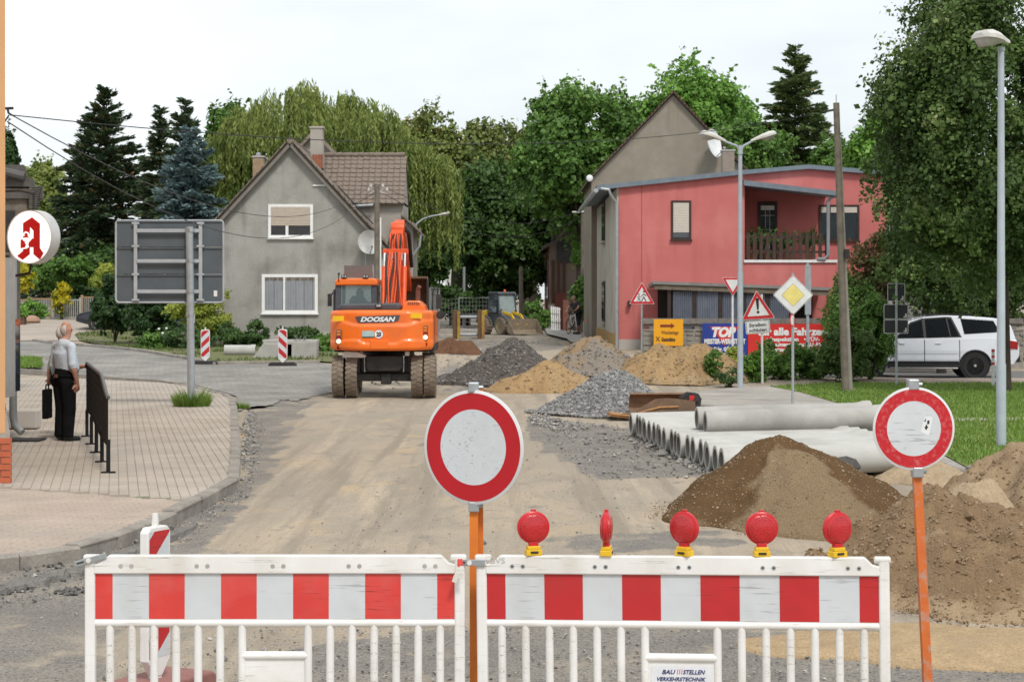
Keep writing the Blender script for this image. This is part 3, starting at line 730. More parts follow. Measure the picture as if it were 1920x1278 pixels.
# striped beacons
def beacon(p, h, wdt, yaw, left, label, foot_m, group=None, body=.03, name='striped_beacon', base=True):
    t = thing(name, label, 'beacon', p, yaw, group)
    z0 = .12
    mb = MB(); w2 = wdt/2
    mb.prism([(-.03,z0),(.03,z0),(w2,z0+.10),(w2,h-.03),(w2-.03,h),(-w2+.03,h),(-w2,h-.03),(-w2,z0+.10)], -body, body); mb.build('board', m_wp, t, bevel=.008)
    mb = MB(); mb.cyl((0,0,h), (0,0,h+.075), .022, .018, 12); mb.build('handle', m_wp, t, smooth=40)
    iw = w2-.014; zb, ztp = z0+.115, h-.025; n = 5; st = (ztp-zb)/n*1.0
    def clip(poly, zc, keep):
        o_ = []
        for i in range(len(poly)):
            a, b_ = poly[i], poly[(i+1)%len(poly)]; ia = (a[1] >= zc) == keep or a[1] == zc; ib = (b_[1] >= zc) == keep or b_[1] == zc
            if ia: o_.append(a)
            if ia != ib: f_ = (zc-a[1])/(b_[1]-a[1]); o_.append((a[0]+f_*(b_[0]-a[0]), zc))
        return o_
    sl = 2*iw*.95*(1 if left else -1)
    for side in (-1, 1):
        mb = MB(); y = -body-.0015 if side < 0 else body+.0015
        mb.add([(-iw,y,zb),(iw,y,zb),(iw,y,ztp),(-iw,y,ztp)], [(0,1,2,3)]); mb.build('white_sheet', m_refl_w, t)
        k = -3; y2 = y+(-.001 if side < 0 else .001)
        while k < 7:
            za = zb+st*k*2+st*.3
            pl = [(-iw,za-sl/2),(iw,za+sl/2),(iw,za+sl/2+st),(-iw,za-sl/2+st)]
            pl = clip(clip(pl, zb, True), ztp, False)
            if len(pl) > 2:
                mb = MB(); mb.add([(a,y2,b_) for a,b_ in pl], [tuple(range(len(pl)))]); mb.build('red_stripe', m_refl_r, t)
            k += 1
    mb = MB(); mb.cbox((0,0,.07), (.06,.05,.14)); mb.build('peg', m_wp, t)
    if base:
        mb = MB(); mb.prism([(-.42,0),(.42,0),(.40,.07),(.33,.11),(-.33,.11),(-.40,.07)], -.18, .18); mb.build('foot_plate', foot_m, t, bevel=.015)
    return t
pb = Vector((X_(291,11.7), 11.7, 0))
bc = beacon(pb, 1.0, .22, R(63), True, 'red and white beacon in a brown plastic foot just behind the lampless barrier', m_brownfoot, body=.03)
# the brown foot reaches out beside the beacon
q1 = G(385,683); q2 = G(530,686)
beacon(q1, 1.04, .27, 0, True, 'striped beacon on the setts beside the short concrete pipe', m_dark, 'striped beacons on the side street', body=.02)
beacon(q2, 1.09, .27, 0, False, 'striped beacon standing in front of the concrete blocks', m_dark, 'striped beacons on the side street', body=.02)
# ================================================================ MACHINES AND CARS
m_or = mat('machine_orange', (.88,.17,.012), .38, c2=(.82,.15,.012), scale=2, coat=.25, c3=(.66,.14,.03), scale3=2.2, streak=(.55,.17,.05), bump=.03, bscale=25)
m_or2 = mat('boom_orange', (.80,.10,.015), .45, c2=(.62,.08,.02), scale=6)
m_cabgrey = mat('cab_dark_grey', (.055,.06,.07), .5, c2=(.075,.08,.09), scale=4)
m_blk = mat('chassis_black', (.02,.02,.021), .6, c2=(.045,.04,.035), scale=5, bump=.1)
m_tyre = mat('dusty_tyre', (.17,.135,.105), .95, c2=(.24,.195,.15), scale=7, bump=.4, bscale=60)
m_tyreb = mat('tyre_black', (.02,.02,.02), .85, c2=(.03,.03,.03), scale=9)
m_cabglass = thinglass('cab_glass', (.20,.25,.26), .62)
m_chrome = mat('chrome_rod', (.6,.6,.6), .2, metal=.9)
m_yst = mat('yellow_sticker', (.85,.50,.01), .5, c2=(.8,.46,.01), scale=10)
m_wht = mat('white_paint', (.78,.78,.77), .5, c2=(.70,.70,.69), scale=6)
m_rustbucket = mat('worn_bucket_steel', (.16,.095,.06), .7, metal=.2, c2=(.24,.15,.09), scale=6, bump=.3, c3=(.10,.08,.07), scale3=3)
m_lamp_on = mat('lit_reverse_lamp', (1,.82,.5), .3, emit=1.6)
m_lamp_a = mat('amber_lens', (.75,.22,.02), .2); m_lamp_r = mat('tail_lens_red', (.35,.01,.01), .2)

def tread_wheel(parent, c, r, w_, rim_m, tyre_m, lugs=26, rimr=.55, name='wheel', tread=True):
    # axis along local x
    c = Vector(c); h = w_/2
    mb = MB(); mb.lathe([(r*rimr,-h*.8),(r*.9,-h),(r*.97,-h*.8),(r*.975,h*.8),(r*.9,h),(r*rimr,h*.8)], c, 'x', 40); wh = mb.build(name, tyre_m, parent, smooth=45)
    mb = MB(); mb.lathe([(0,-h*.45),(r*.2,-h*.5),(r*.25,-h*.3),(r*rimr*.8,-h*.35),(r*rimr,-h*.8),(r*(rimr+.03),-h*.83),(r*(rimr+.03),h*.83),(r*rimr,h*.8),(r*rimr*.8,h*.35),(r*.25,h*.3),(r*.2,h*.5),(0,h*.45)], c, 'x', 28); mb.build('rim', rim_m, wh, smooth=35)
    if tread:
        mb = MB()
        for k in range(lugs):
            for s in (-1, 1):
                a = 2*PI*(k+(.5 if s > 0 else 0))/lugs; da = .32*2*PI/lugs
                V = []
                for rr in (r*.95, r*1.0):
                    for (xx, aa) in ((s*h*.05,a-da*1.2),(s*h*1.0,a-da+.03),(s*h*1.0,a+da+.03),(s*h*.05,a+da*.8)):
                        V.append(c+Vector((xx, rr*math.cos(aa+.0), rr*math.sin(aa))))
                mb.add(V, [(0,1,2,3),(4,5,6,7),(0,1,5,4),(1,2,6,5),(2,3,7,6),(3,0,4,7)])
        mb.build('tread', tyre_m, wh)
    return wh
def excavator():
    base = G(722, 745)
    t = thing('excavator', 'orange wheeled excavator driving away, boom raised between cab and engine cover', 'excavator', (X_(722,base.y), base.y, 0))
    r = .49
    for (x, w_) in ((-1.07,.265),(-.755,.265),(.755,.265),(1.05,.265)):
        tread_wheel(t, (x,0,r), r, w_, m_blk, m_tyre)
    for x in (-.9, .9):
        tread_wheel(t, (x,2.6,r), r, .3, m_blk, m_tyre)
    # undercarriage
    mb = MB(); mb.bar((-1.1,0,.47),(1.1,0,.47),.2,.18); mb.cbox((.03,-.02,.44),(.24,.3,.26)); mb.build('rear_axle', m_blk, t, bevel=.03)
    mb = MB(); mb.bar((-1.1,2.6,.47),(1.1,2.6,.47),.2,.18); mb.build('front_axle', m_blk, t, bevel=.03)
    mb = MB(); mb.prism([(-.36,.62),(.34,.62),(.42,.72),(.42,.97),(-.42,.97),(-.42,.7)], -.3, 0); mb.build('rear_guard', m_blk, t, bevel=.025)
    mb = MB(); mb.box((-.55,-.1,.6),(.55,2.9,.95)); mb.cbox((-.62,.0,.78),(.1,.3,.4)); mb.cbox((.58,.0,.78),(.12,.3,.4)); mb.build('chassis', m_blk, t, bevel=.03)
    mb = MB(); mb.lathe([(.62,0),(.62,.16)], (0,1.2,.95), 'z', 32); mb.build('slew_ring', m_blk, t)
    for x in (-.46, .44):
        mb = MB(); mb.cyl((x,-.2,.6),(x,-.2,.98),.022,n=10); mb.build('steel_pin', m_chrome, t)
    mb = MB(); mb.prism([(-.97,.93),(-.42,.93),(-.42,.98),(-.6,1.06),(-.92,1.08),(-.97,1.04)], -.25, .1); mb.build('fender', m_wht, t, bevel=.02)
    mb = MB(); mb.cbox((.52,-.1,1.02),(.1,.2,.1)); mb.build('fender', m_wht, t, bevel=.02)
    mb = MB(); mb.box((-1.2,.25,1.05),(1.12,3.2,1.22)); mb.build('turntable', m_blk, t)
    # counterweight: curved rear skin
    def skin(u, z):               # u -1..1
        y = -.62+.42*abs(u)**5
        zs = 1.70+.10*sst(.45,.85,abs(u))                      # upper crease
        zl = 1.27+.10*(1-sst(.35,.55,abs(u)))*0 + .08*sst(.3,.45,abs(u))-.03*sst(.6,.9,abs(u))
        y += .05*sst(zs-.05, zs+.03, z)
        y -= .035*(1-sst(zl-.03, zl+.02, z))
        y += .10*sst(1.93,2.06,z)**2
        y += .05*(1-sst(1.08,1.16,z))
        return y
    nu, nzv = 56, 40; V = []; xs = []
    for j in range(nzv+1):
        for i in range(nu+1):
            u = -1+2*i/nu; z0 = 1.10+.05*sst(-1,1,u)*0+.02*abs(u)**4; zt = 2.03-.02*abs(u)**6
            z = z0+(zt-z0)*j/nzv
            hx = 1.185-.05*sst(1.9,2.05,z)**2-.04*(1-sst(1.1,1.2,z))
            V.append((-.065+u*hx, skin(u,z), z))
    mb = MB(); n = nu+1; mb.add(V, [(j*n+i,j*n+i+1,(j+1)*n+i+1,(j+1)*n+i) for j in range(nzv) for i in range(nu)])
    # close with sides and top
    k0 = [j*n for j in range(nzv+1)]; k1 = [j*n+nu for j in range(nzv+1)]
    def wall(ids, yb):
        A = [V[i] for i in ids]; B = [(a[0], yb, a[2]) for a in A]; q = len(A)
        mb.add(A+B, [(i,i+1,q+i+1,q+i) for i in range(q-1)])
    wall(k0, .9); wall(k1, .9); wall([nzv*n+i for i in range(n)], .9); wall(list(range(n)), .9)
    cw = mb.build('counterweight', m_or, t, smooth=50)
    def py(x, z): return skin(max(-1,min(1,(x+.065)/1.16)), z)-.004
    def decal(nm, poly, m, dy=0., parent=cw):
        q = MB(); ym = min(py(x,z) for x,z in poly)-.004-dy; q.prism(poly, ym, ym+.002)
        return q.build(nm, m, parent)
    # maker's panel
    q = MB(); pp_ = [(-.64,1.885),(-.3,1.895),(0,1.905),(.38,1.915),(.345,1.79),(.24,1.755),(-.05,1.742),(-.55,1.735),(-.60,1.78)]
    yp = min(py(x,z) for x,z in pp_)
    q.prism(pp_, yp-.012, yp+.06); pn = q.build('maker_panel', mat('panel_grey',(.07,.075,.09),.5), cw)
    text('DOOSAN', .105, mat('print_white',(.85,.85,.85),.5), pn, (-.125,yp-.015,1.822), width=.80, shear=.28, bold=.006)
    for x, z in ((-1.04,1.835),(.75,1.90)):
        w_, h_ = .13, .06
        d = decal('warning_sticker', [(x-w_,z-h_),(x+w_,z-h_),(x+w_,z+h_),(x-w_,z+h_)], m_yst)
        ink = mat('sticker_ink', (.12,.09,.01), .6)
        decal('pictogram', [(x-.10,z-.03),(x-.03,z-.03),(x-.065,z+.035)], mat('sticker_ink2',(.42,.26,.01),.6), .003)
        decal('pictogram', [(x+.02,z-.008),(x+.07,z-.008),(x+.07,z+.008),(x+.02,z+.008)], ink, .003)
        decal('pictogram', [(x+.085,z-.04),(x+.105,z-.04),(x+.105,z+.01),(x+.115,z+.01),(x+.095,z+.045),(x+.075,z+.01),(x+.085,z+.01)], ink, .003)
    x0, x1, z0, z1 = -.485, -.21, 1.40, 1.56
    pl = decal('number_plate', [(x0,z0),(x1,z0),(x1,z1),(x0,z1)], mat('plate_teal',(.30,.45,.45),.5,c2=(.45,.55,.53),scale=10))
    decal('plate_strip', [(x0,z0),(x1,z0),(x1,z0+.025),(x0,z0+.025)], mat('plate_green',(.03,.10,.07),.5), .003, pl)
    yd = py(-.105,1.48)
    q = MB(); q.lathe([(.103,0),(.103,-.006),(0,-.006)], (-.105,yd-.002,1.48), 'y', 36); ds = q.build('speed_disc', mat('print_white',(.85,.85,.85),.5), cw)
    q = MB(); q.tube([(-.105+.098*math.cos(a*PI/18), yd-.009, 1.48+.098*math.sin(a*PI/18)) for a in range(37)], .004, 5); q.build('rim_line', mat('thin_grey',(.25,.25,.25),.5), ds)
    text('20', .10, m_dark, ds, (-.105,yd-.012,1.48), width=.11, bold=.007)
    # tow pocket
    q = MB(); yq = py(.0,1.22); q.prism([(-.29,1.14),(.10,1.14),(.12,1.345),(-.30,1.345)], yq-.02, yq+.1); pk = q.build('tow_cover', m_or, cw, bevel=.012)
    for sx_, x, dz in ((-1,-1.03,0),(1,.955,.09)):
        yy = min(py(x-.05,1.4+dz), py(x+.05,1.3+dz))-.012
        q = MB(); q.box((x-.06,yy-.002,1.26+dz),(x+.06,yy+.05,1.58+dz)); hs_ = q.build('tail_light', m_cabgrey, cw, bevel=.008)
        for zc, m_, s_ in ((1.535,m_lamp_a,.03),(1.47,m_lamp_a,.03),(1.40,m_lamp_r,.035)):
            q = MB(); q.cbox((x,yy-.006,zc+dz),(.085,.012,s_*1.6)); q.build('lens', m_, hs_)
        q = MB(); q.lathe([(.052,0),(.052,-.012),(.03,-.02),(0,-.022)], (x,yy-.001,1.315+dz), 'y', 20); q.build('lit_lens', m_lamp_on, hs_)
        q = MB(); q.lathe([(.05,0),(.05,-.008),(.038,-.008),(.03,.0),(0,.0)], (x,py(x,1.17+dz)-.004,1.165+dz*.9), 'y', 20); q.build('lifting_eye', m_lamp_r, cw)
    # engine hood and side boxes
    mb = MB(); mb.prism([(-1.1,2.02),(.34,2.02),(.36,2.10),(.31,2.19),(-1.0,2.17),(-1.09,2.1)], -.25, 1.0); mb.build('hood', m_cabgrey, t, bevel=.04)
    mb = MB(); mb.cbox((-.13,-.26,2.13),(.15,.04,.09)); cmr = mb.build('camera_box', m_blk, t, bevel=.01)
    mb = MB(); mb.cbox((-.13,-.285,2.13),(.10,.01,.05)); mb.build('lens', m_chrome, cmr)
    mb = MB(); mb.prism([(.38,2.0),(.96,2.0),(.92,2.12),(.80,2.24),(.52,2.245),(.45,2.16)], -.2, 1.2); vb = mb.build('vent_housing', m_or, t, bevel=.03)
    for k in range(6):
        mb = MB(); mb.cbox((.55+k*.048,-.205,2.18),(.018,.03,.06)); mb.build('vent_slot', m_dark, vb)
    mb = MB(); mb.box((.4,.6,1.2),(1.12,3.0,2.0)); mb.build('engine_cover', m_or, t, bevel=.05)
    mb = MB(); mb.cyl((.72,.9,2.0),(.72,.9,2.52),.06,.055,14); mb.cyl((.72,.9,2.5),(.76,.85,2.58),.055,.05,14); mb.build('exhaust_stack', mat('rusty_exhaust',(.13,.05,.035),.8,c2=(.2,.08,.05),scale=10), t)
    # cab
    c0, c1 = 1.0, 2.7                 # rear, front (y)
    mb = MB()
    for x in (-1.2, -.30):
        for y in (c0, c1): mb.bar((x,y,1.2),(x+(.03 if x < -1 else -.03),y+(.05 if y == c0 else -.15),2.66),.13 if y == c0 else .08,.14)
    mb.box((-1.25,c0,1.2),(-.25,c1,1.75)); mb.build('cab_frame', m_cabgrey, t, bevel=.02)
    mb = MB(); mb.box((-1.24,c0-.02,1.75),(-.26,c0+.04,2.14)); mb.build('cab_rear_panel', m_cabgrey, t)
    mb = MB(); mb.prism([(-1.24,2.60),(-.25,2.60),(-.23,2.68),(-.29,2.77),(-1.18,2.77),(-1.26,2.7)], c0-.08, c1+.1); rf = mb.build('cab_roof', m_or, t, bevel=.04, seg=3)
    mb = MB(); mb.box((-1.12,c0+.0,2.1),(-.36,c0+.015,2.62)); mb.build('rear_window', m_cabglass, t)
    mb = MB(); mb.box((-1.255,c0+.1,1.7),(-1.245,c1-.1,2.6)); mb.box((-.25,c0+.1,1.7),(-.245,c1-.1,2.6)); mb.build('side_window', m_cabglass, t)
    # seat and operator seen through the rear window
    mb = MB(); mb.prism([(-.95,1.76),(-.52,1.76),(-.53,2.25),(-.60,2.36),(-.87,2.36),(-.94,2.25)], c0+.32, c0+.44); mb.build('seat', mat('seat_blue_grey', (.05,.07,.09), .8), t, bevel=.03)
    # roof guard, work lamps, mirrors
    mb = MB(); mb.box((-1.07,c0+.3,2.79),(-.37,c0+.33,3.08)); mb.build('roof_guard', mat('guard_mesh',(.13,.105,.10),.7,c2=(.17,.14,.13),scale=30), t)
    for x in (-1.07, -.37):
        mb = MB(); mb.bar((x,c0+.32,2.75),(x,c0+.3,3.09),.02,.02); mb.build('guard_post', m_galv, t)
    for x in (-1.03, -.52):
        mb = MB(); mb.cbox((x,c0-.06,2.81),(.13,.07,.08)); lp = mb.build('work_lamp', m_blk, t, bevel=.01)
        for dx in (-.03, .03):
            mb = MB(); mb.lathe([(.026,0),(.02,-.008),(0,-.01)], (x+dx,c0-.097,2.81), 'y', 12); mb.build('lens', m_chrome, lp)
    mb = MB(); mb.tube([(-1.15,c0-.05,2.6),(-1.16,c0-.1,2.78),(-1.15,c0-.1,2.86)],.012,6); mb.lathe([(.0,0),(.03,.01),(.025,.06),(0,.07)],(-1.15,c0-.1,2.84),'z',10); mb.build('aerial', m_blk, t)
    mb = MB(); mb.bar((-1.24,c0+.25,2.55),(-1.38,c0+.25,2.35),.03,.03); mb.cbox((-1.40,c0+.25,2.26),(.1,.05,.3)); mb.build('mirror', m_blk, t, bevel=.015)
    mb = MB(); mb.box((-1.30,c0+.02,1.2),(-1.265,c0+1.5,2.5)); mb.build('cab_door', m_cabgrey, t, bevel=.01)
    mb = MB(); mb.tube([(1.05,1.2,1.9),(1.06,1.2,2.45),(1.12,1.2,2.6),(1.18,1.2,2.55),(1.18,1.2,2.1)],.02,6); mb.tube([(.92,1.4,2.0),(.93,1.4,2.75)],.03,6); mb.cbox((1.2,1.2,2.22),(.12,.06,.35)); mb.build('hand_rail', m_blk, t)
    mb = MB(); mb.lathe([(.0,-.02),(.09,-.02),(.10,0),(0,.03)],(1.24,1.15,1.9),'y',16); mb.build('mirror', m_blk, t)
    # boom: raised main boom, folded stick, bucket (leans a little to the right going away)
    bx = lambda y: .10+.05*(y-1)
    def bar(nm, pts, w_, hs, m):
        q = MB()
        for i in range(len(pts)-1):
            pass
        n_ = len(pts); V = []
        for i, (y, z) in enumerate(pts):
            a = Vector((pts[min(i+1,n_-1)][0]-pts[max(i-1,0)][0], pts[min(i+1,n_-1)][1]-pts[max(i-1,0)][1])).normalized(); nn = Vector((-a.y,a.x))
            h = hs[i]/2; x = bx(y)
            for sx_, sn in ((-1,-1),(1,-1),(1,1),(-1,1)): V.append((x+sx_*w_/2, y+nn.x*h*sn, z+nn.y*h*sn))
        q.add(V, [(4*i+k,4*i+(k+1)%4,4*i+4+(k+1)%4,4*i+4+k) for i in range(n_-1) for k in range(4)]+[(0,3,2,1),tuple(range(4*n_-4,4*n_))])
        return q.build(nm, m, t, bevel=.02)
    bar('boom', [(1.3,1.7),(1.55,2.4),(1.75,3.0),(2.0,3.6),(2.35,4.0)], .30, [.4,.45,.5,.45,.3], m_or2)
    bar('stick', [(2.25,3.9),(2.7,4.05),(3.6,3.3),(4.5,2.55)], .24, [.3,.4,.35,.22], m_or2)
    mb = MB(); mb.lathe([(.0,-.16),(.16,-.16),(.17,-.1),(.17,.1),(.16,.16),(0,.16)], (bx(2.3),2.25,3.98), 'x', 24); mb.build('knuckle', m_or2, t, smooth=40)
    mb = MB(); mb.cbox((bx(1.9)-.0,1.72,3.42),(.62,.12,.13)); mb.build('hose_bracket', m_or2, t, bevel=.015)
    for s in (-1, 1):
        x = bx(1.5)+s*.245
        mb = MB(); mb.cyl((x,1.05,1.95),(x,1.55,3.05),.062,n=14); cy = mb.build('lift_cylinder', m_or2, t, smooth=40)
        mb = MB(); mb.cyl((x,1.55,3.05),(x,1.70,3.40),.034,n=12); mb.build('piston_rod', m_chrome, cy)
        mb = MB(); mb.bar((x,1.05,1.75),(x+s*.02,1.1,2.1),.09,.22); mb.build('boom_bracket', m_or2, t, bevel=.02)
    rn = random.Random(3)
    for k in range(9):
        dx = -.2+.05*k; m_ = m_or2 if k%3 else m_blk; pts = []
        for i in range(10):
            f_ = i/9; y = 1.08+.62*f_+(.0 if k%2 else -.05); z = 1.98+1.42*f_
            pts.append((bx(y)+dx*(1-.25*f_)+.03*math.sin(f_*5+k), y-.05-.06*math.sin(f_*PI), z))
        mb = MB(); mb.tube(pts, .018+.006*(k%2), 7); hz_ = mb.build('hose', m_, t, smooth=60)
        e = Vector(pts[-1]); mb = MB(); mb.cyl(e-Vector((0,.0,.18)), e-Vector((0,.0,.02)), .027, n=10); mb.build('fitting', m_chrome, hz_)
    for k in range(8):
        dx = -.20+.055*k; pts = []
        for i in range(8):
            f_ = i/7; y = 1.70+.45*f_; z = 3.42+.45*f_+.16*math.sin(f_*PI)*(1 if k%2 else .6)
            pts.append((bx(y)+dx*(1-.35*f_)+.02*math.sin(k*2.+f_*3), y-.22*math.sin(f_*PI), z))
        mb = MB(); mb.tube(pts, .019, 7); mb.build('hose', m_blk if k%2 == 0 else m_or2, t, smooth=60)
    mb = MB(); mb.tube([(bx(2.6)+.16,2.3,4.0),(bx(3)+.2,2.9,3.9),(bx(4)+.17,3.9,3.1)],.05,8); mb.build('stick_cylinder', m_blk, t, smooth=60)
    x = bx(4.5)+.12                              # bucket tucked under the stick, open side back
    mb = MB(); pr = [(4.3,2.85),(4.75,2.75),(4.95,2.4),(4.8,2.05),(4.4,1.95),(4.0,2.05)]
    pin = [(4.3,2.80),(4.70,2.70),(4.89,2.4),(4.76,2.10),(4.4,2.0),(4.02,2.1)]
    mb.prism(pr+pin[::-1], x-.42, x+.42, 'x')
    for s in (x-.42, x+.40): mb.prism(pr, s, s+.02, 'x')
    mb.build('bucket', m_rustbucket, t)
    return t
excavator()

def loader():
    Y = 93.; gz = .5; c = Vector((X_(948,Y), Y, g(X_(948,Y),Y)))
    t = thing('wheel_loader', 'small dark grey and yellow wheel loader with its bucket lowered', 'loader', c, R(-57)); t.scale = (.8,.8,.8)
    my = mat('loader_yellow',(.80,.52,.02),.5,c2=(.70,.44,.03),scale=5); mg = mat('loader_grey',(.075,.085,.10),.5,c2=(.10,.105,.12),scale=4)
    r = .5
    for x, y in ((-1.05,-.72),(-1.05,.72),(.75,-.72),(.75,.72)):
        M = Matrix.Rotation(PI/2, 4, 'Z')
        mb = MB(); mb.lathe([(.28,-.17),(.46,-.2),(.5,-.13),(.5,.13),(.46,.2),(.28,.17)], (x,y,r), 'y', 28); wh = mb.build('wheel', m_tyre, t, smooth=45)
        mb = MB(); mb.lathe([(0,-.12),(.12,-.14),(.24,-.10),(.29,-.18),(.29,.18),(.24,.1),(.12,.14),(0,.12)], (x,y,r), 'y', 20); mb.build('rim', my, wh, smooth=35)
        mb = MB()
        for k in range(18):
            a = 2*PI*k/18
            for s in (-1,1):
                V = []
                for rr in (.48,.53):
                    for yy, aa in ((s*.02,a-.08),(s*.19,a-.02),(s*.19,a+.08),(s*.02,a+.02)): V.append((x+rr*math.cos(aa), y+yy, r+rr*math.sin(aa)))
                mb.add(V, [(4,5,6,7),(0,1,5,4),(1,2,6,5),(2,3,7,6),(3,0,4,7)])
        mb.build('tread', m_tyre, wh)
    mb = MB(); mb.prism([(-1.9,.55),(1.1,.55),(1.2,.9),(.2,1.25),(-1.0,1.35),(-1.9,1.2)], -.5, .5); mb.build('body', mg, t, bevel=.05)
    mb = MB(); mb.prism([(-1.95,.9),(-1.2,1.0),(-1.2,1.45),(-1.7,1.4),(-1.95,1.2)], -.55, .55); mb.build('engine_hood', my, t, bevel=.05)
    for x in (-1.05, .75):
        for s in (-1,1):
            mb = MB(); mb.tube([(x+.6*math.cos(a), s*.72, r+.6*math.sin(a)) for a in [PI*k/8 for k in range(1,8)]], .05, 6); mb.build('mudguard', mg, t)
    mb = MB()
    for x, x2 in ((-.95,-.85),(.25,.05)):
        for y in (-.6,.6): mb.bar((x,y,1.2),(x2,y*.92,2.4),.07,.07)
    mb.build('cab_frame', mg, t)
    mb = MB(); mb.prism([(-1.0,2.38),(.2,2.38),(.12,2.5),(-.9,2.5)], -.62, .62); mb.build('cab_roof', mg, t, bevel=.03)
    for a, b_ in (((.22,1.25),(.06,2.38)),((-.93,1.3),(-.85,2.38))):
        mb = MB(); mb.add([(a[0],-.55,a[1]),(a[0],.55,a[1]),(b_[0],.5,b_[1]),(b_[0],-.5,b_[1])], [(0,1,2,3)]); mb.build('windscreen', mat('pale_cab_glass',(.36,.44,.45),.1,spec=.6), t)
    for s in (-1,1):
        mb = MB(); mb.add([(-.9,s*.6,1.3),(.2,s*.6,1.3),(.05,s*.55,2.36),(-.84,s*.55,2.36)], [(0,1,2,3)]); mb.build('side_window', glassmat('dark_glass',(.03,.05,.06)), t)
    mb = MB(); mb.lathe([(0,0),(.07,0),(.07,.09),(.04,.13),(0,.14)], (-.4,.2,2.5), 'z', 14); mb.build('beacon_lamp', mat('beacon_orange',(.8,.15,.02),.3), t, smooth=40)
    for s in (-1,1):
        mb = MB(); mb.bar((.2,s*.32,1.3),(1.1,s*.32,1.15),.08,.16); mb.bar((1.1,s*.32,1.15),(1.75,s*.32,.55),.08,.16); mb.build('lift_arm', my, t, bevel=.01)
        mb = MB(); mb.cyl((.4,s*.2,1.0),(1.3,s*.2,.8),.05,n=10); mb.build('cylinder', m_chrome, t)
        mb = MB(); mb.lathe([(0,-.02),(.07,-.02),(.07,.04),(0,.05)],(.3,s*.5,1.45),'x',12); mb.build('headlight', m_chrome, t)
    mb = MB(); pr = [(1.75,.95),(1.68,.3),(1.8,.1),(2.5,.06)]; pi_ = [(2.5,.09),(1.82,.14),(1.73,.32),(1.80,.95)]
    mb.prism(pr+pi_, -1.0, 1.0); 
    for s in (-1.0,.97): mb.prism([(1.75,.95),(1.68,.3),(1.8,.1),(2.5,.06),(2.2,.5)], s, s+.03)
    mb.build('bucket', mat('bucket_sandy',(.30,.24,.17),.8,c2=(.22,.18,.13),scale=4), t)
loader()

def wheel_car(parent, c, r, alloy, side, spokes=5):
    c = Vector(c)
    mb = MB(); mb.lathe([(r*.66,-.10),(r*.93,-.115),(r,-.08),(r,.08),(r*.93,.115),(r*.66,.10)], c, 'y', 40); wh = mb.build('wheel', m_tyreb, parent, smooth=45)
    yo = side*.085
    mb = MB(); mb.lathe([(0,side*.02),(r*.55,side*.02),(r*.63,side*.06),(r*.67,side*.106),(r*.64,side*.108),(r*.58,side*.05)], c, 'y', 40); rm = mb.build('rim', alloy, wh, smooth=35)
    mb = MB()
    for k in range(spokes):
        a = 2*PI*k/spokes+.3
        for d in (-.09,.09): mb.bar(c+Vector((.04*math.cos(a),yo*.9,.04*math.sin(a))), c+Vector((r*.62*math.cos(a+d),yo,r*.62*math.sin(a+d))), .035, .03, up=(0,1,0))
    mb.build('spokes', alloy, rm)
    mb = MB(); mb.lathe([(.045,0),(.03,side*.012),(0,side*.014)], c+Vector((0,yo+side*.012,0)), 'y', 16); mb.build('hub_cap', m_chrome, rm)
    return wh
def arch(x, r, z0, n=9):         # wheel-arch points, left to right, over the wheel
    return [(x+r*math.cos(PI-PI*k/(n-1)), z0+r*math.sin(PI-PI*k/(n-1))) for k in range(n)]
def car(label, loc, rz, paint, alloy, L, H, belt, W, wf, wr, r, low, roofline, wins, dark_trim, name='parked_car', suv=True):
    # local x forward (front at +), y left, z up; body as loft of side outline with rounded shoulders
    t = thing(name, label, 'car', loc, rz)
    xf, xr = L/2, -L/2
    outline = low(xf, xr)
    mb = MB(); n = len(outline)
    secs = [(W/2-.06, 0.), (W/2, .5), (W/2, 1.)]
    V = []
    def wy(z):              # half width against height
        return W/2*(1-.05*sst(.75,1.15,z)-.05*(1-sst(.2,.5,z)))
    left = [(x, wy(z), z) for x,z in outline]; right = [(x, -wy(z), z) for x,z in outline]
    mb.add(left+right, [tuple(range(n)), tuple(range(n,2*n))[::-1]]+[(i,n+i,n+(i+1)%n,(i+1)%n) for i in range(n)])
    body = mb.build('body', paint, t, bevel=.045, seg=3)
    # cabin
    mb = MB(); n = len(roofline); wt = lambda z: W/2*.955-(.26*(z-belt)/(H-belt))*.9
    left = [(x, wt(z), z) for x,z in roofline]; right = [(x, -wt(z), z) for x,z in roofline]
    mb.add(left+right, [tuple(range(n)), tuple(range(n,2*n))[::-1]]+[(i,n+i,n+(i+1)%n,(i+1)%n) for i in range(n)])
    mb.build('cabin', paint, t, bevel=.03, seg=3)
    gl = mat('car_glass', (.012,.014,.017), .08, c2=(.01,.012,.014), spec=.45); 
    for poly, m_ in wins:
        for s in (-1,1):
            q = MB(); q.add([(x, s*(wt(z)+.006), z) for x,z in poly], [tuple(range(len(poly)))]); q.build('window', m_ or gl, t)
    # windscreen and rear window follow the roofline ends
    a, b_ = roofline[0], roofline[1]
    for (p, q_) in ((roofline[0],roofline[1]), (roofline[-1],roofline[-2])):
        q = MB(); o_ = .012*(1 if p[0] > 0 else -1)
        f0, f1 = .08, .92; pa = (p[0]+(q_[0]-p[0])*f0, p[1]+(q_[1]-p[1])*f0); pb_ = (p[0]+(q_[0]-p[0])*f1, p[1]+(q_[1]-p[1])*f1)
        q.add([(pa[0]+o_,wt(pa[1])-.08,pa[1]+.01),(pa[0]+o_,-wt(pa[1])+.08,pa[1]+.01),(pb_[0]+o_,-wt(pb_[1])+.08,pb_[1]+.01),(pb_[0]+o_,wt(pb_[1])-.08,pb_[1]+.01)], [(0,1,2,3)])
        q.build('windscreen' if p[0] > 0 else 'rear_window', gl, t)
    for x in (wf, wr):
        for s in (-1,1): wheel_car(t, (x, s*(W/2-.13), r), r, alloy, s)
    return t, wy, wt
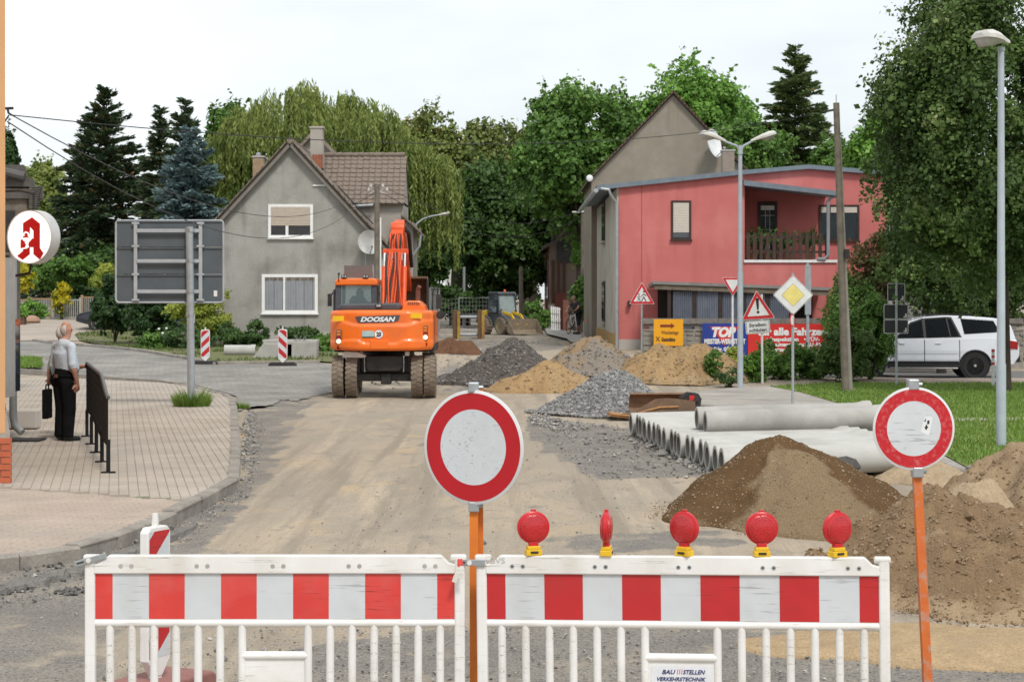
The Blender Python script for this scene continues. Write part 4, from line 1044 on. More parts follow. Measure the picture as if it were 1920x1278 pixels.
def suv():
    Y = 57.2; xr = X_(1818, Y); L = 4.75
    white = mat('white_car_paint', (.66,.69,.74), .2, c2=(.64,.67,.72), scale=1, coat=.6)
    black = mat('black_alloy', (.012,.012,.013), .35, metal=.3, c2=(.02,.02,.02), scale=5)
    r = .365; H = 1.80; belt = 1.10; wf, wr = 1.5, -1.42
    def low(xf, xr_):
        return [(xf,.45),(xf-.02,.72),(xf-.12,.92),(xf-.9,1.08),(1.05,1.12),(0,1.13),(-1.3,1.15),(-2.2,1.16),(xr_-.20,1.10),(xr_-.27,.85),(xr_-.25,.62),(xr_-.1,.40)]+[(wr-.44,.36)]+arch(wr,.43,.38)+[(wr+.44,.34),(wf-.44,.34)]+arch(wf,.43,.38)+[(wf+.44,.36)]
    roof = [(1.25,1.10),(.40,1.62),(.0,1.74),(-.6,1.79),(-1.3,1.77),(-1.95,1.72),(-2.28,1.66),(-2.44,1.50),(-2.56,1.10)]
    wins = [([(.78,1.16),(.36,1.56),(.05,1.67),(.02,1.16)],None), ([(-.06,1.16),(-.03,1.68),(-.62,1.72),(-.72,1.19)],None), ([(-.75,1.19),(-.66,1.715),(-.75,1.71),(-.98,1.20)],None), ([(-1.12,1.26),(-1.03,1.70),(-1.95,1.64),(-2.12,1.32)],None)]
    t, wy, wt = car('white off-road car with black alloy wheels standing behind the shrubs', (xr-1.40, Y+.1, .012), PI-R(4), white, black, L, H, belt, 1.9, wf, wr, r, low, roof, wins, None)
    trim = mat('black_trim', (.02,.02,.022), .5)
    for s in (-1,1):
        q = MB(); q.add([(x,s*(wt(z)+.003),z) for x,z in ((.86,1.13),(.38,1.60),(.05,1.71),(-.62,1.755),(-.78,1.745),(-1.05,1.17))], [tuple(range(6))]); q.build('window_surround', trim, t)
        q = MB(); V = [(x,s*(wy(z)+.012),z) for x in (wr+.46,wf-.46) for z in (.34,.5)]; q.add(V, [(0,1,3,2)]); q.build('sill_cladding', trim, t)
        q = MB(); V = [(x,s*(wy(.78)+.012),z) for x in (wr+.5,wf-.5) for z in (.70,.712)]; q.add(V, [(0,1,3,2)]); q.build('body_crease', mat('crease_grey',(.40,.42,.45),.4), t)
        mb = MB(); mb.box((wr+.47,s*.93-.03,.30),(wf-.47,s*.93+.03,.42)); mb.build('sill', trim, t)
        mb = MB(); mb.tube([(wr+.5,s*.985,.30),(wf-.5,s*.985,.30)],.03,8); mb.build('running_board', m_chrome, t)
        for x in (.72, -.30):
            mb = MB(); mb.box((x-.16,s*(wy(.97)+.0),.985),(x+.0,s*(wy(.97)+.0)+s*.03 if s > 0 else s*wy(.97)+.0,1.015)) if s > 0 else mb.box((x-.16,s*wy(.97)-.03,.985),(x,s*wy(.97),1.015)); mb.build('door_handle', white, t, bevel=.008)
        for x in (.0, -.98, .86):
            mb = MB(); V = [(x+d,s*(wy(z)+.012),z) for z in (.42,.55,.75,.9,1.0,1.1) for d in (-.009,.009)]; mb.add(V, [(2*k,2*k+1,2*k+3,2*k+2) for k in range(5)]); mb.build('door_gap', trim, t)
        mb = MB(); mb.box((-1.4,s*.62-.02,1.80),(.1,s*.62+.02,1.825)); mb.build('roof_rail', trim, t)
        mb = MB(); mb.prism([(-2.4,1.08),(-2.1,1.02),(-2.13,.92),(-2.35,.86),(-2.6,.84),(-2.6,1.05)], s*.93-.02, s*.93+.02); mb.build('tail_light', mat('tail_lens_red',(.35,.01,.01),.2), t)
        mb = MB(); mb.cbox((.95,s*1.02,1.17),(.12,.18,.14)); mb.build('wing_mirror', white, t, bevel=.03)
        for x in (wf, wr):
            mb = MB(); mb.tube([(a,s*.955,b_) for a,b_ in arch(x,.445,.37,13)],.022,6); mb.build('arch_trim', trim, t)
            mb = MB(); mb.lathe([(.42,0),(.42,.3),(0,.3)], (x,s*.92-(.3 if s > 0 else 0),.38), 'y', 24); mb.build('wheel_well', trim, t)
    mb = MB(); mb.box((-2.68,-.88,.48),(-2.5,.88,.66)); mb.build('rear_bumper', trim, t, bevel=.03)
suv()
def dark_car():
    p = G(176, 620); Y = p.y
    navy = mat('dark_blue_car_paint', (.012,.014,.025), .22, c2=(.016,.018,.03), scale=1, coat=.7)
    alloy = mat('silver_alloy', (.55,.55,.56), .35, metal=.6)
    r = .31; wf, wr = 1.25, -1.25
    def low(xf, xr_):
        return [(xf,.40),(xf-.01,.58),(xf-.1,.72),(xf-.9,.90),(.8,.95),(-1.0,.98),(-1.9,.96),(xr_,.8),(xr_+.05,.35)]+[(wr-.37,.28)]+arch(wr,.36,.30)+[(wr+.37,.24),(wf-.37,.24)]+arch(wf,.36,.30)+[(wf+.37,.26)]
    roof = [(1.0,.92),(.30,1.36),(-.2,1.44),(-.9,1.42),(-1.4,1.3),(-1.8,.95)]
    wins = [([(.72,.97),(.27,1.32),(-.1,1.38),(-.12,.98)],None), ([(-.2,.98),(-.18,1.38),(-.9,1.36),(-1.2,1.0)],None)]
    # its front end and near front wheel show left of the hedge
    t, wy, wt = car('dark blue car with silver wheels nosing out from behind the dark hedge', (X_(180,Y)+1.25, Y+.9, p.z), PI, navy, alloy, 4.2, 1.45, .93, 1.75, wf, wr, r, low, roof, wins, None)
    for s in (-1,1):
        mb = MB(); mb.prism([(2.0,.62),(1.75,.66),(1.55,.78),(1.85,.74)], s*.78-.05, s*.78+.05); mb.build('headlight', m_chrome, t)
        mb = MB(); mb.cbox((.75,s*.93,1.0),(.1,.15,.11)); mb.build('wing_mirror', navy, t, bevel=.03)
        for x in (wf, wr):
            mb = MB(); mb.lathe([(.35,0),(.35,.25),(0,.25)], (x,s*.85-(.25 if s > 0 else 0),.31), 'y', 20); mb.build('wheel_well', m_dark, t)
dark_car()
# trench bucket lying beside the gravel
def loose_bucket():
    p = Vector((X_(1238,38.0),38.0,0)); t = thing('excavator_bucket', 'brown steel grading bucket lying between the grey gravel and the pipes', 'bucket', p, R(4))
    mb = MB(); sc = 1.0
    prof = [(-.30,.02),(.28,.02),(.42,.2),(.36,.42),(.22,.50)]; inner = [(.2,.47),(.33,.40),(.38,.2),(.26,.05),(-.30,.05)]
    # trough running along x; open towards +y and up, with a slanting cut to a long lip at its left end
    for i in range(1): mb.prism(prof+inner, -.55, .62, 'x')
    mb.build('shell', m_rustbucket, t)
    mb = MB(); mb.prism([(-.95,.10),(-.55,.06),(-.30,.10),(-.05,.14),(.3,.15),(.62,.13),(.62,.36),(.36,.40),(.08,.42),(-.15,.40),(-.32,.30),(-.52,.18)], -.34, -.30); mb.build('side_plate', m_rustbucket, t)
    mb = MB(); mb.tube([(-.98,-.34,.12),(-.6,-.35,.09),(-.3,-.35,.19),(-.05,-.35,.25),(.3,-.35,.26)],.022,6); mb.build('cutting_edge', mat('rusty_edge',(.42,.22,.08),.7,c2=(.32,.15,.06),scale=8), t)
    mb = MB(); mb.prism([(-1.0,.08),(-.5,.03),(.6,.02),(.6,.06),(-.5,.08),(-.98,.14)], -.34, .3); mb.build('lip', mat('rusty_edge',(.42,.22,.08),.7,c2=(.32,.15,.06),scale=8), t)
    mb = MB(); mb.prism([(.58,.2),(.72,.12),(.76,.40),(.70,.50),(.52,.52),(.36,.42),(.5,.38)], -.22, -.16); mb.prism([(.58,.2),(.72,.12),(.76,.40),(.70,.50),(.52,.52),(.36,.42),(.5,.38)], .05, .11); mb.build('coupler', m_blk, t)
    mb = MB(); mb.cyl((.66,-.26,.40),(.66,.14,.40),.05,n=14); mb.build('pin', m_blk, t)
    mb = MB(); mb.cbox((.57,-.235,.42),(.1,.02,.09)); mb.build('red_mark', m_redprint, t)
loose_bucket()
# ================================================================ HOUSES
m_render = mat('grey_render', (.29,.28,.255), .95, c2=(.37,.36,.33), scale=.9, bump=.35, bscale=18, fine=.08, c3=(.205,.197,.175), scale3=.7, detail=9, streak=(.16,.152,.135))
m_rendl = mat('pale_render', (.40,.37,.33), .95, c2=(.33,.305,.27), scale=1.2, bump=.3, bscale=20, c3=(.20,.18,.16), scale3=.8)
m_plinth = mat('plinth_render', (.46,.43,.39), .95, c2=(.39,.36,.33), scale=1.2, bump=.3, bscale=20)
m_tile = mat('old_roof_tile', (.225,.18,.145), .9, c2=(.16,.128,.105), scale=7, bump=.4, bscale=25, c3=(.28,.235,.195), scale3=2.2, fine=.15)
m_tiled = mat('old_roof_tile_lichen', (.17,.135,.11), .95, c2=(.22,.18,.145), scale=8, bump=.4, c3=(.17,.16,.12), scale3=2.5)
m_brick = mat('red_brick', (.36,.12,.06), .9, c2=(.26,.085,.05), scale=5, bump=.3)
m_ybrick = mat('yellow_brick', (.42,.30,.18), .9, c2=(.30,.20,.12), scale=6, bump=.3)
m_mortar = mat('mortar', (.36,.33,.29), .95, c2=(.28,.26,.23), scale=5)
m_frame_w = mat('white_window_frame', (.80,.80,.79), .45, c2=(.74,.74,.72), scale=5)
m_pane = glassmat('window_pane', (.045,.055,.065), .05)
m_blind = mat('beige_blind', (.50,.43,.35), .7, c2=(.46,.39,.32), scale=5)
m_curtain = mat('net_curtain', (.30,.31,.33), .9, c2=(.25,.26,.28), scale=2)
m_wood = mat('weathered_wood', (.20,.165,.12), .9, c2=(.13,.105,.08), scale=5, bump=.3)
m_zincroof = mat('blue_grey_zinc', (.20,.24,.28), .55, metal=.3, c2=(.16,.195,.23), scale=4)

def tiles_on(parent, o, ux, uy, nx, ny, tw, th, m, rnd, keep=None, thick=.02, lim=300):
    # roof tiles: o = eave corner, ux along the eave, uy up the slope (unit vectors); each tile overlaps the one below
    ux = Vector(ux); uy = Vector(uy); nn = ux.cross(uy).normalized()
    if nn.z < 0: nn = -nn
    prof = [(0,.0),(.12,.022),(.3,.028),(.45,.012),(.75,.004),(1,.0)]; V = []
    for (v, lift) in ((0.,.03),(1.12,.004)):
        for a, h in prof: V.append(ux*(a*tw)+uy*(v*th)+nn*(h+lift))
    for a, h in prof: V.append(ux*(a*tw)+nn*(h+.03-thick))
    k = len(prof); fs = [(i,i+1,k+i+1,k+i) for i in range(k-1)]+[(2*k+i,2*k+i+1,i+1,i) for i in range(k-1)]
    me = bpy.data.meshes.new('tile'); me.from_pydata([tuple(v) for v in V], [], fs); me.materials.append(m); 
    rest = MB(); c = 0; w0 = off(parent)
    for j in range(ny):
        for i in range(nx):
            p = Vector(o)+ux*(i*tw)+uy*(j*th)
            if keep and not keep(p+ux*tw*.5+uy*th*.5): continue
            d = nn*rnd.uniform(-.006,.008)+uy*rnd.uniform(-.012,.012)
            if c < lim:
                ob = bpy.data.objects.new('tile', me); col.objects.link(ob); ob.parent = parent; ob.location = p+d-w0; c += 1
            else: rest.add([v+p+d for v in V], fs)
    if rest.f: stuff(rest.build('tiles', m, parent, world=True, fix=False))
def chimney(x0, x1, y0, y1, z0, z1, m, parent, brick=True, cap=True):
    mb = MB(); mb.box((x0,y0,z0),(x1,y1,z1)); c = mb.build('chimney', m_mortar if brick else m, parent, world=True)
    if brick:
        bh = .075; k = int((z1-z0)/bh); nb = max(2, round((x1-x0)/.24)); bl = (x1-x0)/nb
        for j in range(k):
            for i in range(nb+(j%2)):
                a = x0+bl*(i-.5*(j%2)); b_ = a+bl; a = max(a,x0); b_ = min(b_,x1)
                mb = MB(); mb.box((a+.006,y0-.008,z0+j*bh+.006),(b_-.006,y0+.03,z0+(j+1)*bh-.006)); mb.build('brick', m, c, world=True)
    if cap:
        mb = MB(); mb.box((x0-.04,y0-.04,z1),(x1+.04,y1+.04,z1+.06)); mb.build('chimney_cap', m_plinth, c, world=True)
    return c
def window(parent, x0, x1, z0, z1, y, fm, fw=.09, mull=(), blind=0., blind_m=None, sill=True, curtain=False, depth=.1, glass=None):
    # frame standing a little proud of a wall whose face is at y (front towards -y)
    f = MB(); f.box((x0,y-.03,z0),(x0+fw,y+depth,z1)); f.box((x1-fw,y-.03,z0),(x1,y+depth,z1)); f.box((x0+fw,y-.03,z1-fw),(x1-fw,y+depth,z1)); f.box((x0+fw,y-.03,z0),(x1-fw,y+depth,z0+fw))
    wn = f.build('window', fm, parent, world=True)
    q = MB(); q.box((x0+fw,y-.002,z0+fw),(x1-fw,y+.004,z1-fw)); q.build('pane', glass or m_pane, wn, world=True)
    for a in mull:
        q = MB(); xm = x0+(x1-x0)*a; q.box((xm-.035,y-.026,z0+fw),(xm+.035,y-.002,z1-fw)); q.build('mullion', fm, wn, world=True)
    if blind:
        zb = z1-fw-(z1-z0-2*fw)*blind; q = MB(); k = max(3, int((z1-fw-zb)/.055))
        for i in range(k):
            za = zb+(z1-fw-zb)*i/k; q.box((x0+fw+.004,y-.024,za+.003),(x1-fw-.004,y-.012,za+(z1-fw-zb)/k-.003))
        q.build('roller_blind', blind_m or m_blind, wn, world=True)
    if curtain:
        q = MB(); n = 60; V = []
        for i in range(n+1):
            xx = x0+fw+(x1-x0-2*fw)*i/n; d = .022*math.sin(i*1.9)+.014*math.sin(i*.7)
            V += [(xx,y-.016+d*.5,z0+fw+.01),(xx,y-.016+d*.5,z1-fw-.02)]
        q.add(V, [(2*i,2*i+2,2*i+3,2*i+1) for i in range(n)]); q.build('curtain', m_curtain, wn, world=True, fix=False)
    if sill:
        q = MB(); q.box((x0-.03,y-.09,z0-.05),(x1+.03,y+.02,z0-.002)); q.build('sill', fm, wn, world=True)
    return wn
def dish(parent, c, r, yaw, m, tilt=.35, wallp=None):
    M = Matrix.Rotation(yaw,4,'Z') @ Matrix.Rotation(-tilt,4,'X')
    q = MB(); q.lathe([(0,.08*r),(r*.4,.06*r),(r*.75,-.03*r),(r,-.18*r),(r,-.15*r),(r*.75,.0),(r*.4,.09*r),(0,.12*r)], c, 'y', 32, M); d = q.build('satellite_dish', m, parent, world=True, smooth=40)
    c = Vector(c); q = MB(); q.tube([c+M@Vector((0,-.1*r,-r*.95)), c+M@Vector((0,-.9*r,-.55*r))],.02,6); q.cyl(c+M@Vector((0,-.9*r,-.55*r)), c+M@Vector((0,-.75*r,-.45*r)),.04,n=8); q.build('receiver_arm', m_galv, d, world=True)
    q = MB(); q.tube([c+M@Vector((0,.1*r,0)), c+Vector((0,.35,-.1)), (wallp or c+Vector((0,.5,-.1)))],.025,6); q.build('bracket', m_galv, d, world=True)
    return d

# ---------------- grey gabled house on the left
def grey_house():
    Y = 72.; s = F/Y; xr, zr = X_(545,Y), Z_(272,Y); xl, xe = xr-3.55, xr+3.55; ze = Z_(470,Y); gz = .3; yb = Y+9.
    t = thing('grey_house', 'old grey rendered house with a steep tiled gable and a tiled cross wing', 'house', (xr,Y,gz))
    mb = MB(); mb.prism([(xl,gz-.3),(xe,gz-.3),(xe,ze),(xr,zr),(xl,ze)], Y, yb); mb.build('wall', m_render, t, world=True)
    mb = MB(); mb.box((xl-.03,Y-.05,gz-.3),(xe+.03,Y,Z_(622,Y))); mb.build('plinth', m_plinth, t, world=True)
    # roof slopes with verge boards and tiles
    for sgn in (-1, 1):
        e = Vector((xr+sgn*3.75, Y-.18, ze-.22)); r_ = Vector((xr, Y-.18, zr+.06)); up = (r_-e); L = up.length; up.normalize()
        nn = Vector((sgn*up.z, 0, -sgn*up.x)) if False else Vector((-up.z*-sgn, 0, abs(up.x)))
        mb = MB(); V = [e, r_, r_+Vector((0,9.5,0)), e+Vector((0,9.5,0))]; d = Vector((sgn*.07,0,.09)); mb.add([v for v in V]+[v+d for v in V], [(0,1,2,3),(7,6,5,4),(0,4,5,1),(1,5,6,2),(2,6,7,3),(3,7,4,0)])
        rf = mb.build('roof', m_tiled, t, world=True)
        nrow = int(L/.3)
        for j in range(nrow):             # the edge tiles along the verge
            p = e+up*(j*.3)+d+Vector((0,-.07,.0)); q = MB(); q.bar(p, p+up*.34+Vector((0,0,.02)), .2, .04, up=(0,0,1)); o_ = q.build('verge_tile', m_tile, rf, world=True)
        mb = MB(); mb.bar(e+Vector((0,-.06,-.05)), r_+Vector((0,-.06,-.05)), .04, .11); mb.build('verge_board', mat('grey_board',(.22,.20,.175),.9), rf, world=True)
    mb = MB(); mb.tube([(xr,Y-.3,zr+.14),(xr,Y+9.3,zr+.14)],.11,10); mb.build('ridge', m_tile, t, world=True)
    # windows
    def W(a, b_, c, d_): return X_(a,Y), X_(c,Y), Z_(d_,Y), Z_(b_,Y)
    x0,x1,z0,z1 = W(503,383,587,446); window(t, x0,x1,z0,z1,Y-.01, m_frame_w, .10, (), blind=.66); xm = x0+(x1-x0)*.42; q = MB(); q.box((xm-.05,Y-.036,z0+.10),(xm+.05,Y-.014,z0+.10+(z1-z0-.2)*.335)); q.build('mullion', m_frame_w, t, world=True)
    x0,x1,z0,z1 = W(491,514,596,587); window(t, x0,x1,z0,z1,Y-.01, m_frame_w, .11, (.40,), curtain=True, blind=.1, blind_m=m_wood)
    q = MB(); zz = Z_(348,Y); q.box((X_(587,Y),Y-.06,zz-.02),(X_(613,Y),Y-.02,zz+.03)); q.build('white_rail', m_frame_w, t, world=True)
    q = MB(); q.cyl((X_(686,Y),Y-.15,Z_(520,Y)),(X_(686,Y),Y-.15,Z_(475,Y)),.025,n=8); q.build('dish_pole', m_galv, t, world=True)
    dish(t, (X_(694,Y),Y-.45,Z_(455,Y)), .44, R(18), mat('dish_grey',(.56,.55,.53),.6), .15, Vector((X_(690,Y),Y,Z_(470,Y))))
    # cross wing with big tiled slope
    Yw = 74.2; zt, zbt = Z_(293,Yw+1.7), Z_(377,Yw)
    wx0, wx1 = X_(640,Yw), X_(756,Yw)
    mb = MB(); mb.box((xr+1.0,Yw,gz-.3),(wx1,Yw+3.6,zbt-.02)); mb.build('wing_wall', m_rendl, t, world=True)
    mb = MB(); mb.prism([(Yw,zbt-.1),(Yw+1.75,zt-.12),(Yw+3.5,zbt-.1)], wx1-.2, wx1, 'x'); mb.build('wing_gable', m_rendl, t, world=True)
    e0 = Vector((X_(597,Yw+1), Yw-.25, zbt-.12)); e1 = Vector((X_(757,Yw)+.02, Yw-.25, zbt-.12)); up = (Vector((0,Yw+1.75,zt))-Vector((0,Yw-.25,zbt-.12))); L = up.length; up.normalize()
    mb = MB(); dn = Vector((0,.05,-.06)); A = [e0,e1,e1+up*L,e0+up*L]; mb.add([v+dn for v in A]+[v for v in A], [(0,1,2,3),(7,6,5,4),(0,4,5,1),(1,5,6,2),(2,6,7,3),(3,7,4,0)]); wr = mb.build('wing_roof', m_tiled, t, world=True)
    B = [Vector((v.x, 2*(Yw+1.75)-v.y, v.z)) for v in A]; mb = MB(); mb.add(B, [(0,1,2,3)]); mb.build('wing_roof', m_tiled, t, world=True)
    nx = int((e1.x-e0.x)/.235); tw = (e1.x-e0.x)/nx; ny = 11; th = L/ny
    sl = (zr-ze)/3.55
    def keep(p): return p.z > zr+.0-(p.x-xr)*sl+.12 or p.x > xr+3.7 or p.x-xr < -9
    tiles_on(wr, e0, (1,0,0), up, nx, ny, tw, th, m_tile, random.Random(3), keep)
    for k in range(int((e1.x-e0.x)/.4)):
        q = MB(); a = e0+up*L+Vector((k*.4,0,.05)); q.tube([a,a+Vector((.43,0,.012))],[.085,.1],8); q.build('ridge_tile', m_tile, wr, world=True, smooth=50)
    q = MB(); q.tube([(X_(662,Yw-.3),Yw-.32,zbt-.2),(X_(700,Yw-.3),Yw-.32,zbt-.16)],.05,8); q.build('gutter', m_galv, t, world=True)
    q = MB(); a_ = Vector((xr+1.1,Yw-.3,zr-1.1*sl+.35)); q.bar(Vector((xr+1.55,Yw-.32,zr-1.55*sl+.28)), Vector((xr+2.85,Yw-.32,zr-2.85*sl+.28)), .1, .05); q.build('valley_flashing', mat('dark_lead',(.05,.05,.055),.6), t, world=True)
    # lean-to at the right end
    mb = MB(); zl0, zl1 = Z_(437,74.), Z_(404,74.); xa, xb = wx1-.05, X_(790,74.)
    mb.add([(xa,73.6,zl1),(xb,73.6,zl0),(xb,77.5,zl0),(xa,77.5,zl1),(xa,73.6,zl1-.07),(xb,73.6,zl0-.07),(xb,77.5,zl0-.07),(xa,77.5,zl1-.07)], [(0,1,2,3),(7,6,5,4),(0,4,5,1),(1,5,6,2),(2,6,7,3)]); lt = mb.build('lean_to_roof', m_tiled, t, world=True)
    for j in range(4):
        q = MB(); p0 = Vector((xa,73.55,zl1)).lerp(Vector((xb,73.55,zl0)), j/4); p1 = Vector((xa,73.55,zl1)).lerp(Vector((xb,73.55,zl0)), (j+1.15)/4); q.bar(p0+Vector((0,0,.03)), p1+Vector((0,0,.07)), .3, .04); q.build('verge_tile', m_tile, lt, world=True)
    mb = MB(); mb.box((wx1-.4,73.9,gz-.3),(X_(775,74.),77.2,zl1-.25)); mb.build('lean_to_wall', m_rendl, t, world=True)
    q = MB(); q.tube([(xb,73.6,zl0-.08),(xb-.05,73.6,zl0-.5),(X_(772,73.6),73.7,zl0-.9),(X_(766,73.6),73.7,zl0-1.4)],.045,8); q.build('downpipe', m_galv, t, world=True)
    # chimneys
    c = chimney(X_(582,75.2),X_(605,75.2),75.2,75.75,Z_(292,75.2)-.1,Z_(240,75.2),m_rendl,t,brick=False)
    chimney(X_(586,75.0),X_(606,75.0),74.9,75.5,Z_(316,75.),Z_(289,75.),m_brick,t,cap=False)
    chimney(X_(474,75.5),X_(494,75.5),75.5,76.,Z_(350,75.5),Z_(295,75.5),m_ybrick,t)
    q = MB(); q.lathe([(.09,0),(.09,.1),(0,.13)],(X_(483,75.5),75.75,Z_(292,75.5)+.02),'z',12); q.build('chimney_cowl', m_galv, t, world=True)
    # rear gable behind the chimney
    Yr = 79.; xp, zp = X_(590,Yr), Z_(252,Yr)
    mb = MB(); mb.prism([(xp-2.6,3),(xp+2.6,3),(xp+2.6,zp-2.7),(xp,zp),(xp-2.6,zp-2.7)], Yr, Yr+5); mb.build('rear_gable', m_rendl, t, world=True)
    for sgn in (-1,1):
        q = MB(); q.bar((xp+sgn*2.8,Yr-.1,zp-2.85),(xp,Yr-.1,zp+.08),.5,.12); rr = q.build('rear_roof_edge', m_tile, t, world=True)
grey_house()

# ---------------- red extension and old grey gable house on the right
m_red = mat('salmon_render', (.55,.165,.155), .9, c2=(.50,.145,.135), scale=.8, bump=.3, bscale=30, c3=(.58,.20,.185), scale3=.6, streak=(.40,.105,.10))
m_brownf = mat('dark_brown_frame', (.035,.022,.018), .5, c2=(.05,.03,.025), scale=5)
m_oldwall = mat('old_concrete_wall', (.50,.47,.40), .95, c2=(.42,.395,.34), scale=1.4, bump=.3, c3=(.34,.31,.265), scale3=.9, detail=9, streak=(.24,.215,.18))
m_brownwall = mat('brown_grey_render', (.28,.245,.19), .95, c2=(.24,.21,.165), scale=1.2, bump=.3, bscale=18, c3=(.32,.28,.225), scale3=.8, streak=(.19,.165,.13))
def red_house():
    Y = 68.; Yb = 70.6; x0 = X_(1160,Y); xa = X_(1396,Y); xl = X_(1568,Y); x1 = X_(1662,Yb); gz = -.1
    t = thing('red_house', 'salmon red flat-roofed house with a balcony and a grey side wall', 'house', (x0,Y,.3))
    zr0, zra = Z_(350,Y), Z_(326,Y); zb = Z_(492,Y)
    zpk = Z_(316,Yb); xpk = X_(1515,Yb); zr1 = Z_(330,Yb); zA = Z_(328,Yb)
    # left block, full height
    mb = MB(); mb.k = 0; mb.prism([(x0,gz),(xa,gz),(xa,zra),(x0,zr0)], Y, 84.); mb.build('wall', m_red, t, world=True)
    # grey side skin of the left block
    mb = MB(); mb.box((x0-.06,Y+.02,gz),(x0-.003,84.,zr0-.05)); sw = mb.build('side_wall', m_oldwall, t, world=True)
    mb = MB(); mb.box((x0-.10,Y+.02,gz),(x0-.061,84.,Z_(627,Y))); mb.build('side_plinth', mat('ochre_plinth',(.42,.27,.10),.9,c2=(.36,.22,.08),scale=3), t, world=True)
    mb = MB(); mb.box((x0+.0,Y-.04,gz),(X_(1213,Y),Y-.003,Z_(636,Y))); mb.build('plinth', m_plinth, t, world=True)
    # lower block below the balcony
    mb = MB(); mb.box((xa+.003,Y+.004,gz),(xl,Yb+.0,zb)); mb.build('balcony_base', m_red, t, world=True)
    mb = MB(); mb.box((xa-.02,Y-.06,zb),(xl+.03,Yb-.01,zb+.09)); mb.build('balcony_slab', m_wht, t, world=True)
    # set-back upper wall with low gable
    mb = MB(); mb.prism([(xa,gz),(x1,gz),(x1,zr1),(xpk,zpk),(xa,zA)], Yb, 82.); mb.build('upper_wall', m_red, t, world=True)
    mb = MB(); mb.box((x1+.003,Yb+.3,gz),(x1+2.2,80,Z_(392,Yb))); mb.build('annex_wall', mat('pale_lilac_render',(.60,.58,.60),.9), t, world=True)
    # roof edges
    def fascia(p, q, h, nm='fascia', d=.18):
        f = MB(); p = Vector(p); q = Vector(q); f.add([p,q,q+Vector((0,0,h)),p+Vector((0,0,h)),p+Vector((0,d,0)),q+Vector((0,d,0)),q+Vector((0,d,h)),p+Vector((0,d,h))], [(0,1,2,3),(7,6,5,4),(3,2,6,7),(0,4,5,1),(1,5,6,2),(0,3,7,4)])
        return f.build(nm, m_zincroof, t, world=True)
    fascia((x0-.75,Y-.2,zr0-.06-.06),(xa+.05,Y-.2,zra-.02),.16); fascia((xa-.1,Yb-.2,zA-.02),(xpk,Yb-.2,zpk-.02),.15); fascia((xpk,Yb-.2,zpk-.02),(x1+.5,Yb-.2,zr1-.02),.15)
    mb = MB(); mb.add([(x0-.75,Y-.2,zr0+.04),(xa+.05,Y-.2,zra+.14),(xa+.05,85,zra+.14),(x0-.75,85,zr0+.04)], [(0,1,2,3)]); mb.build('roof', m_zincroof, t, world=True)
    mb = MB(); mb.add([(xa+.06,Yb-.2,zA+.13),(xpk,Yb-.2,zpk+.13),(xpk,85,zpk+.13),(xa+.06,85,zA+.13),(x1+.5,Yb-.2,zr1+.13),(x1+.5,85,zr1+.13)], [(0,1,2,3),(1,4,5,2)]); mb.build('roof', m_zincroof, t, world=True)
    mb = MB(); mb.tube([(x0-.78,Y-.25,zr0-.14),(x0-.78,84,zr0-.14)],.08,8); mb.build('gutter', m_galv, t, world=True)
    mb = MB(); mb.tube([(x0-.62,Y-.3,zr0-.08),(x0-.35,Y-.3,zr0-.12),(x0-.28,Y-.25,zr0-.3),(x0-.10,Y-.12,zr0-.55),(x0-.06,Y-.1,zr0-.8),(x0-.06,Y-.1,.5)],.05,8); mb.build('downpipe', m_galv, t, world=True)
    # awning over the balcony
    za0, za1 = Z_(345,Y), Z_(365,Y)
    mb = MB(); a = [(xa-.06,Y-.3,za0-.06),(xl+.05,Y-.3,za1-.06),(xl+.05,Y-.3,za1+.10),(xa-.06,Y-.3,za0+.12)]; b_ = [(x,Yb-.01,z+.10) for x,_,z in a]; mb.add(a+b_, [(0,1,2,3),(7,6,5,4),(0,4,5,1),(1,5,6,2),(2,6,7,3),(3,7,4,0)]); mb.build('awning', m_zincroof, t, world=True)
    # windows and balcony door
    window(t, X_(1258,Y),X_(1296,Y),Z_(449,Y),Z_(376,Y),Y-.01,m_brownf,.075,blind=.86,blind_m=mat('cream_shutter',(.60,.54,.47),.6,c2=(.56,.50,.44),scale=6))
    window(t, X_(1535,Yb),X_(1611,Yb),Z_(451,Yb),Z_(384,Yb),Yb-.01,m_brownf,.08,(.27,),blind=.18,blind_m=mat('cream_shutter',(.60,.54,.47),.6))
    dn_ = MB(); dx0, dx1, dz1 = X_(1421,Yb), X_(1457,Yb), Z_(378,Yb); dn_.box((dx0,Yb-.05,zb+.1),(dx0+.1,Yb+.01,dz1)); dn_.box((dx1-.1,Yb-.05,zb+.1),(dx1,Yb+.01,dz1)); dn_.box((dx0+.1,Yb-.05,dz1-.14),(dx1-.1,Yb+.01,dz1)); dr = dn_.build('balcony_door', m_brownf, t, world=True)
    q = MB(); q.box((dx0+.1,Yb-.02,zb+.1),(dx1-.1,Yb-.012,dz1-.14)); q.build('pane', m_pane, dr, world=True)
    q = MB(); q.box((dx0+.1,Yb-.03,dz1-.3),(dx1-.1,Yb-.021,dz1-.14)); q.build('roller_blind', m_wht, dr, world=True)
    q = MB(); 
    for a in (.33,.66): q.box((dx0+.1+(dx1-dx0-.2)*a-.006,Yb-.03,zb+.1),(dx0+.1+(dx1-dx0-.2)*a+.006,Yb-.022,dz1-.3))
    for z in (.5,1.0,1.5): q.box((dx0+.1,Yb-.031,zb+.2+z),(dx1-.1,Yb-.023,zb+.212+z))
    q.build('glazing_bars', m_wht, dr, world=True)
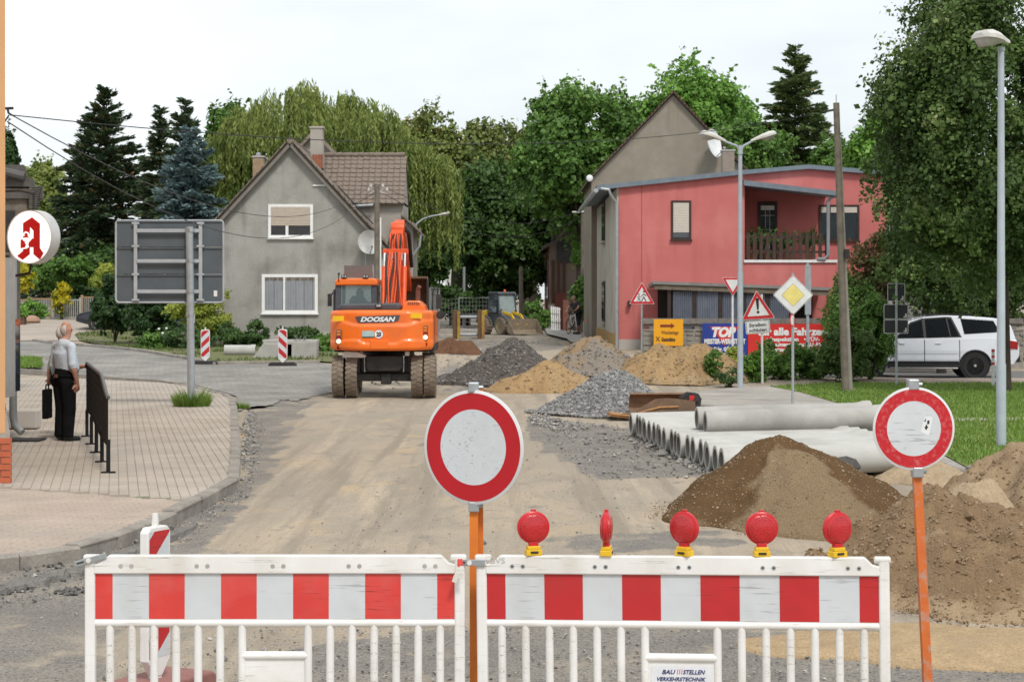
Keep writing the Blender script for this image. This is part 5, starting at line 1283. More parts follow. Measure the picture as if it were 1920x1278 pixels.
    # side windows of the grey wall
    for Ya, za, zc in ((77.5,Z_(452,77),Z_(378,77)),(77.5,Z_(603,77),Z_(527,77))):
        q = MB(); q.box((x0-.10,Ya-1.1,za),(x0-.061,Ya+1.1,zc)); wn = q.build('window', m_brownf, sw.parent, world=True)
        q = MB(); q.box((x0-.12,Ya-.9,za+.08),(x0-.101,Ya+.9,zc-.08)); q.build('pane', m_pane, wn, world=True)
        q = MB(); q.box((x0-.2,Ya-1.15,za-.07),(x0-.062,Ya+1.15,za-.01)); q.build('sill', m_plinth, wn, world=True)
    # balcony fence and drainpipe
    fx0, fx1 = X_(1400,Y), X_(1554,Y)
    rl = MB(); 
    for z in (.22,.72): rl.box((fx0,Y+.1,zb+.1+z),(fx1,Y+.14,zb+.18+z))
    fr = rl.build('balcony_fence', mat('dark_fence_wood',(.045,.03,.022),.85,c2=(.07,.045,.035),scale=8), t, world=True)
    for k in range(13):
        x = fx0+.06+(fx1-fx0-.12)*k/12; q = MB(); q.prism([(x-.06,zb+.12),(x+.06,zb+.12),(x+.06,zb+.95),(x+.035,zb+1.03),(x-.035,zb+1.03),(x-.06,zb+.95)], Y+.06, Y+.098); q.build('picket', mat('dark_fence_wood',(.045,.03,.022),.85), fr, world=True)
    q = MB(); q.tube([(xl+.1,Y-.1,za1+.0-.02),(X_(1557,Y),Y-.1,Z_(370,Y)),(X_(1552,Y),Y-.08,Z_(378,Y)),(X_(1552,Y),Y-.08,Z_(478,Y)),(X_(1545,Y),Y-.08,Z_(486,Y)),(X_(1532,Y),Y-.05,zb+.12)],.06,8); q.build('downpipe', mat('grey_pvc',(.26,.28,.30),.6), t, world=True)
    # small lamp on the wall
    q = MB(); q.cbox((X_(1180,Y),Y-.12,Z_(568,Y)),(.12,.2,.16)); q.build('wall_lamp', m_blk, t, world=True)
    q = MB(); xj = X_(1203,Y); q.box((xj-.012,Y-.004,Z_(640,Y)),(xj+.012,Y+.002,zr0+.02)); q.build('render_joint', mat('joint_dark_red',(.34,.075,.07),.9), t, world=True)
red_house()
def balcony_plants():
    lm = leafmat('pot_plant_leaf', (.05,.11,.02), (.14,.25,.06), .3); Y = 68.7; zb = Z_(492,68.)+.09
    pot = mat('terracotta', (.32,.12,.06), .85)
    for i, (x, h, spiky, lab) in enumerate(((1413,.95,0,'leafy potted plant in the balcony corner beside the door'),(1440,.9,0,'bushy potted plant in front of the balcony door'),(1475,.6,0,'small potted plant low behind the balcony fence'),(1518,1.15,1,'spiky potted palm-like plant on the balcony by the window'))):
        c = Vector((X_(x,Y),Y,zb)); t = thing('potted_plant', lab, 'plant', c)
        q = MB(); q.lathe([(.12,0),(.17,.3),(.19,.3),(.19,.34),(.15,.34),(.14,.3),(0,.3)],(0,0,0),'z',14); q.build('pot', pot, t, smooth=40)
        rng = rngs(50+i); n = 120
        if spiky:
            a = rng.uniform(0,6.28,n); e = rng.uniform(.2,1.4,n); d = np.stack([np.cos(a)*np.cos(e),np.sin(a)*np.cos(e),np.sin(e)],1); pts = np.array((0,0,.5))+d*.3
            leaf_mesh('foliage', pts, .6, lm, t, rng, aspect=.09, along=d, jitter=.2)
        else:
            pts = rng.normal(0,.16,(n,3))+np.array((0,0,.3+h*.5)); leaf_mesh('foliage', pts, .16, lm, t, rng)
        q = MB(); q.cyl((0,0,.3),(0,0,.3+h*.4),.02,n=6); q.build('stem', m_wood, t)
balcony_plants()
def old_house():
    Y = 85.; xp, zp = X_(1262,Y), Z_(178,Y); xl, zl = X_(1109,Y), Z_(336,Y); xr_, zr = X_(1405,Y), Z_(330,Y)
    t = thing('old_gable_house', 'old brown-grey house with a blank steep gable behind the red house', 'house', (xp,Y,.4))
    mb = MB(); mb.prism([(xl,0),(xr_,0),(xr_,zr),(xp,zp),(xl,zl)], Y, Y+9); mb.build('wall', m_brownwall, t, world=True)
    for (a, za) in ((xl,zl),(xr_,zr)):
        sg = -1 if a < xp else 1; e = Vector((a+sg*.25,Y-.1,za-.22)); r_ = Vector((xp,Y-.1,zp+.05))
        mb = MB(); V = [e,r_,r_+Vector((0,9.3,0)),e+Vector((0,9.3,0))]; d = Vector((sg*.04,0,.05)); mb.add(V+[v+d for v in V], [(0,1,2,3),(7,6,5,4),(0,4,5,1),(2,6,7,3),(3,7,4,0),(1,5,6,2)]); rf = mb.build('roof', m_tile, t, world=True)
        n = 26
        for k in range(n):
            p = e.lerp(r_, k/n)+Vector((0,-.06,.06)); q = MB(); q.bar(p, e.lerp(r_,(k+1.2)/n)+Vector((0,-.06,.09)), .16, .05); q.build('verge_tile', mat('dark_red_tile',(.15,.075,.05),.9,c2=(.10,.07,.055),scale=6), rf, world=True)
    chimney(X_(1355,83.5),X_(1377,83.5),83.5,84.1,Z_(322,83.5),Z_(283,83.5),mat('pale_brick',(.33,.27,.22),.9,c2=(.26,.21,.17),scale=6),t)
    dish(t, (X_(1332,Y),Y-.8,Z_(272,Y)), .62, R(58), mat('dish_white',(.72,.74,.73),.5), .2, Vector((X_(1322,Y),Y,Z_(285,Y))))
    q = MB(); q.lathe([(0,-.1),(.12,-.08),(.15,0),(.1,.1),(0,.12)],(X_(1105,Y),Y-.3,Z_(335,Y)),'y',14); q.build('gutter_end', m_wht, t, world=True, smooth=40)
old_house()
# carport with corrugated screen in front of the red house
def carport():
    Y = 66.2; t = thing('carport', 'low timber carport roof with a grey corrugated metal screen below it', 'shed', (X_(1380,Y),Y,.2))
    xa, xb = X_(1222,Y), X_(1552,Y); za, zb_ = Z_(527,Y), Z_(539,Y)
    mb = MB(); mb.add([(xa,Y-.6,za-.10),(xb,Y-.6,zb_-.10),(xb,67.9,zb_-.22),(xa,67.9,za-.22),(xa,Y-.6,za),(xb,Y-.6,zb_),(xb,67.9,zb_-.10),(xa,67.9,za-.10)], [(0,3,2,1),(4,5,6,7),(0,1,5,4),(1,2,6,5),(2,3,7,6),(3,0,4,7)]); mb.build('roof', mat('roof_felt_grey',(.26,.25,.24),.9,c2=(.20,.19,.18),scale=4), t, world=True)
    mb = MB(); mb.bar((xa+.05,Y-.5,za-.19),(xb-.05,Y-.5,zb_-.19),.1,.16); mb.build('beam', m_wood, t, world=True)
    for x in (1253,1300,1348,1392,1436,1481):
        q = MB(); X = X_(x,Y); q.bar((X,Y-.4,0),(X,Y-.4,za-.2),.11,.11); q.build('post', m_brownf, t, world=True)
    xs = [1256,1300,1348,1392,1436,1480]
    mc = mat('corrugated_zinc',(.22,.24,.29),.5,metal=.2,c2=(.18,.20,.245),scale=3)
    for k in range(5):
        a, b_ = X_(xs[k],Y)+.07, X_(xs[k+1],Y)-.07; n = 72; V = []
        for i in range(n+1):
            x = a+(b_-a)*i/n; d = .028*math.sin(2*PI*i/n*9); V += [(x,Y-.42+d,.4),(x,Y-.42+d,Z_(546,Y))]
        q = MB(); q.add(V, [(2*i,2*i+2,2*i+3,2*i+1) for i in range(n)]); q.build('corrugated_sheet', mc, t, world=True, smooth=80, fix=False)
    q = MB(); q.box((xa+.3,67.6,.2),(xb-.3,67.62,Z_(540,67.6))); q.build('back_board', mat('dark_boards',(.03,.022,.018),.9), t, world=True)
carport()
# stone garden wall with timber rail, banners and orange board
def garden_wall():
    Y = 64.5; xa, xb = X_(1205,Y), X_(1920,Y); t = thing('stone_wall', 'low rubble stone garden wall with an old timber rail on top', 'wall', (X_(1500,Y),Y,0))
    ms = mat('wall_stone',(.30,.28,.24),.95,c2=(.22,.205,.18),scale=4,bump=.5,bscale=20); rn = random.Random(8)
    mb = MB(); mb.box((xa+.02,Y+.04,-.3),(xb,Y+.4,Z_(616,Y)-.02)); mb.build('mortar_core', m_mortar, t, world=True)
    z = .25; zt = Z_(616,Y); n = 0
    rest = MB()
    while z < zt-.05:
        h = rn.uniform(.13,.2); h = min(h, zt-z); x = xa
        while x < xb:
            l_ = rn.uniform(.2,.45); y0 = Y+rn.uniform(-.02,.03); q = MB() 
            e = lambda: rn.uniform(0,.03)
            V = [(x+.012+e(),y0,z+.01+e()),(x+l_-.012-e(),y0,z+.01+e()),(x+l_-.012-e(),y0,z+h-.01-e()),(x+.012+e(),y0,z+h-.01-e())]; V += [(a,Y+.1,c) for a,b,c in V]
            fc = [(0,1,2,3),(0,4,5,1),(1,5,6,2),(2,6,7,3),(3,7,4,0)]
            if x < X_(1330,Y) and n < 250: q.add(V, fc); q.build('stone', ms, t, world=True, fix=False); n += 1
            else: rest.add(V, fc)
            x += l_
        z += h
    stuff(rest.build('stones', ms, t, world=True, fix=False))
    mg = mat('grey_old_timber',(.24,.22,.20),.95,c2=(.16,.145,.13),scale=8,bump=.4,bscale=20)
    for k in range(9):
        x = xa+.3+(xb-xa-.6)*k/8; q = MB(); q.box((x-.08,Y+.1,zt-.05),(x+.08,Y+.25,Z_(598,Y)-.02)); q.build('post', mg, t, world=True)
    for k in range(5):
        a, b_ = xa+(xb-xa)*k/5, xa+(xb-xa)*(k+1)/5; q = MB(); q.box((a,Y+.04,Z_(602,Y)-.08),(b_-.01,Y+.3,Z_(598,Y)+.02)); q.build('coping', mg, t, world=True)
        for zz in (Z_(608,Y),):
            q = MB(); q.box((a,Y+.12,zz-.08),(b_-.01,Y+.17,zz+.0)); q.build('rail', mg, t, world=True)
garden_wall()
m_ban_r = mat('banner_red',(.62,.03,.025),.5,c2=(.58,.028,.022),scale=3); m_ban_b = mat('banner_blue',(.02,.045,.28),.5,c2=(.018,.04,.25),scale=3)
m_pw = mat('banner_white',(.82,.82,.82),.5)
def banners():
    Y = 64.35; s = F/Y
    x0, x1, z0, z1 = X_(1317,Y), X_(1401,Y), Z_(672,Y), Z_(606,Y)
    t = thing('banner', 'blue workshop banner reading TOP with a red triangle on the stone wall', 'banner', ((x0+x1)/2,Y,z0))
    q = MB(); q.box((x0,Y-.03,z0),(x1,Y-.01,z1)); q.build('panel', m_ban_b, t, world=True)
    y = Y-.034
    q = MB(); q.prism([(X_(1331,Y),Z_(612,Y)),(X_(1385,Y),Z_(612,Y)),(X_(1359,Y),Z_(648,Y))], y-.001, y+.002); q.build('red_triangle', m_ban_r, t, world=True)
    text('TOP', .30, m_pw, t, (X_(1357,Y),y-.006,Z_(622,Y)), width=.78, shear=.25, bold=.025, world=True)
    text('MEISTER-WERKSTATT', .155, m_pw, t, (X_(1359,Y),y-.006,Z_(639.5,Y)), width=1.33, bold=.010, world=True)
    text('Gebr. GÖRNER', .12, m_pw, t, (X_(1362,Y),y-.006,Z_(654,Y)), width=.85, bold=.008, world=True)
    text('03476 - 85 12 51', .10, m_pw, t, (X_(1362,Y),y-.006,Z_(662,Y)), width=.95, bold=.006, world=True)
    x0, x1, z0, z1 = X_(1402,Y), X_(1630,Y), Z_(670,Y), Z_(607,Y)
    t = thing('banner', 'long red banner reading alle Fahrzeuge along the stone wall', 'banner', ((x0+x1)/2,Y,z0))
    q = MB(); q.box((x0,Y-.03,z0),(x1,Y-.01,z1)); q.build('panel', m_ban_r, t, world=True)
    text('für alle Fahrzeuge', .235, m_pw, t, (X_(1495,Y),y-.006,Z_(621,Y)), width=2.55, bold=.016, world=True)
    for ln, a, b_ in ((0,'• Inspektion','• TÜV-'),(1,'• Bremsendienst','• AU-Abnahme'),(2,'• Autoglas','• Reifen'),(3,'• Service','• Achsen')):
        zz = Z_(635.5+9.6*ln,Y); text(a, .125, m_pw, t, (X_(1437+len(a)*2.45,Y),y-.006,zz), width=.088*len(a), bold=.008, world=True); text(b_, .125, m_pw, t, (X_(1508+len(b_)*2.3,Y),y-.006,zz), width=.085*len(b_), bold=.008, world=True)
    x0, x1, z0, z1 = X_(1225,Y), X_(1280,Y), Z_(648,Y), Z_(598,Y)
    t = thing('direction_board', 'orange board with a brown arrow in front of the stone wall', 'sign', ((x0+x1)/2,Y,z0))
    mo = mat('orange_board',(.78,.36,.01),.5,c2=(.74,.33,.01),scale=3); mi = mat('brown_ink',(.22,.03,.015),.6); mk = mat('dim_ink',(.25,.13,.02),.6)
    q = MB(); q.box((x0,Y-.20,z0),(x1,Y-.18,z1)); q.build('panel', mo, t, world=True)
    yy = Y-.206; za = Z_(610.5,Y); q = MB(); q.prism([(X_(1237,Y),za-.04),(X_(1257,Y),za-.04),(X_(1257,Y),za-.09),(X_(1264,Y),za),(X_(1257,Y),za+.09),(X_(1257,Y),za+.04),(X_(1237,Y),za+.04)], yy-.002, yy+.002); q.build('arrow', mi, t, world=True)
    text('Waschanlage', .11, mk, t, (X_(1255,Y),yy-.004,Z_(622.5,Y)), width=.55, bold=.004, world=True)
    text('Gaststätte', .12, m_dark, t, (X_(1252,Y),yy-.004,Z_(635.5,Y)), width=.44, bold=.005, world=True)
    q = MB(); c = Vector((X_(1232.5,Y),yy,Z_(635,Y))); q.bar(c+Vector((-.06,0,-.08)),c+Vector((.06,0,.08)),.002,.022); q.bar(c+Vector((.06,-.003,-.08)),c+Vector((-.06,-.003,.08)),.002,.022); q.build('cutlery_mark', m_dark, t, world=True)
    for x in (x0+.1,x1-.1):
        q = MB(); q.cyl((x,Y-.15,.2),(x,Y-.15,z1-.05),.03,n=8); q.build('post', m_galv, t, world=True)
banners()
# ---------------- orange shop building at the left edge
def shop():
    c0 = Vector(GZ(20,905,KZ)); d = Vector((-2.15,8.2)).normalized(); Y0 = c0.y
    t = thing('orange_building', 'orange painted building with a red brick plinth at the pavement edge', 'building', (c0.x,c0.y,KZ))
    mo = mat('orange_render',(.64,.36,.18),.9,c2=(.59,.33,.16),scale=2,bump=.2,bscale=40,c3=(.70,.38,.17),scale3=1)
    e = c0+d*16; n_ = Vector((-d.y,d.x))
    zt = 6.5; zp = Z_(812,Y0)
    def pr(a, b_, z0, z1, nm, m):
        f = c0+Vector((.0,0))+Vector((a,0)); q = MB()
        P0 = [Vector((c0.x+a,c0.y-b_)), Vector((e.x+a,e.y)), Vector((e.x-5,e.y)), Vector((c0.x-5,c0.y-b_-.15))]
        q.add([(p.x,p.y,z0) for p in P0]+[(p.x,p.y,z1) for p in P0], [(0,3,2,1),(4,5,6,7),(0,1,5,4),(1,2,6,5),(2,3,7,6),(3,0,4,7)]); return q.build(nm, m, t, world=True)
    pr(-.07, -.02, zp, zt, 'wall', mo); pl = pr(-.012, -.012, .0, zp-.003, 'plinth', m_mortar)
    for j in range(9):                       # bricks of the plinth, front face
        for i in range(4):
            z0 = KZ+j*.078; x1_ = c0.x+.005-.25*i+(.125 if j%2 else 0); x0_ = x1_-.24
            if z0+.07 > zp or x0_ > c0.x: continue
            q = MB(); q.box((x0_,c0.y-.012,z0),(min(x1_,c0.x+.003),c0.y+.05,z0+.068)); q.build('brick', mat('orange_brick',(.50,.13,.06),.85,c2=(.42,.10,.05),scale=5), pl, world=True)
    # downpipe, shutter box and window reveal along the pavement side
    p = c0+d*8.0+Vector((.12,0))
    q = MB(); q.tube([(p.x,p.y,3.3),(p.x,p.y,.45),(p.x+.03,p.y-.02,.3),(p.x+.16,p.y-.08,.2)],.06,10); q.build('downpipe', mat('zinc_pipe_dull',(.30,.31,.31),.6,c2=(.26,.27,.27),scale=5), t, world=True, smooth=50)
    p = c0+d*5.0+Vector((.0,0)); q = MB(); q.bar((p.x,p.y,.9),(p.x,p.y,2.9),.06,.7,up=(0,1,0)); q.build('window_reveal', mat('reveal_grey',(.42,.40,.37),.8), t, world=True)
    p = c0+d*6.6+Vector((.08,0)); q = MB(); q.bar((p.x,p.y,.9),(p.x,p.y,2.0),.04,.9,up=(0,1,0)); q.build('dark_pane', m_pane, t, world=True)
    p = c0+d*10+Vector((.3,0)); q = MB(); q.cbox((p.x,p.y,KZ+.17),(.55,.35,.3)); q.build('stone_step', m_plinth, t, world=True, bevel=.02)
    p = c0+d*7.2+Vector((.45,0)); q = MB(); q.box((p.x-.6,p.y-.25,KZ+.006),(p.x+.12,p.y+.25,KZ+.03)); q.build('door_mat', m_dark, t, world=True)
    # wire bracket
    Yb_ = c0.y+.6; b0 = P(2,205,Yb_); q = MB(); q.bar(b0+Vector((-.2,0,0)), P(25,203,Yb_), .03,.03); q.tube([P(14,203,Yb_),P(16,212,Yb_),P(22,216,Yb_)],.015,6); q.tube([P(5,240,Yb_),P(9,228,Yb_),P(17,216,Yb_)],.01,6); q.build('wire_bracket', m_blk, t, world=True)
shop()
def pharmacy_sign():
    Y = 30.; c = P(55,444,Y); r = .405; t = thing('pharmacy_sign', 'round white light box with a red letter A and a cup with snake', 'sign', (c.x,c.y,c.z-r))
    M = Matrix.Rotation(R(-23),4,'Z'); w_ = .22
    C = Vector((0,0,r))
    q = MB(); q.lathe([(0,.012),(r-.012,.012),(r-.012,-.004),(r,-.012),(r,w_),(r-.01,w_+.01),(0,w_+.01)], C, 'y', 64, M); q.build('case', mat('sign_case',(.62,.62,.61),.35,metal=.3), t, smooth=40)
    q = MB(); q.lathe([(0,0),(r-.014,0),(r-.014,.004),(0,.004)], C, 'y', 64, M); f = q.build('face', mat('sign_white',(.80,.80,.80),.4,emit=.85), t)
    k = r/62.                      # outline of the letter in units of the face
    def poly(pts, y, nm, m, par):
        a = MB(); a.prism([(x*k,z*k) for x,z in pts], y, y+.003, M=Matrix.Translation(C) @ M); return a.build(nm, m, par)
    mr = mat('sign_red_flat',(.60,.01,.015),.45)
    A = [(-24,-6),(-24,-26),(-17,-26),(-17,-32),(-34,-44),(-18,-53),(2,-40),(2,-24),(12,-24),(12,-40),(30,-53),(40,-38),(30,-26),(30,30),(8,45),(-17,32),(-17,-6)]
    la = poly(A, -.006, 'letter_a', mr, f)
    poly([(2,-2),(12,-4),(12,14),(3,22)], -.009, 'counter', mat('sign_white',(.80,.80,.80),.4), la)
    w2 = mat('sign_white',(.80,.80,.80),.4)
    poly([(-21,-2),(10,-2),(4,-9),(-1,-12),(-3,-18),(0,-24),(-11,-24),(-8,-18),(-9,-12),(-15,-9)], -.010, 'cup', w2, la)
    a = MB(); a.tube([M @ Vector((x*k,-.012,z*k))+C for x,z in ((-14,2),(-15,7),(-9,11),(-3,9),(0,4),(-1,0))],.012,6); a.build('snake', w2, la); a = MB(); a.tube([M @ Vector((x*k,-.012,z*k))+C for x,z in ((-10,-14),(-2,-17),(-8,-20),(-1,-23),(-7,-26),(-18,-27))],.010,6); a.build('snake', w2, la)
    q = MB(); q.tube([C+M@Vector((0,w_/2,r)),C+M@Vector((0,w_/2,r+.25)),C+M@Vector((-.25,w_/2,r+.3)),C+M@Vector((-.9,w_/2,r+.3))],.018,6); q.build('bracket', m_blk, t); q = MB(); q.tube([C+M@Vector((-.05,w_/2,-r)),C+M@Vector((-.08,w_/2,-r-.14)),C+M@Vector((-.5,w_/2,-r-.2))],.022,6); q.build('bracket', m_blk, t)
pharmacy_sign()
def tile_shed():
    Y = 46.; t = thing('dark_shed', 'dark weathered shed with a projecting tiled eave behind the pharmacy sign', 'shed', (X_(-20,Y),Y,0))
    mt = mat('dark_slate_tile',(.085,.08,.075),.9,c2=(.12,.11,.10),scale=6,bump=.4)
    mw = mat('mossy_masonry',(.20,.17,.14),.95,c2=(.12,.10,.085),scale=3,bump=.5,c3=(.10,.11,.06),scale3=1.5)
    mb = MB(); mb.box((X_(-300,Y),Y+.3,-.2),(X_(20,Y+.3),Y+1.2,Z_(385,Y))); mb.build('wall', mw, t, world=True)
    mb = MB(); mb.box((X_(-60,Y),Y,Z_(478,Y)),(X_(50,Y),Y+.28,Z_(352,Y))); mb.build('upper_wall', mw, t, world=True)
    for k, (y0, y1, x1) in enumerate(((306,329,48),(330,350,64),(351,372,80))):
        q = MB(); A = [P(-250,y0,Y-.1),P(x1-3,y0+3,Y-.1),P(x1,y1,Y-.1),P(-250,y1,Y-.1)]; q.add(A+[v+Vector((-.2,1.0,.02)) for v in A], [(0,1,2,3),(7,6,5,4),(0,4,5,1),(1,5,6,2),(2,6,7,3)]); q.build('roof_edge', mt, t, world=True)
    q = MB(); q.tube([P(-200,300,Y-.2),P(-40,310,Y-.2),P(46,331,Y-.2)],.11,10); q.build('gutter', mat('dark_gutter',(.10,.095,.09),.6), t, world=True)
    for k in range(10):                     # stepped tile ends at the corner
        q = MB(); a = P(58,352+k*4.2,Y-.05); q.bar(a, a+Vector((.26-.012*k,.0,.02)), .3, .035); q.build('verge_tile', mt, t, world=True)
    q = MB(); q.box((X_(5,Y),Y-.03,Z_(470,Y)),(X_(28,Y),Y-.003,Z_(395,Y))); q.build('dark_opening', m_dark, t, world=True)
tile_shed()
# ---------------- brick building and white house behind the trees
def brick_house():
    Y = 108.; t = thing('brick_house', 'dark red brick house with a slate roof at the end of the street', 'house', (X_(1050,Y),Y,.5))
    xa, xb = X_(1030,Y), X_(1096,Y); zt = Z_(462,Y)
    mbk = brickmat('dark_brick_wall',(.36,.14,.09),(.28,.11,.08),(.22,.17,.14),.5,.16)
    mb = MB(); mb.prism([(xa,0),(xb+5,0),(xb+5,zt+3.6),(xb+1,zt+3.4),(xa,zt)], Y, Y+16); mb.build('wall', mbk, t, world=True)
    mb = MB(); mb.box((xa-.03,Y-.06,0),(xa+.9,Y,Z_(570,Y))); mb.build('plinth', m_plinth, t, world=True)
    ms = mat('slate_dark',(.045,.042,.048),.7,c2=(.07,.06,.065),scale=3)
    sl0, sl1 = Vector((xa-.35,Y-.3,zt-.15)), Vector((xb+1.4,Y-.3,Z_(408,Y)))
    mb = MB(); V = [sl0,sl1,sl1+Vector((0,16,0)),sl0+Vector((0,16,0))]; mb.add(V+[v+Vector((0,0,.18)) for v in V], [(0,1,2,3),(7,6,5,4),(0,4,5,1),(1,5,6,2),(2,6,7,3),(3,7,4,0)]); mb.build('roof', mat('slate_brown',(.13,.095,.09),.8,c2=(.09,.07,.07),scale=4), t, world=True)
    mb = MB(); mb.prism([(X_(1037,Y),Z_(449,Y)),(X_(1040,Y),Z_(413,Y)),(X_(1095,Y),Z_(400,Y)),(X_(1095,Y),Z_(425,Y))], Y+1.5, Y+12); mb.build('dormer', ms, t, world=True)
    mb = MB(); mb.prism([(xa+.4,zt-.9),(xb+5,zt-.9),(xb+5,zt+3.3),(xb+1.0,zt+3.2),(xa+.4,zt+.2)], Y-.04, Y-.005); mb.build('gable_boards', ms, t, world=True)
    for k in range(3):
        q = MB(); x = xa+.22+k*.0; q.box((xa-.04,Y+2+k*4,2.0),(xa-.01,Y+4+k*4,4.6)); wn = q.build('window', m_brownf, t, world=True)
        q = MB(); q.box((xa-.06,Y+2.2+k*4,2.2),(xa-.041,Y+3.8+k*4,4.4)); q.build('pane', m_pane, wn, world=True)
    for k in range(3):
        q = MB(); x = X_(1016.5+k*4.2,Y-2); q.box((xa+.12+k*.3,Y-.05,2.0),(xa+.28+k*.3,Y-.01,4.3)); q.build('shutter', mat('brown_shutter',(.10,.05,.035),.8), t, world=True)
    q = MB(); q.box((X_(1040,Y-.1),Y-.1,.3),(X_(1060,Y-.1),Y-.05,Z_(548,Y))); q.build('door', mat('red_brown_door',(.18,.05,.035),.7), t, world=True)
brick_house()
def white_house():
    for x0, x1, y0, y1, Y, lab in ((835,925,478,560,165.,'white house wall glimpsed under the dark trees at the street end'),(770,800,484,540,150.,'white house wall glimpsed beside the hanging willow')):
        t = thing('white_house', lab, 'house', (X_((x0+x1)/2,Y),Y,0))
        mb = MB(); mb.box((X_(x0,Y),Y,0),(X_(x1,Y),Y+8,Z_(y0,Y))); mb.build('wall', mat('white_house_wall',(.78,.78,.77),.9,c2=(.72,.72,.70),scale=1), t, world=True)
        mb = MB(); xm = X_((x0+x1)/2,Y); mb.prism([(X_(x0,Y)-.4,Z_(y0,Y)),(X_(x1,Y)+.4,Z_(y0,Y)),(xm,Z_(y0,Y)+3)], Y-.3, Y+8.3); mb.build('roof', m_tile, t, world=True)
        if x1-x0 > 50:
            for xx in (862, 905): window(t, X_(xx-6,Y),X_(xx+6,Y),Z_(535,Y),Z_(508,Y),Y-.01,m_frame_w,.12)
white_house()
# ================================================================ TREES AND SHRUBS
m_bark = mat('tree_bark', (.075,.06,.045), .95, c2=(.045,.036,.028), scale=3, bump=.6, bscale=12)
LM = dict(
  mid=leafmat('leaf_mid_green', (.061,.135,.024), (.162,.297,.061), .25),
  bright=leafmat('leaf_bright_green', (.081,.189,.027), (.216,.405,.068), .25),
  dark=leafmat('leaf_dark_green', (.030,.068,.016), (.081,.155,.034), .25),
  olive=leafmat('leaf_olive', (.095,.142,.034), (.230,.270,.068), .25, c=(.324,.257,.068)),
  linden=leafmat('leaf_linden', (.035,.075,.018), (.125,.20,.05), .28, c=(.28,.34,.12)),
  willow=leafmat('leaf_willow', (.10,.16,.035), (.34,.40,.11), .35, c=(.46,.40,.12)),
  lime=leafmat('leaf_yellow_green', (.216,.284,.041), (.432,.486,.095), .4),
  yellow=leafmat('leaf_golden', (.405,.405,.027), (.702,.621,.054), .35),
  thuja=leafmat('leaf_thuja', (.027,.061,.020), (.068,.135,.041), .25),
  rose=leafmat('leaf_rose', (.041,.088,.027), (.108,.189,.054), .3),
  spruce=leafmat('needle_dark', (.027,.054,.027), (.081,.121,.054), .15, c=(.270,.135,.047)),
  spruce2=leafmat('needle_green', (.06,.10,.035), (.15,.21,.07), .2, c=(.22,.18,.06)),
  blue=leafmat('needle_blue', (.088,.142,.142), (.216,.304,.304), .15),
  copper=leafmat('leaf_copper', (.121,.054,.034), (.162,.189,.047), .3, c=(.297,.081,.041)))
def crown(n, c, rad, nc, seed, fill=.15, cs=.30, flat=0.):
    rng = rngs(seed); c = np.array(c, float); rad = np.array(rad, float)
    d = rng.normal(size=(nc,3)); d /= np.linalg.norm(d,axis=1)[:,None]; rr = rng.uniform(.35,1.,nc)**.55
    d[:,2] = d[:,2]*.95+.05
    cc = d*rr[:,None]*.82
    cr_ = cs*rng.uniform(.65,1.25,nc)
    wgt = cr_**2; k = rng.choice(nc, n, p=wgt/wgt.sum())
    q = rng.normal(size=(n,3)); q /= np.linalg.norm(q,axis=1)[:,None]
    q[:,2] = np.where(q[:,2] < -.3, -q[:,2]*.7, q[:,2])
    rs = rng.uniform(.55,1.,n)**.5
    fi = rng.random(n) < fill
    rs = np.where(fi, rng.uniform(.1,.8,n), rs)
    p = cc[k]+q*(rs*cr_[k])[:,None]
    tw = rng.normal(size=(nc,5,3)); tw[:,:,2] += .25; tw /= np.linalg.norm(tw,axis=2)[:,:,None]     # ragged twigs sticking out of the clumps
    it = rng.random(n) < .16; td = tw[k, rng.integers(0,5,n)]
    p = np.where(it[:,None], cc[k]+td*(cr_[k]*rng.uniform(.8,1.55,n))[:,None]+rng.normal(0,.022,(n,3)), p)
    nrm = q*.8+p*.5
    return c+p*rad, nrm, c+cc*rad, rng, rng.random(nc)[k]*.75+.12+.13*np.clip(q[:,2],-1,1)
def tree(name, label, x, ytop, ybot, Y, rx, lm, n, leaf, seed, nc=70, ry=None, cs=.30, group=None, cat='tree', trunk_r=.25, base=None, fill=.15):
    s = F/Y; X = X_(x,Y); zt, zb = Z_(ytop,Y), Z_(ybot,Y); gz = g(X,Y)
    t = thing(name, label, cat, (X,Y,gz), 0, group)
    rw = 1.12*rx/s; c = (0,0,(zt+zb)/2-gz); rad = (rw, (ry or 1.)*rw, 1.06*(zt-zb)/2); leaf *= .86; n = int(n*1.35)
    p, nr, cl, rng, cv = crown(n, c, rad, nc, seed, cs=cs, fill=fill)
    p[:,2] = np.maximum(p[:,2], .03)
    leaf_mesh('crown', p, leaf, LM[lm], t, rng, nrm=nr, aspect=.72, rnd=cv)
    mb = MB(); h = c[2]-.1*rad[2]; rn = random.Random(seed)
    mid = Vector((rn.uniform(-.2,.2)*trunk_r*3, 0, h*.55))
    mb.tube([(0,0,-.1),mid,(mid.x*1.4,0,h),(mid.x*1.2,0,h+rad[2]*.5)], [trunk_r*1.15,trunk_r*.85,trunk_r*.6,trunk_r*.2], 9)
    for i in range(0, min(len(cl),16)):
        q = Vector(cl[i]); st = Vector((mid.x*1.2,0,min(max(h*.6,q.z-rad[2]*.7), h))); mb.tube([st, st.lerp(q,.5)+Vector((0,0,rad[2]*.08)), q], [trunk_r*.38,trunk_r*.22,trunk_r*.06], 5, caps=False)
    mb.build('trunk', m_bark, t, smooth=60)
    return t
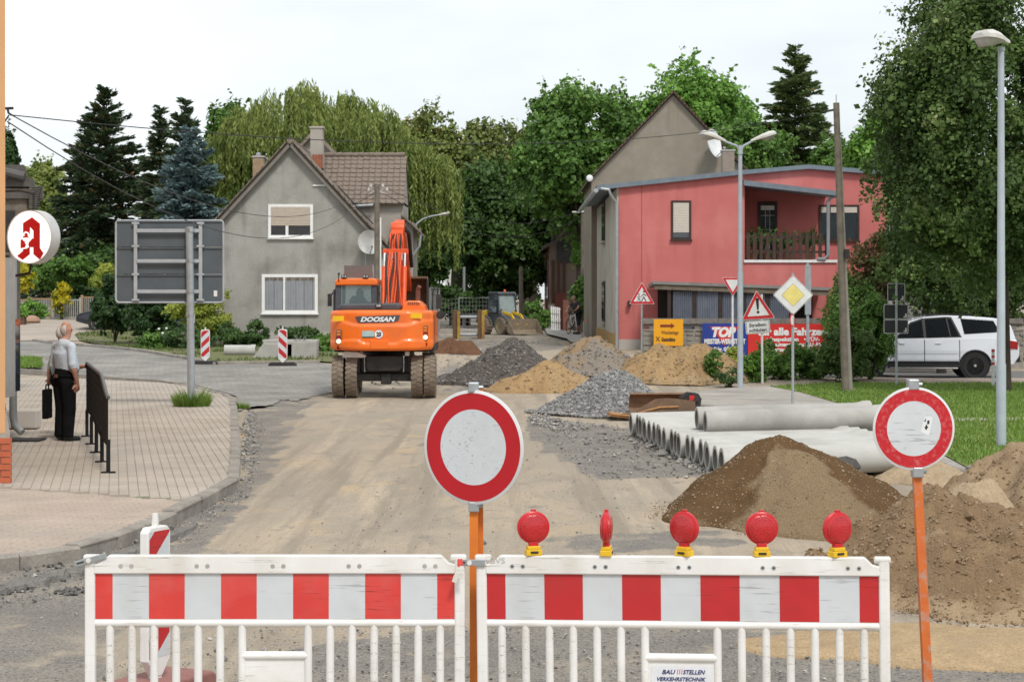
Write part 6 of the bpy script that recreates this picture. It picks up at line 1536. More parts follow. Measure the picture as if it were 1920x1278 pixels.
# line of trees behind the houses
far = 'broadleaf trees behind the houses'
tree('broadleaf_tree', 'dark green tree rising between the spruces and the willow', 432,180,430,112,52,'mid',9000,.30,1,group=far)
tree('broadleaf_tree', 'rounded olive green tree directly beside the willow top', 800,205,500,126,100,'olive',20000,.30,2,90,group=far,cs=.24)
tree('broadleaf_tree', 'olive tree with browning leaves above the excavator boom side of the street', 905,226,520,134,85,'olive',16000,.32,3,80,group=far,cs=.24)
tree('broadleaf_tree', 'olive tree between the browning tree and the tall bright one', 985,224,480,138,75,'olive',13000,.32,4,70,group=far,cs=.24)
tree('broadleaf_tree', 'tall full mid green tree beside the blank brown gable', 1088,140,470,104,128,'mid',30000,.27,5,110,group=far,cs=.24)
tree('broadleaf_tree', 'bright green tree directly behind the peak of the brown gable', 1300,136,420,114,128,'bright',24000,.30,6,90,group=far,cs=.26)
tree('broadleaf_tree', 'mid green tree low behind the satellite dish and the street lamp', 1400,215,420,99,85,'mid',14000,.27,7,70,group=far,cs=.26)
tree('broadleaf_tree', 'pale green tree with loose top behind the wooden pole', 1640,196,470,93,58,'bright',11000,.25,8,60,group=far,cs=.26)
tree('broadleaf_tree', 'mid green tree close beside the dark pine behind the red roof', 1575,270,440,100,55,'mid',9000,.26,9,50,group=far)
tree('broadleaf_tree', 'dark leaning tree whose low branches shade the loader', 940,300,600,116,100,'dark',26000,.28,10,110,group=far,trunk_r=.35,cs=.24)
tree('broadleaf_tree', 'dark tree with a thick trunk in front of the white house', 862,330,535,122,62,'dark',14000,.30,11,70,group=far,trunk_r=.6,cs=.26)
tree('broadleaf_tree', 'dark tree overhanging the slate roof of the brick house', 1045,310,470,117,70,'dark',14000,.28,12,60,group=far,trunk_r=.3)
tree('broadleaf_tree', 'dark tree with a trunk beside the lamp bracket of the grey house', 800,380,560,112,45,'dark',10000,.28,13,50,group=far,trunk_r=.45)
tree('broadleaf_tree', 'yellow-green drooping tree between the shed and the big spruce', 78,300,500,116,48,'willow',10000,.26,14,60,group=far)
tree('broadleaf_tree', 'grey-green tree peeping out beside the orange building', 12,245,420,106,22,'thuja',4000,.25,15,30,group=far)
bk = [(-60,420,560),(110,455,560),(250,440,560),(400,420,540),(560,330,540),(690,280,540),(760,300,560),(1000,330,580),(1160,280,500),(1240,250,480),(1480,290,500),(1560,330,520),(1720,360,560),(1860,330,560),(2040,340,560),(2230,320,560)]
where = ['behind the orange building', 'behind the garden gate', 'behind the coned spruce', 'behind the blue spruce', 'behind the steep gable', 'behind the chimney of the grey house', 'behind the lean-to', 'behind the loader', 'behind the slate roof', 'behind the blank gable', 'behind the pointed conifer', 'behind the old wooden pole', 'behind the car roof', 'behind the linden trunk', 'beyond the rear of the white car', 'beyond the end of the stone wall']
for i, (x, a, b_) in enumerate(bk):
    tree('background_tree', 'far tree closing the view '+where[i], x,a,b_,150+5*(i%3),100,'dark' if i%2 else 'mid',9000,.42,40+i,50,group='far trees closing the view',trunk_r=.4)
# big linden at the right edge
tree('linden_tree', 'big dark linden tree with dense leaves behind the tall street lamp', 1885,-110,640,48,262,'linden',90000,.125,21,230,cs=.17,trunk_r=.14,fill=.22)
tree('linden_tree', 'linden tree with low branches reaching over the red house edge', 1765,225,660,60.5,125,'linden',34000,.125,22,110,cs=.2,trunk_r=.14)
tree('linden_tree', 'dark broadleaf tree filling the garden behind the white off-road car', 1840,330,660,67,150,'linden',24000,.15,23,110,cs=.22,trunk_r=.15)
def spruce(name, label, x, ytop, ybot, Y, rx, lm, n, seed, group=None, needle=.30, gap=.0, tip=1.0):
    s = F/Y; X = X_(x,Y); gz = g(X,Y); H = Z_(ytop,Y)-gz; zb = max(.2, Z_(ybot,Y)-gz); Rr = 1.25*rx/s; rng = rngs(seed); n = int(n*1.5)
    t = thing(name, label, 'tree', (X,Y,gz), 0, group)
    mb = MB(); mb.tube([(0,0,-.1),(0,0,H*.5),(.05,0,H-.1)], [.22,.13,.015], 8)
    pts = []; al = []; levels = int((H-zb)/.34)
    per = []
    for i in range(levels):
        f_ = i/levels; z = zb+(H-zb)*f_; rr = Rr*(1-f_)**.85*(.85+.3*rng.random())+.12
        k = int(6+8*(1-f_))
        for j in range(k):
            if rng.random() < gap: continue
            per.append((z+rng.normal(0,.1), rr*rng.uniform(.7,1.15), rng.uniform(0,2*PI), f_))
    tot = sum(p[1] for p in per)
    for (z, r_, a, f_) in per:
        m_ = max(6, int(n*r_/tot)); u = rng.random(m_)**.75
        rise = .55*f_*tip-.12; droop = -.32*(1-f_)
        xx = np.array([math.cos(a),math.sin(a)]); side = np.array([-xx[1],xx[0]])
        w_ = (.10+.30*(1-u)*min(r_,1.4)*.5)
        lat = rng.normal(0,1,m_)*w_
        P_ = np.stack([xx[0]*u*r_+side[0]*lat, xx[1]*u*r_+side[1]*lat, z+rise*u*r_+droop*u*u*r_+rng.normal(0,.05,m_)-abs(lat)*.25], 1)
        pts.append(P_); A = np.stack([np.full(m_,xx[0])+side[0]*np.sign(lat)*.7, np.full(m_,xx[1])+side[1]*np.sign(lat)*.7, np.full(m_,rise+droop*u)], 1); al.append(A)
        if r_ > .8 and rng.random() < .4: mb.tube([(0,0,z),(xx[0]*r_*.8,xx[1]*r_*.8,z+(rise+droop*.8)*r_*.8)], [.03,.01], 4, caps=False)
    p = np.concatenate(pts); A = np.concatenate(al)
    leaf_mesh('crown', p, needle, LM[lm], t, rng, aspect=.34, along=A, up=.8)
    mb.build('trunk', m_bark, t)
spruce('spruce_tree', 'tall dark spruce with brown cones near its ragged top', 198,162,560,108,138,'spruce',42000,31,gap=.15,tip=1.3)
spruce('spruce_tree', 'slender dark spruce behind the left of the big coned spruce', 158,225,570,110,84,'spruce',18000,32,gap=.1)
spruce('spruce_tree', 'dark spruce with a thin top behind the blue spruce', 345,182,560,94,82,'spruce',20000,33,gap=.1,tip=1.2)
spruce('spruce_tree', 'narrow dark spruce top between the coned spruce and the blue one', 300,200,560,97,66,'spruce',15000,34,gap=.1)
spruce('blue_spruce', 'broad silver-blue spruce beside the grey house gable', 358,236,590,90,118,'blue',40000,35,tip=.9)
spruce('pine_tree', 'tall pointed conifer rising behind the red house roof', 1490,80,430,108,112,'spruce2',34000,36,gap=.05)
def willow():
    Y = 96.; s = F/Y; X = X_(610,Y); gz = g(X,Y); t = thing('willow_tree', 'huge weeping willow with yellow-green hanging branches behind the grey house', 'tree', (X,Y,gz))
    rng = rngs(61); pts = []; al = []; rv = []; mb = MB(); mb.tube([(0,0,-.1),(.2,0,3),(-.1,0,6)], [.55,.45,.35], 10)
    # lobes: px centre x, top y, half-width px, depth scale, hang-to y
    lobes = [(545,165,85,300,420,260),(470,205,70,330,400,190),(640,180,80,300,420,230),(425,275,42,380,400,120),(705,215,60,330,430,170),(768,265,50,400,480,170),(815,300,42,430,520,180),(590,260,90,330,420,160),(735,330,45,430,500,120)]
    for li, (px, yt, hw, hm, yb, ns) in enumerate(lobes):
        cx, zt, rw = X_(px,Y)-X, Z_(yt,Y)-gz, hw/s; dy = rng.uniform(-1.5,1.5)
        mb.tube([(0,0,4.5),(cx*.5,dy*.5,min(zt-2,5.5+abs(cx)*.5)),(cx,dy,zt-.7)], [.28,.18,.05], 6, caps=False)
        nb = 18; bl = rng.random(nb); ba = rng.uniform(0,2*PI,nb); bu = np.sqrt(rng.random(nb)); bz = rng.normal(0,.28,nb)
        for k in range(int(ns*2.1)):
            kb = rng.integers(nb); lb = bl[kb]
            a = ba[kb]+rng.normal(0,.4); u = min(1.05,abs(bu[kb]+rng.normal(0,.18))); zj = bz[kb]
            _ = math.sqrt(rng.random()); x0, y0 = cx+math.cos(a)*u*rw, dy+math.sin(a)*u*rw*.9
            z0 = zt-(u**2.2)*rw*.8+zj+rng.normal(0,.15)
            L = max(.8, (z0-(Z_(hm+(yb-hm)*rng.random(),Y)-gz))*rng.uniform(.25,1.) if u > .5 else rng.uniform(.6,1.9))
            ox, oy = math.cos(a)*rng.uniform(.1,.55), math.sin(a)*rng.uniform(.1,.55); m_ = int(L/.085)+3
            f_ = np.linspace(0,1,m_); arc = .35*np.sin(np.minimum(f_*3,1)*PI)*rng.uniform(.2,1)
            P_ = np.stack([x0+ox*np.sqrt(f_)+rng.normal(0,.04,m_), y0+oy*np.sqrt(f_)+rng.normal(0,.04,m_), z0+arc*.5-f_*L], 1)
            rv.append(np.full(m_, lb*.55+.45*rng.random())-.15*f_); pts.append(P_); al.append(np.stack([rng.normal(0,.25,m_)+ox*.4*(f_ < .2), rng.normal(0,.25,m_), -np.ones(m_)], 1))
    p = np.concatenate(pts); A = np.concatenate(al)
    leaf_mesh('crown', p, .25, LM['willow'], t, rng, aspect=.26, along=A, up=0., rnd=np.concatenate(rv))
    mb.build('trunk', m_bark, t, smooth=60)
willow()
def bush(label, x, ytop, ybot, Y, rx, lm, n, leaf, seed, name='shrub', cat='shrub', group=None, nc=26, cs=.36, ry=1., stems=5, dz=0., onto=None):
    s = F/Y; X = X_(x,Y); zt = Z_(ytop,Y); gz = g(X,Y)+dz; zb = Z_(ybot,Y) if ybot else gz
    t = thing(name, label, cat, (X,Y,gz), 0, group); rw = 1.25*rx/s; zt += .12*(zt-zb); n = int(n*1.3)
    p, nr, cl, rng, cv = crown(n, (0,0,(zt+zb)/2-gz), (rw,rw*ry,max(.1,(zt-zb)/2)), nc, seed, fill=.2, cs=cs)
    p[:,2] = np.maximum(p[:,2], .02)
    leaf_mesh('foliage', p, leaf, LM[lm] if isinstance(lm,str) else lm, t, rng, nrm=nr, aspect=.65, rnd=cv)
    mb = MB(); rn = random.Random(seed)
    for i in range(stems):
        q = Vector(cl[i%len(cl)]); mb.tube([(rn.uniform(-.08,.08),rn.uniform(-.08,.08),-.05), Vector((q.x*.4,q.y*.4,q.z*.5)), q], [.03,.02,.008], 5, caps=False)
    mb.build('stem', m_bark, t)
    return t
# left garden
gl = 'clipped shrubs of the left garden'
bush('round clipped dark green topiary ball above the garden gate', 137,478,545,97,38,'mid',5500,.14,71,group=gl,nc=40,cs=.22)
bush('small clipped green ball beside the topiary ball', 84,488,560,99,26,'mid',3500,.14,72,group=gl,nc=30,cs=.25)
bush('golden yellow conifer bush beside the downpipe', 42,497,560,96,22,'yellow',3000,.13,73,cat='shrub')
bush('pale yellow-green bush beside the back of the big sign', 196,498,560,95,26,'lime',2600,.15,74)
bush('wide dark green hedge bush across the back of the garden', 190,468,570,105,75,'dark',7000,.18,75)
bush('low dark hedge behind the garden gate', 160,540,575,98,45,'thuja',3500,.14,76)
bush('leafy green bush beside the blue railing', 60,570,603,93,24,'bright',1600,.14,77)
bush('yellow flowering bush spilling over the garden gate', 116,540,602,92,17,leafmat('yellow_flowers',(.10,.18,.03),(.75,.60,.02),.3),1500,.11,78)
bush('large dark clipped conifer standing in front of the dark car', 213,522,640,74,42,'thuja',9000,.13,81,name='hedge_shrub',nc=60,cs=.2)
bush('broad dark hedge shrub below the big grey sign', 283,545,648,73,50,'thuja',9000,.13,82,name='hedge_shrub',nc=60,cs=.2)
bush('light yellow-green shrub against the grey house corner', 380,545,660,70.5,54,'lime',8500,.10,83,nc=50,cs=.24)
bush('dark shrub below the light yellow-green shrub', 345,615,675,68,40,'rose',3500,.10,84)
rg = 'rose bushes along the grey house'
for i, (x, a, b_, rx, lab) in enumerate(((425,610,660,26,'dark rose bush beside the light shrub and the short pipe'),(455,630,665,16,'thin rose bush between the short pipe and the house plinth'),(485,605,660,18,'tall thin rose bush rising left of the concrete blocks'),(550,610,650,28,'leafy rose bush directly behind the concrete blocks'),(580,620,655,20,'small rose bush under the lower house window edge'))):
    bush(lab, x,a,b_,69.5,rx,'rose',1500,.10,90+i,name='rose_bush',cat='shrub',group=rg,nc=14,cs=.42)
bush('dark green bush between the concrete blocks and the excavator', 612,632,690,66,34,'mid',4500,.09,96)
bush('low green weeds around the white rose in front of the hedge', 290,625,672,68,30,'mid',2000,.10,97)
for i,(x,y) in enumerate(((298,617),(312,616),(305,625))):
    p = P(x,y,67.); q = MB(); q.lathe([(0,-.04),(.03,-.03),(.05,.01),(.03,.04),(0,.045)],p,'z',10); tag(q.build('white_rose', m_wht, None, smooth=50), 'white rose bloom on the bush in front of the dark hedge', 'flower', 'white rose blooms')
# centre of the street
bush('bright green climber hanging over the brick house wall', 1094,440,520,104,20,'bright',2500,.17,101)
bush('green bush at the foot of the wooden pole with the cross arm', 1100,515,610,99,26,'mid',3500,.15,102)
bush('dark low bush behind the loader bucket', 1005,575,628,104,26,'mid',2600,.15,103)
bush('green hedge under the dark trees behind the site fence', 790,525,580,118,34,'mid',3500,.2,104)
bush('low green hedge behind the loader cab', 905,560,600,122,55,'dark',3000,.22,105)
bush('dark leafy shrub under the wide tree beside the trunk', 850,545,600,112,40,'dark',3000,.2,106)
# right garden
bush('tall green shrub covering the right end of the red banner', 1590,520,690,62,44,'mid',7000,.09,111)
bush('copper-leaved shrub below the red house window', 1655,455,600,63,60,'copper',9000,.11,112,nc=40)
bush('big dark bush in front of the white off-road car', 1630,560,725,54,44,'mid',12000,.085,113,nc=60,cs=.25)
bush('dense dark green bush beside the old wooden pole', 1590,620,725,53,45,'linden',8000,.085,114,nc=40)
bush('low green bush below the red banner', 1525,655,722,54.5,36,'mid',5000,.08,115)
bush('green bush between the leaning danger sign and the diamond sign', 1462,640,725,54,34,'mid',5000,.08,116)
bush('low weeds at the foot of the twin-armed lamp', 1412,665,728,53,24,'bright',2600,.08,117)
bush('yellowish weeds around the blue banner corner', 1378,655,700,58,16,'lime',900,.09,118)
bush('weeds growing on the tan sand heap', 1338,660,715,52.3,14,'mid',500,.09,119)
bush('thin green weeds trailing on the edge of the sand heap', 1370,690,728,51,26,'rose',700,.07,120)
def tuft(x, y, Y, n, h, r, label, dz=0.):
    X = X_(x,Y); t0 = g(X,Y)+dz; rng = rngs(int(x)); out_ = []
    for i in range(n):
        a, rr = rng.uniform(0,6.28), r*math.sqrt(rng.random()); x0, y0 = math.cos(a)*rr, math.sin(a)*rr; hh = h*rng.uniform(.4,1.2)*(1.2-rr/r*.6); l_ = hh*.7; b_ = rng.uniform(0,6.28)
        d = np.array((math.cos(b_+1.57),math.sin(b_+1.57),0))*.012; o = np.array((x0,y0,0.)); tip = o+np.array((math.cos(a)*l_*rng.uniform(.2,1),math.sin(a)*l_,hh))
        out_.append((o-d,o+d,tip))
    o = qmesh('grass_tuft', np.array(out_), 3, m_blade, None, rng.random(n)); o.location = (X,Y,t0); return tag(o, label, 'grass')
tuft(360,762,40.4,900,.38,.36,'tuft of long grass around the foot of the big sign post',KZ)
tuft(452,772,41.5,260,.16,.15,'small grass tuft at the kerb corner',.0)
# ================================================================ HEAPS, PIPES, CONCRETE
def heapmat(name, c1, c2, c3, fine=.2, bs=45, bump=.8, sc=1.6):
    if name in _mats: return _mats[name]
    m = mat(name, c1, .97, c2=tuple(x*.8 for x in c1), scale=6, bump=bump, bscale=bs, fine=fine, spec=.1)
    n = m.node_tree.nodes; l = m.node_tree.links; b = n['Principled BSDF']
    src = b.inputs['Base Color'].links[0].from_socket
    at = n.new('ShaderNodeAttribute'); at.attribute_name = 'tone'
    t = n.new('ShaderNodeTexCoord'); q = n.new('ShaderNodeTexNoise'); q.inputs['Scale'].default_value = sc; q.inputs['Detail'].default_value = 9; q.inputs['Roughness'].default_value = .65
    l.new(t.outputs['Object'], q.inputs['Vector'])
    r = n.new('ShaderNodeMapRange'); r.inputs['From Min'].default_value = .2; r.inputs['From Max'].default_value = .8; r.inputs['To Min'].default_value = -.45; r.inputs['To Max'].default_value = .45
    l.new(q.outputs['Fac'], r.inputs['Value'])
    a = n.new('ShaderNodeMath'); a.operation = 'ADD'; l.new(at.outputs['Fac'], a.inputs[0]); l.new(r.outputs[0], a.inputs[1])
    r2 = n.new('ShaderNodeMapRange'); r2.inputs['From Min'].default_value = .38; r2.inputs['From Max'].default_value = .62; l.new(a.outputs[0], r2.inputs['Value'])
    def vary(c):
        h = n.new('ShaderNodeTexNoise'); h.inputs['Scale'].default_value = bs*1.2; h.inputs['Detail'].default_value = 2; l.new(t.outputs['Object'], h.inputs['Vector'])
        mr = n.new('ShaderNodeMapRange'); mr.inputs['From Min'].default_value = .35; mr.inputs['From Max'].default_value = .65; l.new(h.outputs['Fac'], mr.inputs['Value'])
        x = n.new('ShaderNodeMix'); x.data_type = 'RGBA'; x.inputs['A'].default_value = (*c,1); x.inputs['B'].default_value = (*c3,1); l.new(mr.outputs[0], x.inputs['Factor']); return x.outputs['Result']
    x = n.new('ShaderNodeMix'); x.data_type = 'RGBA'; l.new(r2.outputs[0], x.inputs['Factor']); l.new(src, x.inputs['A']); l.new(vary(c2), x.inputs['B'])
    l.new(x.outputs['Result'], b.inputs['Base Color'])
    return m
def heap(label, x, ybase, peak, rx_px, ry, m, seed, name='sand_heap', cat='heap', p=1.1, rough=.05, tone=lambda u,v,z: 0., skew=0., top=0., n=(44,110), Yc=None, lob=.12, stones=None):
    # centre from the ground row ybase (or distance Yc), peak = photo pixel of the top
    Y = Yc or G(x, ybase).y; s = F/Y; X = X_(x,Y); gz = g(X,Y); R_ = rx_px/s; ry = ry or R_
    t = thing(name, label, cat, (X,Y,gz))
    pk = Vector((X_(peak[0],Y)-X, 0, Z_(peak[1],Y)-gz)); H = pk.z
    rn = random.Random(seed); ph = [rn.uniform(0,6.28) for _ in range(6)]; so_ = rn.uniform(0,90)
    V = []; T = []; nr, na = n
    def hgt(u, a):
        lobe = 1+lob*(math.sin(2*a+ph[0])+.7*math.sin(3*a+ph[1])+.5*math.sin(5*a+ph[2])+.35*math.sin(9*a+ph[3]))*u
        x_ = pk.x*(1-u)+R_*u*lobe*math.cos(a); y_ = ry*u*lobe*math.sin(a)
        uu = max(0, (u-top)/(1-top)) if top else u
        z = H*(1-uu**p)**1.0 if p >= 1 else H*(1-uu**p)
        if u < .12 and not top: z -= H*.035*(1-u/.12)
        f = noise.fractal(Vector((x_*1.3+so_,y_*1.3,so_)), .9, 2.1, 5)*rough*min(1,(1-u)*4+.15)*1.6
        f += rough*.22*noise.fractal(Vector((x_*7+so_,y_*7,so_)), .8, 2.1, 4)*min(1,(1-u)*6)
        f += noise.noise(Vector((math.cos(a)*6+so_, math.sin(a)*6, u*1.2)))*rough*.5*math.sin(min(1,u)*PI)
        return x_, y_, z+f-(.04 if u > .985 else 0)
    for i in range(nr+1):
        for j in range(na):
            u = max(.002, (i/nr)); a = 2*PI*j/na; q = hgt(u,a); V.append(q); T.append(tone(u, a, q[2]/H))
    Fc = [(i*na+j, i*na+(j+1)%na, (i+1)*na+(j+1)%na, (i+1)*na+j) for i in range(nr) for j in range(na)]+[tuple(range(na))[::-1]]
    me = bpy.data.meshes.new('mound'); me.from_pydata(V, [], Fc); at = me.attributes.new('tone','FLOAT','POINT'); at.data.foreach_set('value', T)
    bm = bmesh.new(); bm.from_mesh(me); bmesh.ops.recalc_face_normals(bm, faces=bm.faces); bm.to_mesh(me); bm.free()
    finish(me, 'mound', m, t, smooth=180)
    if stones:
        k, sz, sm = stones; rng = rngs(seed); pts = []
        for _ in range(k):
            u = math.sqrt(rng.random())*1.06; a = rng.uniform(PI*.85,PI*2.15); q = hgt(min(u,.97),a); d = 1 if u < .97 else rng.uniform(1,1.15)
            pts.append((q[0]*d,q[1]*d,max(q[2],0)+sz*.15))
        stuff(rocks('stones', np.array(pts), sz*rng.lognormal(0,.35,k), sm, seed+1, t, flat=.9))
    return t
m_h_dark = heapmat('dark_spoil', (.11,.095,.085), (.16,.13,.11), (.24,.215,.19), bs=30)
m_h_tan = heapmat('tan_sand', (.38,.255,.13), (.30,.215,.13), (.40,.30,.18), bs=25)
m_h_mix = heapmat('mixed_spoil', (.30,.21,.12), (.20,.165,.13), (.27,.235,.20), bs=28)
m_h_grav = heapmat('grey_gravel', (.22,.215,.21), (.17,.165,.16), (.30,.295,.28), bs=40)
m_h_brown = heapmat('brown_moist_soil', (.135,.08,.038), (.185,.125,.068), (.28,.21,.13), bs=70, sc=2.2)
m_h_sand = heapmat('brown_site_sand', (.25,.17,.10), (.315,.225,.14), (.37,.275,.175), bs=55, sc=2.2)
rk_d = rockmat('dark_stones', (.09,.085,.08), (.22,.20,.18), (.33,.29,.25)); rk_g = rockmat('gravel_stones', (.13,.13,.13), (.34,.335,.325), (.46,.45,.43)); rk_b = rockmat('brown_grit', (.16,.10,.05), (.36,.27,.17), (.48,.40,.29))
rk_s = rockmat('soil_clods', (.19,.125,.07), (.32,.23,.14))
cos_front = lambda a, c, w_: max(0., 1-abs(((a-c+PI)%(2*PI))-PI)/w_)
heap('dark grey-brown spoil heap nearest the excavator', 958, 0, (965,636), 126, 2.4, m_h_dark, 1, Yc=53., rough=.10, stones=(1500,.035,rk_d))
heap('spoil heap half tan half dark between the dark heap and the tan one', 1118, 0, (1110,641), 108, 2.4, m_h_mix, 2, Yc=57., rough=.12, top=.15, tone=lambda u,a,z: .3+.5*cos_front(a,PI*1.5,1.2), stones=(500,.035,rk_d))
heap('small sand heap in front of the dark spoil', 1030, 0, (1035,680), 106, 1.5, m_h_tan, 3, Yc=49.5, rough=.07, top=.1, tone=lambda u,a,z: .3, stones=(200,.03,rk_b))
heap('wide tan sand heap in front of the orange board', 1275, 0, (1262,648), 124, 2.0, m_h_tan, 4, Yc=53.5, p=1.5, rough=.14, top=.22, tone=lambda u,a,z: .05+.55*sst(.7,1,u)+.2*cos_front(a,-.3,.8), stones=(500,.03,rk_b))
heap('grey crushed gravel heap beside the steel bucket', 1150, 0, (1155,691), 136, 1.5, m_h_grav, 5, name='gravel_heap', Yc=40.0, p=1.05, rough=.04, stones=(7000,.028,rk_g))
heap('pointed brown soil heap in front of the concrete pipes', 1500, 0, (1462,810), 270, 2.1, m_h_brown, 6, Yc=21.6, p=1.0, rough=.06, lob=.11, n=(60,150),
     tone=lambda u,a,z: .14+.8*sst(0,.75,cos_front(a,PI*1.5-.05,.85))*sst(.02,.3,u)+.2*sst(.8,1,u), stones=(2600,.009,rk_b))
heap('large brown sand heap behind the leaning post', 1850, 0, (1805,935), 365, 2.0, m_h_sand, 7, Yc=16.3, p=1.2, rough=.13, top=.1, lob=.07, n=(60,150), tone=lambda u,a,z: .25+.55*sst(.75,1,u), stones=(3200,.014,rk_s))
heap('high sand heap running out of view beyond the large heap', 1990, 0, (1985,822), 230, 1.8, m_h_sand, 8, Yc=19.8, p=1.2, rough=.14, top=.15, n=(50,120), tone=lambda u,a,z: .55, stones=(1500,.016,rk_s))
heap('pale sand ridge between the soil heap and the high sand', 1800, 0, (1830,905), 130, .8, heapmat('pale_sand',(.42,.32,.21),(.34,.25,.155),(.46,.36,.25),bs=45), 9, Yc=18.6, p=1.3, rough=.05, top=.2, tone=lambda u,a,z: .2)
heap('low pale sand bank around the pipe ends', 1740, 0, (1735,868), 110, .9, heapmat('pale_sand',(.42,.32,.21),(.34,.25,.155),(.46,.36,.25)), 10, Yc=25.5, p=1.4, rough=.06, top=.2, tone=lambda u,a,z: .3)
heap('low strip of reddish dug earth beside the trench box', 850, 0, (845,645), 50, 1.8, heapmat('red_earth',(.16,.085,.05),(.12,.08,.06),(.2,.13,.09)), 11, Yc=66., p=1.2, rough=.16, top=.45, lob=.2)
heap('flat sand spill in front of the large sand heap', 1760, 0, (1750,1188), 340, .9, heapmat('spill_sand',(.46,.335,.20),(.37,.26,.155),(.42,.33,.22),bs=50), 12, Yc=13.4, p=1.6, rough=.02, top=.3, tone=lambda u,a,z: .3)
# pipes
m_conc = mat('pipe_concrete', (.50,.50,.47), .85, c2=(.43,.43,.40), scale=2.2, bump=.15, bscale=40, c3=(.38,.375,.345), scale3=1.2)
m_conc2 = mat('old_concrete', (.42,.41,.38), .9, c2=(.34,.33,.305), scale=2.5, bump=.25, bscale=30, c3=(.29,.28,.255), scale3=1.5)
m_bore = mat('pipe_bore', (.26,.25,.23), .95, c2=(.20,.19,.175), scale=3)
def pipe_mesh(L, r, rb, bell):
    mb = MB(); w_ = .052
    prof = [(r-w_,0),(r-.008,0),(r,.008),(r,L-bell-.12),(rb,L-bell),(rb,L-.008),(rb-.008,L),(rb-w_,L),(rb-w_,L-bell+.03),(r-w_,L-bell)]
    n = 36; V = []
    for rr, h in prof:
        for i in range(n): a = 2*PI*i/n; V.append((h, rr*math.cos(a), rr*math.sin(a)))
    k = len(prof); mb.k = 0
    fs = [(i*n+j, i*n+(j+1)%n, ((i+1)%k)*n+(j+1)%n, ((i+1)%k)*n+j) for i in range(k) for j in range(n)]
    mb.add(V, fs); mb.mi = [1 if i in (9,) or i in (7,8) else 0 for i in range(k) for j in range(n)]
    return mb
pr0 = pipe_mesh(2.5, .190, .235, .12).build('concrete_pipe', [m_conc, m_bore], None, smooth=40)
gp = 'concrete pipes laid out in a row'
rn = random.Random(14); NP = 20
for i in range(NP):
    f_ = i/(NP-1); Y = 33.6-7.7*f_; X = 2.03+.58*f_+(.10 if i > 12 else 0)+rn.uniform(-.035,.035)
    o = pr0 if i == 0 else pr0.copy()
    if i: col.objects.link(o)
    o.location = (X, Y, .195); o.rotation_euler = (rn.uniform(0,6), -.018, R(6)+rn.uniform(-.012,.012))
    lab = 'grey concrete pipe lying in the ground row among its look-alikes'
    if i == 0: lab = 'end pipe of the row, lying next to the steel bucket'
    elif i == NP-1: lab = 'end pipe of the row, half buried by the brown soil heap'
    tag(o, lab, 'pipe', gp)
for k, (fx, Yf, lab) in enumerate(((1322,28.9,'thick concrete pipe lying on top of the pipe row, towards the brown heap'),(1306,29.45,'thick concrete pipe lying on top of the row, mostly hidden by its neighbour'))):
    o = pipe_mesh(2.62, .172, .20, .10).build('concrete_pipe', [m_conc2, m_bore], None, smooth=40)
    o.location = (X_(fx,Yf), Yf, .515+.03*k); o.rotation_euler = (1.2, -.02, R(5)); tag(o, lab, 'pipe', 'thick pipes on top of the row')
# dark stopper stone beside the pipes
q = MB(); q.lathe([(0,-.12),(.13,-.1),(.17,.0),(.12,.1),(0,.14)], (0,0,.12), 'z', 14); o = q.build('dark_stone', mat('dark_rock',(.06,.058,.055),.9,c2=(.10,.095,.09),scale=10,bump=.6)); o.location = P(1588,850,24.6); o.location.z = .12; tag(o, 'dark lump of asphalt lying against the pipe ends', 'rock')
for v in o.data.vertices: v.co += Vector([.045*noise.noise(v.co*9+Vector((k*3,1,2))) for k in range(3)])
# concrete pieces in front of the grey house
def concrete_left():
    Y = 62.; gz = g(X_(540,Y),Y)
    def blk(poly, d, label, name, ex=None):
        xs = sum(p[0] for p in poly)/len(poly); t = thing(name, label, 'concrete block', (X_(xs,Y),Y,gz))
        q = MB(); q.prism([(X_(x,Y)-X_(xs,Y), max(.0,Z_(y,Y)-gz)) for x,y in poly], 0, d); b_ = q.build('block', m_conc2, t, bevel=.02); return t
    t = blk([(472,690),(548,690),(548,644),(493,644)], .9, 'trapezoid precast concrete block with a sloping end beside the striped beacon', 'concrete_block')
    t = blk([(538,690),(593,690),(594,640),(538,640)], .75, 'square precast concrete block with a scribbled number', 'concrete_block')
    text('516', .14, mat('pencil_grey',(.20,.20,.19),.8), t, (-.05,-.012,.68), width=.42, shear=.2, name='scribble')
    t = blk([(494,646),(594,646),(594,637),(491,637)], .8, 'flat concrete slab lying across both concrete blocks', 'concrete_slab'); t.location.y += .05
    o = pipe_mesh(1.0, .175, .19, .08).build('concrete_pipe', [m_conc, m_bore], None, smooth=40); o.location = (X_(421,63.5),63.5,g(X_(421,63.5),63.5)+.185); tag(o, 'short concrete pipe lying at the kerb beside the concrete blocks', 'pipe')
concrete_left()
